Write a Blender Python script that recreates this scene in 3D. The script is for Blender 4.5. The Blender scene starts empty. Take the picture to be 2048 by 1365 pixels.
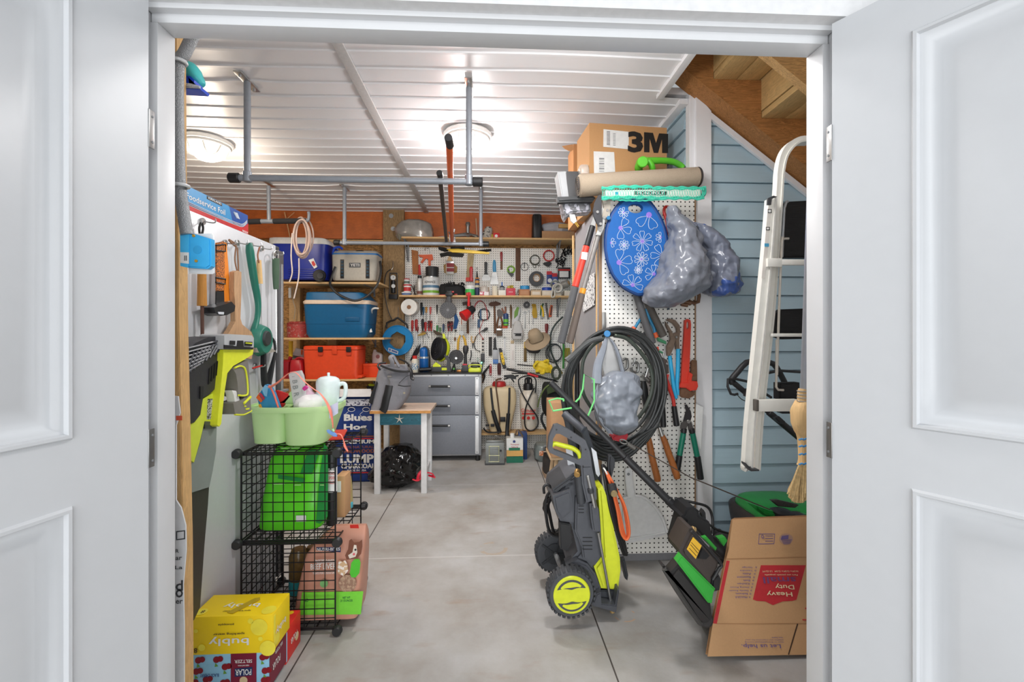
import bpy, bmesh, math, random
from mathutils import Vector as V, Matrix as MX, noise as NZ
random.seed(7)
SC = bpy.context.scene
F = 900.0; TH = math.atan2(44, 900); CZ = 1.30; HY = 667.0
cs, sn = math.cos(TH), math.sin(TH)
# ---------------- camera, world, lights, exposure ----------------
cd = bpy.data.cameras.new('camera'); cam = bpy.data.objects.new('camera', cd); SC.collection.objects.link(cam)
cam.location = (0, 0, CZ); cam.rotation_euler = (math.radians(90), 0, -TH)
cd.sensor_width = 36; cd.lens = 36*F/2048; cd.shift_y = -(682.5-HY)/2048; cd.clip_start = .02
SC.camera = cam
SC.view_settings.view_transform = 'Standard'; SC.view_settings.look = 'None'
SC.view_settings.gamma = 1; SC.view_settings.use_curve_mapping = False; SC.view_settings.exposure = 0.44
w = bpy.data.worlds.new('overcast_sky'); SC.world = w; w.use_nodes = True
w.node_tree.nodes['Background'].inputs[0].default_value = (.93, .97, 1, 1)
w.node_tree.nodes['Background'].inputs[1].default_value = .32
def area(name, loc, size, power, col, aim, sy=None, shape='RECTANGLE', spread=180):
    l = bpy.data.lights.new(name, 'AREA'); l.energy = power; l.color = col; l.shape = shape
    l.size = size; l.size_y = sy or size; l.spread = math.radians(spread)
    o = bpy.data.objects.new(name, l); SC.collection.objects.link(o); o.location = loc
    o.rotation_euler = (V(aim)-V(loc)).to_track_quat('-Z', 'Y').to_euler(); return o
area('open_sky_behind_the_doorway', (0, -3.5, 2.3), 5, 104, (.95, .98, 1), (0, 3, 1.2), 3.2)
area('added_low_fill_outside', (0, -2.4, .12), 5, 112, (.96, .98, 1), (0, 2.4, 2.6), 2.6)  # unseen fill light added outside, aimed upward to brighten the ceiling
CEIL = 2.656; BACK = 5.07
area('ceiling_lamp_light', (-1.98, 3.25, CEIL-.165), .24, 9, (1, .88, .74), (-1.6, 3.3, 0), shape='DISK', spread=165)
area('ceiling_lamp_light', (-.15, 3.05, CEIL-.165), .24, 11, (1, .98, .97), (-.15, 3.1, 0), shape='DISK', spread=165)
area('ceiling_lamp_light', (.30, 1.62, CEIL-.165), .24, 7, (1, .98, .97), (.25, 2.1, 0), shape='DISK', spread=170)  # belongs to an unseen lamp added inside the doorway to brighten the room
def bulb(loc, power, col):
    l = bpy.data.lights.new('ceiling_lamp_bulb', 'POINT'); l.energy = power; l.color = col; l.shadow_soft_size = .07
    o = bpy.data.objects.new('ceiling_lamp_bulb', l); SC.collection.objects.link(o); o.location = loc
bulb((-1.98, 3.25, CEIL-.27), 11, (1, .86, .7)); bulb((-.15, 3.05, CEIL-.29), 13, (1, .98, .97)); bulb((.30, 1.62, CEIL-.38), 11, (1, .98, .97))  # the last bulb belongs to the added, unseen doorway lamp
# ---------------- materials ----------------
def lin(c): c /= 255; return c/12.92 if c <= .04045 else ((c+.055)/1.055)**2.4
MATS = {}
def mt(r, g, b, ro=.5, me=0, bu=0, sc=40, va=.08, kind=None, al=1, tr=0, st=None):
    k = (r, g, b, ro, me, bu, sc, va, kind, al, tr, st)
    if k in MATS: return MATS[k]
    m = bpy.data.materials.new('paint'); m.use_nodes = True; nt = m.node_tree; N = nt.nodes; L = nt.links
    p = N['Principled BSDF']; c = (lin(r), lin(g), lin(b))
    p.inputs['Roughness'].default_value = ro; p.inputs['Metallic'].default_value = me
    tc = N.new('ShaderNodeTexCoord'); nz = N.new('ShaderNodeTexNoise'); nz.inputs['Scale'].default_value = sc; nz.inputs['Detail'].default_value = 4
    vec = tc.outputs['Object']
    if st:
        mp = N.new('ShaderNodeMapping'); mp.inputs['Scale'].default_value = st; L.new(vec, mp.inputs[0]); vec = mp.outputs[0]
    L.new(vec, nz.inputs['Vector'])
    mx = N.new('ShaderNodeMix'); mx.data_type = 'RGBA'
    mx.inputs[6].default_value = [min(1, x*(1-va*1.6)) for x in c]+[1]; mx.inputs[7].default_value = [min(1, x*(1+va*1.2)) for x in c]+[1]
    L.new(nz.outputs['Fac'], mx.inputs[0]); L.new(mx.outputs[2], p.inputs['Base Color'])
    if bu:
        bp = N.new('ShaderNodeBump'); bp.inputs['Strength'].default_value = bu; bp.inputs['Distance'].default_value = .004
        L.new(nz.outputs['Fac'], bp.inputs['Height']); L.new(bp.outputs[0], p.inputs['Normal'])
    if tr: p.inputs['Transmission Weight'].default_value = tr; p.inputs['IOR'].default_value = 1.2
    if al < 1: p.inputs['Alpha'].default_value = al
    if kind: kind(m, nt, N, L, p, tc, mx)
    MATS[k] = m; return m
def math_(N, L, op, a, b=None, c=None):
    n = N.new('ShaderNodeMath'); n.operation = op
    for i, x in enumerate((a, b, c)):
        if x is None: continue
        if isinstance(x, (int, float)): n.inputs[i].default_value = x
        else: L.new(x, n.inputs[i])
    return n.outputs[0]
def holes(m, nt, N, L, p, tc, mx):      # peg holes on a 1 inch grid
    g = N.new('ShaderNodeNewGeometry'); sp = N.new('ShaderNodeSeparateXYZ'); L.new(g.outputs['Position'], sp.inputs[0])
    def cell(o): return math_(N, L, 'SUBTRACT', math_(N, L, 'FRACT', math_(N, L, 'DIVIDE', o, .0254)), .5)
    a, b = cell(sp.outputs[0]), cell(sp.outputs[2])
    d = math_(N, L, 'SQRT', math_(N, L, 'ADD', math_(N, L, 'MULTIPLY', a, a), math_(N, L, 'MULTIPLY', b, b)))
    f = math_(N, L, 'LESS_THAN', d, .165)
    m2 = N.new('ShaderNodeMix'); m2.data_type = 'RGBA'; L.new(mx.outputs[2], m2.inputs[6]); m2.inputs[7].default_value = (.02, .018, .015, 1)
    L.new(f, m2.inputs[0]); L.new(m2.outputs[2], p.inputs['Base Color'])
def grain(ax='X', s=14, dark=.55):
    def k(m, nt, N, L, p, tc, mx):
        mp = N.new('ShaderNodeMapping'); sc = {'X': (.12, 1, 1), 'Y': (1, .12, 1), 'Z': (1, 1, .12)}[ax]; mp.inputs['Scale'].default_value = sc
        L.new(tc.outputs['Object'], mp.inputs[0]); n = N.new('ShaderNodeTexNoise'); n.inputs['Scale'].default_value = s*2; n.inputs['Detail'].default_value = 6; n.inputs['Distortion'].default_value = 1.2
        L.new(mp.outputs[0], n.inputs['Vector']); w = math_(N, L, 'FRACT', math_(N, L, 'MULTIPLY', n.outputs['Fac'], 9))
        r = N.new('ShaderNodeMapRange'); L.new(w, r.inputs[0]); r.inputs[3].default_value = 1; r.inputs[4].default_value = dark
        m2 = N.new('ShaderNodeMix'); m2.data_type = 'RGBA'; m2.blend_type = 'MULTIPLY'; m2.inputs[0].default_value = 1
        L.new(mx.outputs[2], m2.inputs[6]); L.new(r.outputs[0], m2.inputs[7]); L.new(m2.outputs[2], p.inputs['Base Color'])
    return k
gX, gY, gZ = grain('X'), grain('Y'), grain('Z'); gXl, gZl = grain('X', 14, .8), grain('Z', 14, .8); gYl = grain('Y', 14, .75)
def osb(m, nt, N, L, p, tc, mx):
    v = N.new('ShaderNodeTexVoronoi'); v.inputs['Scale'].default_value = 45; mp = N.new('ShaderNodeMapping'); mp.inputs['Scale'].default_value = (1, 1, 2.2)
    L.new(tc.outputs['Object'], mp.inputs[0]); L.new(mp.outputs[0], v.inputs['Vector'])
    hs = N.new('ShaderNodeSeparateColor'); L.new(v.outputs['Color'], hs.inputs[0])
    r = N.new('ShaderNodeMapRange'); L.new(hs.outputs[0], r.inputs[0]); r.inputs[3].default_value = .45; r.inputs[4].default_value = 1.15
    m2 = N.new('ShaderNodeMix'); m2.data_type = 'RGBA'; m2.blend_type = 'MULTIPLY'; m2.inputs[0].default_value = 1
    L.new(mx.outputs[2], m2.inputs[6]); L.new(r.outputs[0], m2.inputs[7]); L.new(m2.outputs[2], p.inputs['Base Color'])
def weave(sx=400, sz=400):
    def k(m, nt, N, L, p, tc, mx):
        w = N.new('ShaderNodeTexChecker'); w.inputs['Scale'].default_value = sx; L.new(tc.outputs['Object'], w.inputs['Vector'])
        b = N.new('ShaderNodeBump'); b.inputs['Strength'].default_value = .3; b.inputs['Distance'].default_value = .001; L.new(w.outputs['Fac'], b.inputs['Height']); L.new(b.outputs[0], p.inputs['Normal'])
    return k
def speck(c2, th=.62, s=60):
    def k(m, nt, N, L, p, tc, mx):
        n = N.new('ShaderNodeTexNoise'); n.inputs['Scale'].default_value = s; n.inputs['Detail'].default_value = 3; L.new(tc.outputs['Object'], n.inputs['Vector'])
        f = math_(N, L, 'GREATER_THAN', n.outputs['Fac'], th)
        m2 = N.new('ShaderNodeMix'); m2.data_type = 'RGBA'; L.new(mx.outputs[2], m2.inputs[6]); m2.inputs[7].default_value = [lin(x) for x in c2]+[1]
        L.new(f, m2.inputs[0]); L.new(m2.outputs[2], p.inputs['Base Color'])
    return k
def glow(s, c=(1, 1, 1)):
    def k(m, nt, N, L, p, tc, mx):
        p.inputs['Emission Color'].default_value = (*c, 1); p.inputs['Emission Strength'].default_value = s
    return k
BLK = mt(28, 28, 30, .45); DG = mt(62, 63, 66, .5); GR = mt(128, 130, 133, .5); WH = mt(235, 235, 232, .45); STEEL = mt(190, 190, 188, .28, .9)
GALV = mt(176, 180, 184, .4, .6, .1, 30); RED = mt(200, 38, 30, .4); BLU = mt(24, 96, 190, .4); YEL = mt(238, 196, 30, .45); ORG = mt(232, 100, 30, .45)
LIME = mt(214, 226, 40, .4); GRN = mt(50, 150, 60, .45); CARD = mt(196, 152, 108, .85, 0, .1, 120, .05); PINE = mt(226, 184, 128, .6, kind=gXl); BRW = mt(120, 78, 48, .6, kind=gZl)
WIRE = mt(30, 30, 32, .35, .3); VINYL = mt(228, 228, 230, .35, 0, 0, 8, .02); RUB = mt(40, 40, 42, .7); TIN = mt(150, 150, 148, .35, .7, .1, 60); RUST = mt(120, 88, 66, .6, .4, .3, 60, .3)
CLR = mt(235, 240, 245, .08, 0, .3, 12, .02, None, .28); TAN = mt(200, 176, 140, .8, 0, .2)
# ---------------- pixel to place ----------------
K = (0, 0, 1.0)
def crop(x, y, s):
    global K; K = (x, y, s)
def ray(u, v):
    u = K[0]+u/K[2]; v = K[1]+v/K[2]; a = (u-1024)/F; return V((sn+cs*a, cs-sn*a, (HY-v)/F))
def P(u, v, Y): d = ray(u, v); return V((0, 0, CZ))+d*(Y/d.y)
def PX(u, v, X): d = ray(u, v); return V((0, 0, CZ))+d*(X/d.x)
def PZ(u, v, Z): d = ray(u, v); return V((0, 0, CZ))+d*((Z-CZ)/d.z)
def mm(px, Y): return px/K[2]*Y/F
# ---------------- mesh building ----------------
def catmull(pts, n=5, closed=False):
    pts = [V(p) for p in pts]
    if len(pts) < 3: return pts
    out = []; m = len(pts); rng = range(m if closed else m-1)
    for i in rng:
        p0 = pts[(i-1) % m] if closed or i > 0 else pts[0]; p1 = pts[i]; p2 = pts[(i+1) % m]; p3 = pts[(i+2) % m] if closed or i+2 < m else pts[-1]
        for j in range(n):
            t = j/n; out.append(.5*((2*p1)+(-p0+p2)*t+(2*p0-5*p1+4*p2-p3)*t*t+(-p0+3*p1-3*p2+p3)*t**3))
    if not closed: out.append(pts[-1])
    return out
class S:
    def __init__(s): s.bm = bmesh.new(); s.sm = True
    def rings(s, R, closed=True, c0=True, c1=True, wrap=False):
        vs = [[s.bm.verts.new(p) for p in r] for r in R]; n = len(vs[0]); fs = []
        for i in range(len(vs) if wrap else len(vs)-1):
            a, b = vs[i], vs[(i+1) % len(vs)]
            for j in range(n if closed else n-1):
                k = (j+1) % n
                try: fs.append(s.bm.faces.new((a[j], a[k], b[k], b[j])))
                except ValueError: pass
        if not wrap and closed:
            if c0: fs.append(s.bm.faces.new(vs[0][::-1]))
            if c1: fs.append(s.bm.faces.new(vs[-1]))
        return s
    def tube(s, pts, r=.004, seg=8, closed=False, sm=5, flat=None):
        rr = r if isinstance(r, (list, tuple)) else None
        ps = catmull(pts, sm, closed) if sm and len(pts) > 2 else [V(p) for p in pts]
        R = []; n = len(ps); up = None
        for i, p in enumerate(ps):
            t = (ps[(i+1) % n] if closed or i < n-1 else p)-(ps[i-1] if closed or i > 0 else p)
            if t.length < 1e-9: t = V((0, 0, 1))
            t.normalize()
            if up is None: up = V((0, 0, 1)) if abs(t.z) < .9 else V((0, 1, 0))
            a = t.cross(up)
            if a.length < 1e-6: a = t.cross(V((1, 0, .1)))
            a.normalize(); b = a.cross(t).normalized(); up = b
            q = rr[min(len(rr)-1, int(round(i/(n-1)*(len(rr)-1))))] if rr and not sm else None
            if rr and sm:
                f = i/(n-1)*(len(rr)-1); j = min(int(f), len(rr)-2); q = rr[j]+(rr[j+1]-rr[j])*(f-j)
            q = q if q is not None else r
            fb = flat if flat is not None else 1
            R.append([p+a*math.cos(2*math.pi*k/seg)*q+b*math.sin(2*math.pi*k/seg)*q*fb for k in range(seg)])
        return s.rings(R, wrap=closed)
    def box(s, c, sz, rz=0, rx=0, ry=0, bev=.002):
        m = MX.Translation(c) @ MX.Rotation(rz, 4, 'Z') @ MX.Rotation(ry, 4, 'Y') @ MX.Rotation(rx, 4, 'X') @ MX.Diagonal((*sz, 1))
        g = bmesh.ops.create_cube(s.bm, size=1, matrix=m)
        if bev:
            bev = min(bev, min(sz)*.4); es = list({e for v in g['verts'] for e in v.link_edges}); bmesh.ops.bevel(s.bm, geom=es, offset=bev, segments=2, affect='EDGES', profile=.6)
        return s
    def bx(s, u0, v0, u1, v1, Y, d, bev=.002, u=None):     # front rectangle at Y, depth d behind it
        a = P(u0, v0, Y); b = P(u1, v1, Y)
        return s.box(((a.x+b.x)/2, Y+d/2, (a.z+b.z)/2), (abs(b.x-a.x), d, abs(a.z-b.z)), bev=bev)
    def prism(s, pts, vec, bev=0):
        vs = [s.bm.verts.new(p) for p in pts]; f = s.bm.faces.new(vs); r = bmesh.ops.extrude_face_region(s.bm, geom=[f])
        nv = [x for x in r['geom'] if isinstance(x, bmesh.types.BMVert)]; bmesh.ops.translate(s.bm, verts=nv, vec=vec)
        if bev:
            top = [x for x in r['geom'] if isinstance(x, bmesh.types.BMFace)]
            es = list({e for f2 in top for e in f2.edges}); bmesh.ops.bevel(s.bm, geom=es, offset=bev, segments=2, affect='EDGES')
        return s
    def poly(s, pts, Y, th, bev=0, sm=0):                     # outline at Y, thickness th toward the viewer
        ps = [P(u, v, Y-th)+V((0, th, 0)) for u, v in pts]
        if sm: ps = catmull(ps, sm, True)
        return s.prism(ps, (0, -th, 0), bev)
    def polyX(s, pts, X, th, bev=0, sm=0):
        ps = [PX(u, v, X) for u, v in pts]
        if sm: ps = catmull(ps, sm, True)
        return s.prism(ps, (th, 0, 0), bev)
    def hole(s, out, inn, Y, th):                              # plate with one hole, equal point counts
        t = V((0, -th, 0)); a = [P(u, v, Y-th)-t for u, v in out]; b = [P(u, v, Y-th)-t for u, v in inn]
        return s.rings([a, [p+t for p in a], [p+t for p in b], b], wrap=True)
    def lathe(s, prof, o, ax=(0, 0, 1), seg=20, cap=True):    # prof: (height, radius)
        q = V((0, 0, 1)).rotation_difference(V(ax).normalized()); o = V(o)
        R = [[o+q @ V((math.cos(2*math.pi*k/seg)*max(r, .0003), math.sin(2*math.pi*k/seg)*max(r, .0003), h)) for k in range(seg)] for h, r in prof]
        return s.rings(R, c0=cap, c1=cap)
    def cyl(s, a, b, r, r2=None, seg=16):
        a, b = V(a), V(b); L = (b-a).length; r2 = r if r2 is None else r2; e = min(r*.15, L*.1)
        return s.lathe([(0, r-e), (e, r), (L-e, r2), (L, r2-e if r2 > e else r2)], a, b-a, seg)
    def lat(s, u, rows, Y, seg=20):                            # upright turned thing: rows (v, half width in px)
        c = P(u, rows[0][0], Y); pr = []
        for v, h in rows: pr.append((P(u, v, Y).z, mm(h, Y)))
        return s.lathe(pr, (c.x, Y, 0), seg=seg)
    def disc(s, u, v, r, Y, th, seg=28, r2=None):
        c = P(u, v, Y); R = mm(r, Y); return s.cyl(c, c-V((0, th, 0)), R, mm(r2, Y) if r2 else R, seg)
    def ell(s, c, rad, seg=18, ri=12, wr=0, wf=8, rot=None):
        R = []; c = V(c)
        for i in range(ri+1):
            a = math.pi*i/ri; ring = []
            for k in range(seg):
                b = 2*math.pi*k/seg; p = V((math.sin(a)*math.cos(b)*rad[0], math.sin(a)*math.sin(b)*rad[1], -math.cos(a)*rad[2]))
                if i in (0, ri): p += V((math.cos(b)*1e-4, math.sin(b)*1e-4, 0))
                if wr: p += p.normalized()*wr*NZ.noise((c+p)*wf)
                if rot: p = rot @ p
                ring.append(c+p)
            R.append(ring)
        return s.rings(R)
    def torus(s, c, R, r, ax=(0, 1, 0), seg=28, sg=8, sq=1):
        q = V((0, 0, 1)).rotation_difference(V(ax).normalized()); c = V(c)
        return s.tube([c+q @ V((math.cos(2*math.pi*k/seg)*R, math.sin(2*math.pi*k/seg)*R*sq, 0)) for k in range(seg)], r, sg, True, 0)
    def loft(s, rows, Y, n=2.0, seg=28, wr=0, wf=12, sub=1, sy=None, fold=0):   # rows (v, uL, uR, depth): front at Y, super-ellipse sections
        pts = [V((*r[:3],)) for r in rows]; ds = [r[3] for r in rows]
        if sub > 1:
            q = catmull([V((v, a, b)) for v, a, b, _ in rows], sub); dd = []
            for i in range(len(q)):
                f = i/sub; j = min(int(f), len(ds)-2); dd.append(ds[j]+(ds[j+1]-ds[j])*(f-j))
            pts, ds = q, dd
        R = []; dm = max(ds)
        for (v, a, b), d in zip(pts, ds):
            yc = Y+dm/2 if sy is None else Y+dm-d/2; A = P(a, v, yc); B = P(b, v, yc); c = (A+B)/2; rx = (B.x-A.x)/2; ring = []
            for k in range(seg):
                t = 2*math.pi*k/seg; ct, st = math.cos(t), math.sin(t)
                p = V((c.x+math.copysign(abs(ct)**(2/n), ct)*rx, c.y+math.copysign(abs(st)**(2/n), st)*d/2, c.z))
                if wr:
                    dr = (p-c); dr = dr.normalized() if dr.length > 1e-6 else V((0, 0, 0)); w = NZ.noise(V((p.x*wf, p.y*wf, p.z*wf)))+.5*NZ.noise(V((p.x*wf*2.7, p.y*wf*2.7, p.z*wf*2.7))); p = p+dr*w*wr
                    if fold:
                        e = 1-abs(NZ.noise(V((p.x*34, p.y*34, p.z*11+5))))*3; e2 = 1-abs(NZ.noise(V((p.x*16+9, p.y*16, p.z*22))))*3; p = p+dr*fold*(max(e, 0)+.8*max(e2, 0)-.4)
                ring.append(p)
            R.append(ring)
        return s.rings(R)
ALL = []
SPLIT = {'bristles', 'foot', 'buckle', 'green_mount', 'white_panel', 'packaging_stripe', 'valve', 'end_logo', 'hose_tail', 'pad', 'jaw', 'frame_post', 'grip', 'lance', 'end_trim', 'foam_sleeve', 'packets', 'blue_part', 'handle_film', 'drill'}
def obj(name, s, mat, parent=None, label=None, flat=False, kind=None):
    if parent and name in SPLIT:
        left = set(s.bm.verts); comps = []
        while left and len(comps) < 8:
            st = [left.pop()]; c = set(st)
            while st:
                for e in st.pop().link_edges:
                    for v in e.verts:
                        if v in left: left.discard(v); c.add(v); st.append(v)
            comps.append(c)
        if 1 < len(comps) < 8:
            idx = [{v.index for v in c} for c in (s.bm.verts.index_update() or comps)]
            for k in range(1, len(comps)):
                q = S(); q.bm.free(); q.bm = s.bm.copy(); q.bm.verts.ensure_lookup_table()
                bmesh.ops.delete(q.bm, geom=[v for v in q.bm.verts if v.index not in idx[k]], context='VERTS'); n_ = name; SPLIT.discard(n_); obj(n_, q, mat, parent, label, flat, kind); SPLIT.add(n_)
            bmesh.ops.delete(s.bm, geom=[v for v in s.bm.verts if v.index not in idx[0]], context='VERTS')
    me = bpy.data.meshes.new(name); bmesh.ops.recalc_face_normals(s.bm, faces=s.bm.faces); s.bm.to_mesh(me); s.bm.free()
    o = bpy.data.objects.new(name, me); SC.collection.objects.link(o)
    mats = mat if isinstance(mat, list) else [mat]
    for m in mats: me.materials.append(m)
    if not flat:
        for p in me.polygons: p.use_smooth = True
        try: me.set_sharp_from_angle(angle=math.radians(38))
        except Exception: pass
    if parent: o.parent = parent
    if label: o['label'] = label
    if kind: o['kind'] = kind
    ALL.append(o); return o
def T(name, label, cat, group=None, rest=None):
    o = bpy.data.objects.new(name, None); SC.collection.objects.link(o); o.empty_display_size = .05
    o['label'] = label; o['category'] = cat
    if group: o['group'] = group
    if rest is not None: o['_rest'] = rest
    return o
def one(name, s, mat, label, cat, group=None, rest=None, kind=None):
    o = obj(name, s, mat, kind=kind); o['label'] = label; o['category'] = cat
    if group: o['group'] = group
    if rest is not None: o['_rest'] = rest
    return o
def struct(name, s, mat, parent=None, flat=False):
    o = obj(name, s, mat, parent, flat=flat)
    if not parent: o['kind'] = 'structure'
    return o
def fontmesh(t, off=.012):
    c = bpy.data.curves.new('t', 'FONT'); c.body = t; c.size = 1; c.resolution_u = 2; c.offset = off
    o = bpy.data.objects.new('t', c); SC.collection.objects.link(o); dg = bpy.context.evaluated_depsgraph_get()
    me = bpy.data.meshes.new_from_object(o.evaluated_get(dg)); bpy.data.objects.remove(o); bpy.data.curves.remove(c); return me
def txtM(parent, t, o, r, u, h, mat, w=None, name='lettering', bold=0):   # centre o, right r, up u, height h and width w in metres
    me = fontmesh(t, .012+bold); xs = [v.co.x for v in me.vertices]; ys = [v.co.y for v in me.vertices]
    if not xs: return
    x0, x1, y0, y1 = min(xs), max(xs), min(ys), max(ys); k = h/(y1-y0); kx = w/(x1-x0) if w else k
    r = V(r).normalized(); u = V(u).normalized(); n = r.cross(u); o = V(o)
    for v in me.vertices: v.co = o+r*(v.co.x-(x0+x1)/2)*kx+u*(v.co.y-(y0+y1)/2)*k+n*.0012
    me.name = name; ob = bpy.data.objects.new(name, me); SC.collection.objects.link(ob); me.materials.clear(); me.materials.append(mat); ob.parent = parent; ALL.append(ob); return ob
def txt(parent, t, u, v, h, Y, mat, w=None, rot=0, name='lettering', bold=0):
    a = math.radians(rot); c, s_ = math.cos(a), math.sin(a)
    return txtM(parent, t, P(u, v, Y), (c, 0, s_), (-s_, 0, c), mm(h, Y), mat, mm(w, Y) if w else None, name, bold)
def bez(cx, cy, rx, ry, n=24, a0=0, a1=360):
    return [(cx+rx*math.cos(math.radians(a0+(a1-a0)*k/n)), cy+ry*math.sin(math.radians(a0+(a1-a0)*k/n))) for k in range(n if a1-a0 == 360 else n+1)]
def finish():
    bpy.context.view_layer.update()
    roots = [o for o in SC.objects if o.parent is None and o.type in ('EMPTY', 'MESH')]
    kids = {}
    for o in ALL:
        if o.parent: kids.setdefault(o.parent.name, []).append(o)
    def tree(o):
        out = [o]
        for c in kids.get(o.name, []): out += tree(c)
        return out
    for r in roots:
        ms = [o for o in tree(r) if o.type == 'MESH']
        if not ms: continue
        co = [v.co for o in ms for v in o.data.vertices]
        x0 = min(c.x for c in co); x1 = max(c.x for c in co); y0 = min(c.y for c in co); y1 = max(c.y for c in co); z0 = min(c.z for c in co)
        L = V(((x0+x1)/2, (y0+y1)/2, z0)); 
        for o in ms: o.data.transform(MX.Translation(-L))
        if '_rest' in r.keys(): L.z = r['_rest']; del r['_rest']
        r.location = L
    for o in ALL:
        if 'label' in o.keys() and o.parent and 'category' in o.keys(): del o['category']
# ---------------- the shell ----------------
def slab(name, x0, x1, y0, y1, z0, z1, mat): return struct(name, S().box(((x0+x1)/2, (y0+y1)/2, (z0+z1)/2), (x1-x0, y1-y0, z1-z0), bev=0), mat)
XL, XR, YF = -3.7, 2.3, 1.2
def concrete(m, nt, N, L, p, tc, mx):
    g = N.new('ShaderNodeNewGeometry'); sp = N.new('ShaderNodeSeparateXYZ'); L.new(g.outputs['Position'], sp.inputs[0])
    n = N.new('ShaderNodeTexNoise'); n.inputs['Scale'].default_value = 2.6; n.inputs['Detail'].default_value = 8; n.inputs['Roughness'].default_value = .62; L.new(g.outputs['Position'], n.inputs['Vector'])
    r = N.new('ShaderNodeValToRGB'); L.new(n.outputs['Fac'], r.inputs[0]); e = r.color_ramp.elements
    e[0].position = .32; e[0].color = (lin(152), lin(146), lin(139), 1); e[1].position = .68; e[1].color = (lin(180), lin(179), lin(178), 1)
    n2 = N.new('ShaderNodeTexNoise'); n2.inputs['Scale'].default_value = 9; n2.inputs['Detail'].default_value = 5; mp = N.new('ShaderNodeMapping'); mp.inputs['Scale'].default_value = (.5, 1.6, 1); L.new(g.outputs['Position'], mp.inputs[0]); L.new(mp.outputs[0], n2.inputs['Vector'])
    st = N.new('ShaderNodeMapRange'); L.new(n2.outputs['Fac'], st.inputs[0]); st.inputs[1].default_value = .6; st.inputs[2].default_value = .78
    m2 = N.new('ShaderNodeMix'); m2.data_type = 'RGBA'; L.new(math_(N, L, 'MULTIPLY', st.outputs[0], .5), m2.inputs[0]); L.new(r.outputs[0], m2.inputs[6]); m2.inputs[7].default_value = (lin(150), lin(126), lin(104), 1)
    cur = m2.outputs[2]
    def line(o, at, wd, col, cur):
        f = math_(N, L, 'LESS_THAN', math_(N, L, 'ABSOLUTE', math_(N, L, 'SUBTRACT', o, at)), wd)
        x = N.new('ShaderNodeMix'); x.data_type = 'RGBA'; L.new(f, x.inputs[0]); L.new(cur, x.inputs[6]); x.inputs[7].default_value = (*col, 1); return x.outputs[2]
    for at in (2.63, 3.87): cur = line(sp.outputs[1], at, .0035, (.55, .54, .52), cur)
    for at in (-.765, .478): cur = line(sp.outputs[0], at, .0032, (.06, .05, .045), cur)
    # rust rings and a white scuff left on the slab
    for cx, cy, rr, wd, col in ((.02, 2.72, .075, .012, (.42, .32, .22)), (.62, 3.45, .03, .006, (.5, .35, .2)), (.7, 3.5, .022, .005, (.5, .38, .25)), (.62, 2.05, .05, .004, (.6, .35, .18))):
        a = math_(N, L, 'SUBTRACT', sp.outputs[0], cx); b = math_(N, L, 'SUBTRACT', sp.outputs[1], cy)
        d = math_(N, L, 'SQRT', math_(N, L, 'ADD', math_(N, L, 'MULTIPLY', a, a), math_(N, L, 'MULTIPLY', b, b)))
        f = math_(N, L, 'LESS_THAN', math_(N, L, 'ABSOLUTE', math_(N, L, 'SUBTRACT', d, rr)), wd); f = math_(N, L, 'MULTIPLY', f, math_(N, L, 'GREATER_THAN', n2.outputs['Fac'], .52)); f = math_(N, L, 'MULTIPLY', f, .6)
        x = N.new('ShaderNodeMix'); x.data_type = 'RGBA'; L.new(f, x.inputs[0]); L.new(cur, x.inputs[6]); x.inputs[7].default_value = (*col, 1); cur = x.outputs[2]
    L.new(cur, p.inputs['Base Color'])
slab('floor', -5, 5, -5, 5.3, -.1, 0, mt(190, 186, 180, .6, 0, .15, 60, .04, concrete))
OSB = mt(200, 150, 90, .75, 0, .2, 30, .1, osb); WALLW = mt(225, 225, 226, .6)
slab('wall_left', XL-.1, XL, YF, 5.3, 0, 3, WALLW)
struct('wall_back', S().box((-.5, 5.2, 1.4), (7, .1, 2.9), bev=0).box((1.5, 5.15, 1), (3, .1, 2.1), bev=0), OSB)
slab('wall_right', XR, XR+.1, YF-.05, 2.6, 0, 3.4, WALLW)
# front wall round the double doorway
jl, jr = P(350, 667, 1.2).x, P(1613, 667, 1.2).x
slab('wall_front_left', -5, jl-.06, 1.085, 1.2, 0, 3.4, WALLW); slab('wall_front_right', jr+.06, 5, 1.085, 1.2, 0, 3.4, WALLW)
slab('wall_front_top', jl-.06, jr+.06, 1.085, 1.2, 2.0945, 3.4, WALLW)
slab('ceiling_exterior', -5, 5, .2, 1.2, 3.4, 3.45, WALLW)
TRIM = mt(232, 232, 234, .4, 0, .04, 20, .02)
JT = mt(212, 213, 215, .4, 0, .04, 20, .02)
struct('trim_1', S().box(((jl+jr)/2, 1.17, 2.09), (jr-jl+.03, .06, .06), bev=.002).box(((jl+jr)/2, 1.155, 2.11), (jr-jl+.03, .072, .056), bev=.002), JT)
j2 = P(316, 667, 1.139).x
struct('trim_2', S().box((jl-.01, 1.17, 1.03), (.02, .062, 2.06), bev=.002).box((jl-.03, 1.15, 1.04), (.024, .1, 2.09), bev=.002), JT)
struct('trim_3', S().box((jr+.01, 1.17, 1.03), (.02, .062, 2.06), bev=.002).box((jr+.03, 1.15, 1.04), (.024, .1, 2.09), bev=.002), JT)
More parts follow.
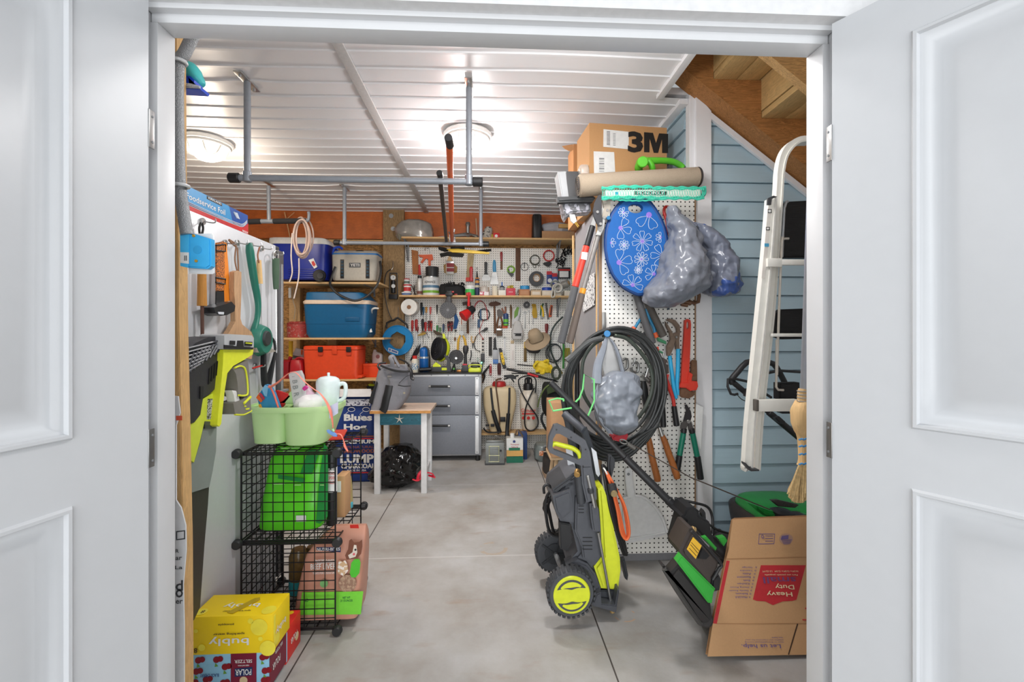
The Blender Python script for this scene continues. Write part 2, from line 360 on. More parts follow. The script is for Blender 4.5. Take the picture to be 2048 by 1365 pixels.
def door(n, u, sgn, ang, vp):
    o = P(u, 667, 1.09); o.z = 0; d = V((sgn*math.sin(math.radians(ang)), -math.cos(math.radians(ang)), 0)); nrm = V((-sgn*math.cos(math.radians(ang)), -math.sin(math.radians(ang)), 0))
    W, H, z0 = .81, 2.078, .012; s = S(); th = .044
    st = .155; pans = [(st, W-.12, 1.088, 1.972), (st, W-.12, .24, .955)]
    pt = lambda a, z, h: o+d*a+V((0, 0, z))+nrm*h
    prof = [(0, 0), (.004, .004), (.010, .004), (.013, -.001), (.018, -.002), (.026, -.009), (.036, -.011), (.046, -.012), (.074, -.004)]
    prof = [(f*1.05, h*1.7) for f, h in prof]
    for a0, a1, z0_, z1_ in pans:
        R = [[pt(a0+f, z0_+f, h), pt(a1-f, z0_+f, h), pt(a1-f, z1_-f, h), pt(a0+f, z1_-f, h)] for f, h in prof]
        s.rings(R, c0=False, c1=True)
    zs = [z0, .24, .955, 1.088, 1.972, H]; xs = [0, st, W-.12, W]
    for i in range(3):
        for j in range(5):
            if i == 1 and j in (1, 3): continue
            s.bm.faces.new([s.bm.verts.new(pt(a, z, 0)) for a, z in ((xs[i], zs[j]), (xs[i+1], zs[j]), (xs[i+1], zs[j+1]), (xs[i], zs[j+1]))])
    for a, b in (((0, z0), (0, H)), ((0, H), (W, H)), ((W, H), (W, z0)), ((W, z0), (0, z0))):
        s.bm.faces.new([s.bm.verts.new(x) for x in (pt(*a, 0), pt(*b, 0), pt(*b, -th), pt(*a, -th))])
    s.bm.faces.new([s.bm.verts.new(pt(a, z, -th)) for a, z in ((0, z0), (W, z0), (W, H), (0, H))])
    bmesh.ops.remove_doubles(s.bm, verts=s.bm.verts, dist=1e-5)
    dr = struct('door_%d' % n, s, mt(204, 206, 209, .38, 0, .05, 25, .015, speck((160, 158, 154), .82, 28)))
    for hz in (1.78, 1.03, .29):
        c = o+V((0, 0, hz))+V((sgn*.0, .008, 0)); h = S().box(c, (.004, .018, .09), bev=.0015); hi = obj('hinge', h, mt(150, 150, 150, .35, .8), dr)
        for q in (-.03, .03): obj('screw', S().cyl(c+V((-sgn*.001, .002, q)), c+V((-sgn*.0035, .002, q)), .003, seg=10), GR, hi)
    return dr
door(1, 297, -1, 13.7, 0); door(2, 1664, 1, 30, 0)
# ceiling: vinyl boards with raised beads, sagging a little where they are screwed
s = S(); nx = 80; rows = []; y = YF; bead = []
while y < 5.2: bead.append(y); y += .143
off = (2.185-YF) % .143
prof = []
for k in range(-1, len(bead)+1):
    y0 = YF+off+k*.143
    prof += [(y0-.009, 0), (y0-.007, -.007), (y0+.007, -.007), (y0+.009, 0), (y0+.07, .003)]
prof = [p for p in prof if 1.2 <= p[0] <= 5.12]
R = []
for yy, dz in prof:
    r = []
    for i in range(nx+1):
        x = XL+(XR-XL)*i/nx
        sag = .010*NZ.noise(V((x*.9, yy*.7, 3)))+.006*math.sin(x*2.1+yy*.5)
        for hx, hy in ((-1.30, 2.46), (-.10, 2.5), (-1.35, 4.2), (-.09, 4.22)): sag += -.012*math.exp(-((x-hx)**2+(yy-hy)**2)/.05)+.02*math.exp(-((x-hx)**2+(yy-hy)**2)/.02)
        r.append(V((x, yy, CEIL+dz+sag)))
    R.append(r)
s.rings(R, closed=False)
ce = struct('ceiling', s, VINYL)
slab('ceiling_frame', XL, .95, YF, 5.2, CEIL+.03, CEIL+.07, WALLW); 
# cut the ceiling right of the stair opening
bm = bmesh.new(); bm.from_mesh(ce.data)
def inside(c): return c.x < .96 or (c.y > 2.52 and c.x < 1.2)
bmesh.ops.delete(bm, geom=[f for f in bm.faces if not inside(f.calc_center_median())], context='FACES'); bm.to_mesh(ce.data); bm.free()
slab('ceiling_frame_right', .95, 1.3, 2.56, 5.2, CEIL+.03, CEIL+.07, WALLW)
GT = mt(196, 194, 193, .6, 0, .2, 60, .1)
struct('trim_4', S().box((-.705, 3.25, CEIL-.012), (.05, 3.9, .012)), GT)
struct('trim_5', S().box((.965, 1.87, CEIL-.008), (.04, 1.3, .03)), VINYL)
struct('trim_6', S().box((1.12, 3.8, CEIL-.014), (.05, 2.5, .03)), VINYL)
# blue lap siding: end wall of the stair closet and the wall running back from its corner
SID = mt(172, 196, 208, .55, 0, .05, 30, .03, st=(.3, 1, 4)); EX = .109; Z0 = 1.959-17*EX
s = S(); n = 0
z = Z0-EX
while z < 3.3:
    pr = [(.014, z+EX-.005), (-.006, z+EX-.005), (-.02, z), (.014, z)]
    a = [V((1.16, 2.56+y, zz)) for y, zz in pr]; b = [V((XR, 2.56+y, zz)) for y, zz in pr]; s.rings([a, b]); z += EX
s.box(((1.16+XR)/2, 2.60, 1.6), (XR-1.16, .07, 3.4), bev=0)
struct('wall_stair', s, SID, flat=True)
s = S(); z = Z0-EX
while z < CEIL-.02:
    pr = [(.014, z+EX-.005), (-.006, z+EX-.005), (-.02, z), (.014, z)]
    s.rings([[V((1.16+x, 2.6, zz)) for x, zz in pr], [V((1.16+x, 5.12, zz)) for x, zz in pr]]); z += EX
s.box((1.19, 3.86, 1.33), (.05, 2.5, 2.66), bev=0)
struct('wall_right_back', s, SID, flat=True)
crop(0, 0, 1)
struct('trim_7', S().poly([(1392, 185), (1423, 222), (1426, 1118), (1392, 1118)], 2.54, .022, .002), TRIM)
struct('trim_8', S().poly([(1379, 170), (1394, 188), (1394, 1118), (1379, 1118)], 2.585, .05, .002), TRIM)
struct('trim_9', S().poly([(1422, 224), (1640, 398), (1640, 411), (1422, 237)], 2.54, .02, .001), TRIM)
# underside of the outdoor stair
sA, sB = P(1340.7, 160, 2.54), P(1608, 374, 2.54); sm_ = (sB.z-sA.z)/(sB.x-sA.x); ln = lambda x: sA.z+sm_*(x-sA.x)
nA, nB = P(1427, 158, 2.40), P(1523, 236, 2.40); run, rise = nB.x-nA.x, nA.z-nB.z
def saw(x0, x1, y0, y1, s):
    pts = [(x0, ln(x0)), (x1, ln(x1))]; up = []; k = -2
    while True:
        xa = nA.x+run*k; xb = xa+run; zz = nA.z-rise*k; 
        if xa > x1: break
        up += [(max(x0, xa), zz), (min(x1, xb), zz)] if xb > x0 else []; k += 1
    poly = [V((x, y0, z)) for x, z in pts+up[::-1]]
    return s.prism(poly, (0, y1-y0, 0))
ST = mt(186, 128, 72, .65, 0, .1, 30, .12, gX); TRD = mt(216, 180, 122, .65, 0, .1, 30, .1, gYl)
t = T('staircase', 'unpainted timber staircase descending to the right against blue siding, seen from below', 'stairs')
obj('stringer', saw(.7, 2.28, 2.40, 2.54, S()), ST, t); obj('stringer', saw(.7, 2.28, 2.0, 2.045, S()), mt(208, 166, 110, .65, 0, .1, 30, .1, gX), t); obj('stringer', saw(.7, 2.28, 1.5, 1.54, S()), ST, t)
for k in range(-2, 6):
    xa = nA.x+run*k; zz = nA.z-rise*k
    if xa < .9 and zz > 3.0: pass
    for h in (0, 1): obj('tread', S().box((xa+.066+h*.13, 1.97, zz+.018), (.126, 1.1, .034), bev=.003), TRD, t)
    obj('riser', S().box((xa+.008, 1.97, zz+.14), (.018, 1.08, .2), bev=.002), TRD, t)
# back wall dressing: painted beam, posts, OSB
struct('trim_10', S().box((-.6, 5.085, 2.50), (6.4, .06, .31), bev=0), mt(206, 108, 44, .5, 0, .05, 12, .2, gXl))
struct('trim_11', S().bx(766, 418, 808, 905, 5.0, .07, .004), mt(170, 138, 96, .75, 0, .2, 40, .12, gZ))
struct('trim_12', S().bx(560, 478, 768, 486, 5.02, .09, .002).bx(655, 486, 672, 905, 5.06, .08, .002).bx(578, 486, 600, 905, 5.06, .08, .002), PINE)
# peg board across the back wall
PEG = mt(238, 236, 230, .5, 0, 0, 30, .02, holes)
struct('wall_back_pegboard', S().box((.02, BACK+.004, 1.13), (2.02, .006, 2.26), bev=0), PEG)
s = S()
for z in (1.245, .88): s.box((.02, BACK-.0005, z), (2.0, .004, .004), bev=0)
struct('trim_13', s, mt(205, 203, 198, .5))
# ---------------- ceiling lamps, overhead racks and the poles on them ----------------
for (x, y, col, e, lb) in ((-1.98, 3.25, (1, .82, .6), 2.4, 'round caged ceiling lamp glowing warm at the left'), (-.15, 3.05, (1, 1, 1), 3, 'round caged ceiling lamp glowing white above the orange pole'), (.30, 1.62, (1, 1, 1), 3, 'added round caged ceiling lamp, unseen above the doorway frame, brightening the interior')):  # the third lamp is added out of view for more interior light
    t = T('ceiling_lamp', lb, 'lamp', 'bulkhead lamps on the ceiling'); z = CEIL-.008
    obj('base', S().lathe([(0, .155), (-.012, .165), (-.03, .16), (-.04, .135)], (x, y, z)), WH, t)
    obj('diffuser', S().lathe([(-.03, .132), (-.06, .125), (-.09, .105), (-.115, .07), (-.125, .02)], (x, y, z)), mt(255, 250, 235, .4, kind=glow(e, col)), t)
    g = S()
    for a in (0, 1):
        for d in (-.05, .05):
            pts = []
            for k in range(9):
                q = -1+2*k/8; w = math.sqrt(max(0, 1-(d/.14)**2)); X, Y = (q*.14*w, d) if a else (d, q*.14*w)
                rr = min(1, math.hypot(X, Y)/.14); pts.append((x+X, y+Y, z-.035-.098*math.sqrt(1-rr*rr)))
            g.tube(pts, .0055, 6)
    g.torus((x, y, z-.04), .14, .008, (0, 0, 1)); obj('guard', g, WH, t)
PIPE = mt(150, 156, 164, .45, .3); FOAM = mt(40, 40, 42, .85)
def rack(x0, x1, y, z, lb, cap=.022):
    t = T('pipe_rack', lb, 'rack', 'grey pipe racks hung from the ceiling')
    obj('bar', S().cyl((x0, y, z), (x1, y, z), .0165), PIPE, t)
    for x in (x0+.05, x1-.03):
        obj('hanger', S().cyl((x, y, z), (x, y, CEIL-.01), .017).cyl((x, y, z-.02), (x, y, z+.035), .022), PIPE, t)
        p = obj('ceiling_plate', S().box((x, y, CEIL-.012), (.04, .2, .006)), STEEL, t)
        for d in (-.07, .07): obj('bolt', S().cyl((x, y+d, CEIL-.025), (x, y+d, CEIL-.012), .008, seg=6), GALV, p)
    for x, d in ((x0, -1), (x1, 1)): obj('end_cap', S().cyl((x-d*.01, y, z), (x+d*.045, y, z), .026), BLK, t)
rack(-1.345, -.085, 2.47, 2.13, 'front grey pipe rack with black end caps hung under the ceiling')
rack(-1.39, -.055, 4.22, 2.135, 'rear grey pipe rack hung in front of the upper shelf')
t = T('pipe_rack', 'short hanging pipe with black foam sleeve holding a coil of clear hose', 'rack', 'grey pipe racks hung from the ceiling')
crop(0, 0, 1); Yt = 4.14
obj('hanger', S().cyl(P(538, 443, Yt), P(537, 372, Yt), .017), PIPE, t); obj('bar', S().cyl(P(522, 443, Yt), P(547, 443, Yt), .02), PIPE, t)
obj('foam_sleeve', S().cyl(P(492, 444, Yt), P(522, 443, Yt), .024).cyl(P(547, 443, Yt), P(612, 442, Yt), .024), FOAM, t)
obj('hook', S().tube([P(608, 442, Yt), P(616, 441, Yt), P(618, 430, Yt), P(617, 424, Yt)], .014), PIPE, t); obj('ceiling_plate', S().box((P(537, 372, Yt).x, Yt, CEIL-.012), (.04, .2, .006)), STEEL, t)
t = T('hose_coil', 'coil of clear plastic hose hanging from the foam covered pipe', 'hose')
s = S(); crop(540, 400, 3.592)
for k in range(7):
    cx, cy, rx, ry = 232+random.uniform(-16, 16), 275+random.uniform(-12, 14), 52+random.uniform(-8, 16), 135+random.uniform(-12, 10)
    s.tube([P(a, b, 4.06+.02*k) for a, b in bez(cx, cy, rx, ry, 20)], .0075, 7, True, 2)
obj('coil', s, mt(214, 190, 178, .25, 0, 0, 30, .1, None, .75), t)
obj('hose_tail', S().tube([P(160, 240, 4.05), P(152, 400, 4.05), P(160, 520, 4.05), P(140, 590, 4.05)], .006).tube([P(208, 420, 4.03), P(206, 560, 4.03), P(172, 710, 4.03)], .006), mt(210, 196, 186, .3), t)
crop(0, 0, 1)
t = T('broom', 'push broom with orange handle lying across the overhead pipe racks', 'broom')
a, b = P(899, 286, 2.08), P(904, 480, 4.3); a.z = b.z = 2.175
obj('handle', S().cyl(a, b, .0165), ORG, t); obj('grip', S().cyl(a-V((0, .06, 0)), a+V((0, .03, 0)), .0185), BLK, t)
crop(860, 260, 5.25)
obj('bracket', S().poly([(205, 1040), (215, 1075), (255, 1075), (262, 1040), (252, 1040), (245, 1062), (222, 1062), (213, 1040)], 4.25, .03).poly([(200, 1100), (262, 1110), (270, 1190), (205, 1195)], 4.3, .04), mt(205, 205, 205, .4), t)
obj('broom_head', S().poly([(172, 1250), (300, 1248), (440, 1262), (628, 1285), (620, 1302), (470, 1296), (380, 1290), (230, 1285)], 4.36, .03, .004), YEL, t)
obj('bristles', S().poly([(85, 1222), (180, 1242), (190, 1268), (150, 1275), (88, 1252)], 4.4, .04).poly([(100, 1300), (185, 1280), (355, 1300), (340, 1330), (230, 1325), (180, 1315), (110, 1330)], 4.4, .05).poly([(215, 1225), (362, 1222), (362, 1250), (215, 1250)], 4.4, .05).poly([(490, 1265), (640, 1250), (645, 1268), (580, 1278)], 4.42, .03), mt(30, 28, 26, .9, 0, .5, 200), t)
t = T('squeegee', 'black handled floor squeegee lying on the pipe racks beside the orange broom', 'squeegee')
crop(0, 0, 1); a, b = P(880, 354, 2.48), P(893, 487, 4.3); a.z = b.z = 2.168
obj('handle', S().cyl(a, b, .0145), mt(52, 46, 42, .5), t); obj('grip', S().cyl(a-V((0, .03, 0)), a+V((0, .02, 0)), .017), BLK, t)
crop(860, 260, 5.25); obj('blade', S().poly([(188, 1068), (250, 1082), (262, 1100), (330, 1098), (440, 1106), (260, 1120), (215, 1100)], 4.2, .03), BLK, t)
# ---------------- wall shelves ----------------
def shelf(lb, u0, u1, v, Y, z, dep, br=(), dr=.2):
    t = T('wall_shelf', lb, 'shelf', 'pine wall shelves')
    a, b = P(u0, v, Y).x, P(u1, v, Y).x
    obj('board', S().box(((a+b)/2, Y+dep/2, z-.009), (b-a, dep, .019)), PINE, t)
    for u in br:
        x = P(u, v, Y+dep*.5).x
        obj('bracket', S().box((x, Y+dep*.5, z-.021), (.02, dep*.85, .004)).box((x, Y+dep-.012, z-.02-dr/2), (.02, .004, dr)).tube([(x, Y+dep*(.95-2.8*dr if dr < .2 else .15), z-.024), (x, Y+dep-.014, z-dr)], .006, sm=0), GR, t)
    return t
crop(0, 0, 1)
ZS1, ZS2, ZL1, ZL2, ZL3 = 2.318, 1.705, 1.81, 1.255, .842
shelf('long pine shelf under the orange beam, topmost on the back wall', 798, 1152, 474, 4.78, ZS1, .285, (812, 1118))
shelf('long pine shelf crossing the pegboard, full of paint cans and tape', 798, 1142, 592, 4.81, ZS2, .255, (1118,))
shelf('low pine shelf by the floor carrying the two garden sprayers', 963, 1105, 868, 4.86, .218, .2)
shelf('pine shelf carrying the navy cooler and the grey soft cooler', 560, 760, 567, 4.55, ZL1, .46, (738,), .09)
shelf('pine shelf carrying the large blue cooler', 560, 768, 675, 4.55, ZL2, .46, (740,), .09)
shelf('pine shelf carrying the orange dry box', 560, 768, 756, 4.55, ZL3, .46, (738,), .09)
# ---------------- top shelf ----------------
crop(780, 400, 5.12)
one('wrapped_bundle', S().loft([(175, 160, 330, .12), (200, 110, 400, .2), (260, 62, 440, .22), (330, 60, 450, .22), (372, 90, 440, .2)], 4.82, 2.4, wr=.02, wf=18, sub=3), mt(170, 166, 160, .2, .3, .8, 14, .25), 'silver bundle wrapped in clear plastic on the topmost shelf', 'bundle', rest=ZS1)
t = T('tripod_stand', 'grey metal three-legged stand behind the orange broom on the top shelf', 'stand', rest=ZS1)
obj('foot', S().cyl(P(790, 330, 4.95), P(650, 360, 4.9), .012, .02).cyl(P(790, 330, 4.95), P(900, 368, 4.9), .012, .02).cyl(P(790, 330, 4.95), P(800, 368, 4.85), .012, .02), TIN, t)
obj('post', S().lat(797, [(335, 14), (300, 18), (260, 16), (240, 26), (218, 20)], 4.95), TIN, t)
one('bracket', S().poly([(460, 345), (550, 335), (556, 368), (450, 368)], 4.95, .05, .004), TIN, 'flat grey metal piece beside the silver bundle', 'bracket', rest=ZS1)
one('flag_stick', S().cyl(P(880, 130, 5.0), P(895, 365, 5.0), .008), mt(205, 170, 140, .7), 'thin pale stick leaning against the orange beam', 'stick', rest=ZS1)
one('rolled_bag', S().loft([(228, 980, 1030, .05), (250, 960, 1050, .07), (300, 950, 1050, .08), (365, 940, 1035, .07)], 4.9, 2.3, wr=.01, sub=2), mt(200, 196, 186, .5, 0, .5, 30, .2, speck((60, 60, 60), .58, 40)), 'rolled patterned bag standing on the top shelf behind the pipe rack', 'bag', rest=ZS1)
one('yellow_packet', S().bx(1030, 308, 1058, 368, 4.92, .03), mt(190, 170, 60, .5), 'small yellow green packet beside the red tin on the top shelf', 'packet', rest=ZS1)
t = T('tin', 'small red tin with a white emblem on the top shelf', 'tin', rest=ZS1)
obj('body', S().bx(1058, 303, 1122, 366, 4.86, .06, .004), mt(210, 36, 40, .4), t); obj('emblem', S().disc(1088, 335, 15, 4.8588, .001), WH, t); obj('base_label', S().bx(1060, 360, 1120, 367, 4.8588, .001, 0), WH, t)
t = T('tool_case', 'upright black plastic case on the top shelf by the cardboard box', 'case', rest=ZS1)
obj('shell', S().loft([(120, 1462, 1540, .12), (132, 1456, 1548, .14), (350, 1452, 1552, .14), (368, 1462, 1545, .12)], 4.84, 5), BLK, t); obj('rib', S().bx(1494, 128, 1506, 360, 4.83, .01), BLK, t)
one('cardboard_box', S().bx(1556, 282, 1890, 370, 4.84, .2, .003), mt(186, 142, 102, .85), 'low brown cardboard box at the right end of the top shelf', 'box', rest=ZS1)
one('plastic_bag', S().loft([(172, 1600, 1780, .1), (200, 1560, 1850, .16), (250, 1555, 1850, .18), (285, 1600, 1830, .14)], 4.86, 2.2, wr=.03, wf=16, sub=3), mt(190, 190, 196, .2, 0, .9, 14, .15, None, .85), 'crumpled clear bag of parts lying on the brown cardboard box', 'bag', rest=ZS1+.079)
one('wood_offcut', S().bx(1730, 222, 1850, 262, 4.83, .1), mt(206, 160, 96, .7), 'short wood offcut lying on the crumpled clear bag', 'wood', rest=ZS1+.125)
one('rag', S().loft([(345, 70, 90, .02), (370, 76, 118, .03), (410, 90, 112, .02)], 4.75, 2, wr=.006), mt(120, 116, 100, .9), 'small cloth scrap hanging off the left shelf end', 'cloth')
# writing on the orange beam
INK = mt(90, 40, 20, .7); INK2 = mt(60, 40, 36, .6)
# ---------------- upper peg board ----------------
B = BACK-.001
def hang(u, v, Y=None): return None
one('wood_board', S().poly([(220, 510), (285, 525), (292, 765), (232, 760)], B, .02, .002), mt(196, 122, 62, .6, kind=gZ), 'upright orange-brown wood board hanging at the upper left of the pegboard', 'board')
t = T('pistol_clamp', 'orange pistol grip clamp hanging at the upper left of the pegboard', 'clamp')
obj('body', S().poly([(292, 560), (330, 562), (432, 558), (440, 612), (415, 622), (416, 672), (392, 672), (390, 605), (365, 600), (330, 648), (312, 640), (340, 592), (300, 580)], B, .03, .004), mt(226, 96, 48, .45), t)
obj('hook', S().tube([P(360, 515, B-.01), P(362, 492, B-.03), P(400, 495, B-.02), P(410, 550, B-.01)], .004), STEEL, t)
one('red_tool', S().poly([(292, 665), (306, 660), (318, 765), (290, 768)], B-.022, .02, .003), RED, 'small red tool tip showing below the orange-brown board', 'tool')
def brush(lb, u, v0, vh, v1, w, hm, fm, bm_, Y=B, grp=None):
    t = T('paint_brush', lb, 'brush', grp)
    obj('handle', S().loft([(v0, u-w*.10, u+w*.10, .01), (v0+(vh-v0)*.3, u-w*.16, u+w*.16, .016), (v0+(vh-v0)*.7, u-w*.12, u+w*.12, .014), (vh, u-w*.38, u+w*.38, .016)], Y-.02, 3, sub=3), hm, t)
    obj('ferrule', S().bx(u-w*.5, vh, u+w*.5, vh+(v1-vh)*.25, Y-.022, .02), STEEL, t)
    obj('bristles', S().poly([(u-w*.48, vh+(v1-vh)*.25), (u+w*.48, vh+(v1-vh)*.25), (u+w*.5, v1), (u-w*.5, v1)], Y-.003, .014), bm_, t); return t
t = brush('wide paint brush in red and white packaging hanging from a pale handle', 612, 485, 625, 765, 84, mt(216, 180, 130, .5), None, mt(226, 214, 190, .8))
obj('packaging', S().bx(580, 648, 656, 735, B-.026, .003), mt(150, 44, 50, .5), t); obj('packaging_stripe', S().bx(580, 690, 656, 698, B-.0275, .001, 0).bx(585, 736, 650, 760, B-.0275, .001, 0), WH, t)
one('block_brush', S().poly([(548, 670), (575, 650), (655, 650), (690, 690), (684, 745), (650, 750), (556, 750)], B, .006), mt(170, 134, 82, .9, 0, .6, 150), 'tan bristled block brush hanging behind the packaged paint brush', 'brush')
t = T('sanding_block', 'long pale wood sanding block with red lower edge on the pegboard', 'tool')
obj('block', S().poly([(795, 550), (862, 545), (845, 700), (838, 800), (782, 796)], B, .03, .003), mt(206, 184, 140, .7, kind=gZ), t); obj('red_edge', S().bx(776, 795, 852, 836, B-.031, .03), mt(214, 60, 50, .5), t)
t = T('lighter', 'red gas lighter hanging in front of the sanding block', 'lighter')
obj('body', S().loft([(690, 822, 838, .01), (715, 812, 850, .02), (770, 816, 846, .02), (830, 812, 848, .02)], B-.055, 3), mt(206, 44, 46, .35), t); obj('ring', S().torus(P(832, 700, B-.045), mm(14, B), .003), mt(206, 44, 46, .35), t)
t = T('putty_knife', 'wide bladed grey scraper with grey handle on the upper pegboard', 'scraper')
obj('handle', S().loft([(636, 972, 992, .012), (650, 966, 998, .018), (740, 970, 994, .014), (765, 962, 1004, .012)], B-.02, 3), DG, t); obj('blade', S().poly([(962, 765), (1004, 765), (1034, 800), (1022, 828), (945, 828), (940, 798)], B-.004, .003), TIN, t)
t = T('putty_knife', 'tapered steel scraper with bright blue handle on the upper pegboard', 'scraper')
obj('handle', S().loft([(616, 1060, 1074, .012), (640, 1052, 1084, .02), (700, 1050, 1086, .02), (738, 1054, 1088, .016)], B-.022, 3), mt(30, 140, 190, .4), t); obj('blade', S().poly([(1052, 738), (1090, 738), (1112, 865), (1026, 865), (1036, 790)], B-.004, .003), TIN, t)
t = T('file', 'narrow red handled scraper with rusty blade on the upper pegboard', 'scraper')
obj('handle', S().loft([(532, 1134, 1146, .01), (545, 1126, 1154, .016), (610, 1130, 1152, .014), (628, 1132, 1150, .01)], B-.02, 2.5), mt(150, 34, 36, .4), t); obj('blade', S().bx(1130, 628, 1154, 715, B-.008, .005), RUST, t)
t = T('tape_measure_ring', 'small lime green looped strap with black tag on the upper pegboard', 'strap')
obj('loop', S().torus(P(1240, 715, B-.012), mm(36, B), .007).torus(P(1236, 712, B-.024), mm(33, B), .006), mt(140, 190, 60, .5), t); obj('tag', S().poly([(1200, 720), (1218, 705), (1226, 735), (1270, 762), (1245, 792), (1205, 745)], B-.018, .01), BLK, t)
one('wood_ruler', S().bx(1286, 490, 1336, 830, B-.014, .013), mt(110, 76, 54, .7, kind=gZ), 'upright dark brown wood strip on the upper pegboard', 'board')
t = T('hoop', 'thin grey metal hoop with a crossing pin on the upper pegboard', 'ring')
obj('rim', S().torus(P(1378, 686, B-.01), mm(38, B), .003), DG, t); obj('pin', S().tube([P(1378, 640, B-.01), P(1374, 700, B-.012)], .004, sm=0), DG, t)
s = S(); 
for k in range(4): s.torus(P(1482+k, 618-k*2, B-.006-.006*k), mm(50-k, B), .004)
s.tube([P(1460, 660, B-.02), P(1470, 690, B-.02), P(1490, 692, B-.02), P(1494, 665, B-.02)], .003).tube([P(1500, 655, B-.02), P(1525, 680, B-.02), P(1530, 660, B-.02), P(1512, 640, B-.02)], .003)
one('cable_coil', s, mt(82, 80, 66, .6), 'small coil of dark grey wire left of the red coil', 'cable')
t = T('coiled_cord', 'coil of bright red air hose with black fitting on the upper pegboard', 'hose'); s = S()
for k in range(5): s.torus(P(1626, 572, B-.006-.007*k), mm(55-3*(k % 2), B), .0055)
obj('coil', s, mt(196, 40, 40, .4), t); obj('fitting', S().poly([(1580, 640), (1640, 630), (1655, 655), (1625, 685), (1605, 680), (1565, 655)], B-.03, .02, .003), BLK, t)
t = T('strap_bundle', 'shaggy black strap bundle hanging at the upper right of the pegboard', 'strap'); s = S()
for k in range(26):
    u, v = random.choice([(1780, 520), (1820, 490), (1760, 600), (1840, 520), (1745, 625)]); u += random.uniform(-30, 30); v += random.uniform(-30, 30)
    s.tube([P(u, v, B-.01), P(u+random.uniform(-30, 30), v+20, B-.04), P(u+random.uniform(-20, 20), v+45, B-.02)], .006, 6)
obj('straps', s, mt(20, 20, 22, .8), t)
t = T('tape_roll', 'large roll of dark grey tape hanging on the upper pegboard', 'tape')
obj('roll', S().hole(bez(1500, 806, 75, 76, 30), bez(1502, 798, 38, 42, 30), B-.001, .05), mt(62, 62, 66, .5), t); obj('core', S().hole(bez(1502, 798, 38, 42, 30), bez(1502, 798, 33, 37, 30), B-.001, .045), CARD, t)
for (lb, u0, v0, u1, v1, c, hh, dy) in (('red and blue blister card left of the white pack', 1604, 745, 1668, 862, (40, 60, 130), 1, .012), ('second red and blue blister card partly behind the white pack', 1660, 765, 1722, 868, (60, 80, 150), 1, .028), ('black and white pack hanging above the silver tape rolls', 1718, 692, 1848, 805, (40, 40, 42), 0, .044)):
    t = T('blister_pack', lb, 'pack', 'packs on the upper pegboard')
    obj('card', S().bx(u0, v0, u1, v1, B-dy, .01), mt(*c, .5), t)
    if hh: obj('header', S().bx(u0, v0-14, u1-10, v0+22, B-dy-.002, .002, 0), mt(200, 36, 48, .5), t); obj('window', S().disc((u0+u1)/2, v1-35, 22, B-dy-.001, .006), WH, t)
    else: obj('panel', S().bx(u0+18, v0+38, u1-20, v1-12, B-dy-.006, .006), WH, t); obj('stripe', S().bx(u0+5, v0+18, u1-5, v0+34, B-dy-.002, .002, 0), RED, t)
# ---------------- middle shelf ----------------
ys = 4.84
def can(name, lb, u, w, v0, v1, mat, cat, cap=None, band=None, Y=4.86, rest=ZS2, grp=None, neck=None):
    t = T(name, lb, cat, grp, rest=rest); r = w/2
    if neck: obj('body', S().lat(u, [(v1, r*.95), (v1-3, r), (v0+neck[1], r), (v0+neck[1]*.5, r*.75), (v0, neck[0])], Y+mm(r, Y)), mat, t)
    else: obj('body', S().lat(u, [(v1, r*.96), (v1-2, r), (v0+2, r), (v0, r*.96)], Y+mm(r, Y)), mat, t)
    if cap: obj('cap', S().lat(u, [(cap[0], cap[2]/2), (cap[1]+2, cap[2]/2), (cap[1], cap[2]/2*.85)], Y+mm(r, Y)), cap[3], t)
    if band:
        for b0, b1, bm_ in band: obj('printed_band', S().lat(u, [(b1, r*1.01), (b0, r*1.01)], Y+mm(r, Y)), bm_, t)
    return t
PRD = mt(196, 50, 50, .4)
can('jar', 'small red and white jar, topmost at the left end of the middle shelf', 172, 56, 812, 868, WH, 'jar', (815, 803, 60, mt(200, 90, 90, .4)), [(830, 855, mt(100, 120, 110, .5))], rest=ZS2+.115+.0)
can('jar', 'red labelled white jar under the smallest jar at the shelf left end', 178, 74, 870, 945, WH, 'jar', (880, 866, 82, PRD), [(895, 935, PRD)], Y=4.85, rest=ZS2+.036)
can('tub', 'shallow blue and white tub at the bottom of the jar stack', 168, 92, 945, 978, mt(90, 120, 170, .5), 'tub', (955, 943, 100, WH), Y=4.83)
can('spray_can', 'slim white and grey spray can left of the big paint can', 304, 52, 800, 976, mt(206, 204, 200, .35, .3), 'can', (800, 772, 44, BLK), [(930, 960, mt(120, 70, 60, .5))])
t = can('paint_can', 'large white paint can with green band and a black cup on top', 420, 168, 784, 976, mt(226, 226, 224, .35), 'can', None, [(872, 898, mt(90, 130, 160, .4)), (925, 950, mt(126, 180, 50, .4)), (784, 792, STEEL)], Y=4.83)
txt(t, 'ADVANCE', 408, 832, 24, 4.829, BLK, w=110)
one('cup', S().lat(432, [(782, 60), (778, 64), (690, 67), (676, 66), (674, 58)], 4.92), mt(46, 46, 48, .45), 'black plastic cup standing on the white paint can', 'cup', rest=ZS2+.2)
t = T('screwdriver_bunch', 'thin black and steel picks leaning left of the slim spray can', 'tool', rest=ZS2)
for a in ((222, 875, 262, 975), (240, 880, 255, 975), (252, 875, 248, 975)): obj('pick', S().cyl(P(a[0], a[1], 4.95), P(a[2], a[3], 4.85), .004, .006), BLK if a[0] != 240 else STEEL, t)
t = T('glove_heap', 'heap of black gloves and straps right of the white paint can', 'gloves', rest=ZS2); s = S()
s.loft([(860, 530, 680, .08), (880, 515, 755, .12), (930, 512, 765, .14), (972, 515, 765, .14)], 4.84, 2.3, wr=.02, wf=25, sub=2)
obj('gloves', s, mt(22, 22, 24, .8, 0, .4), t); s = S()
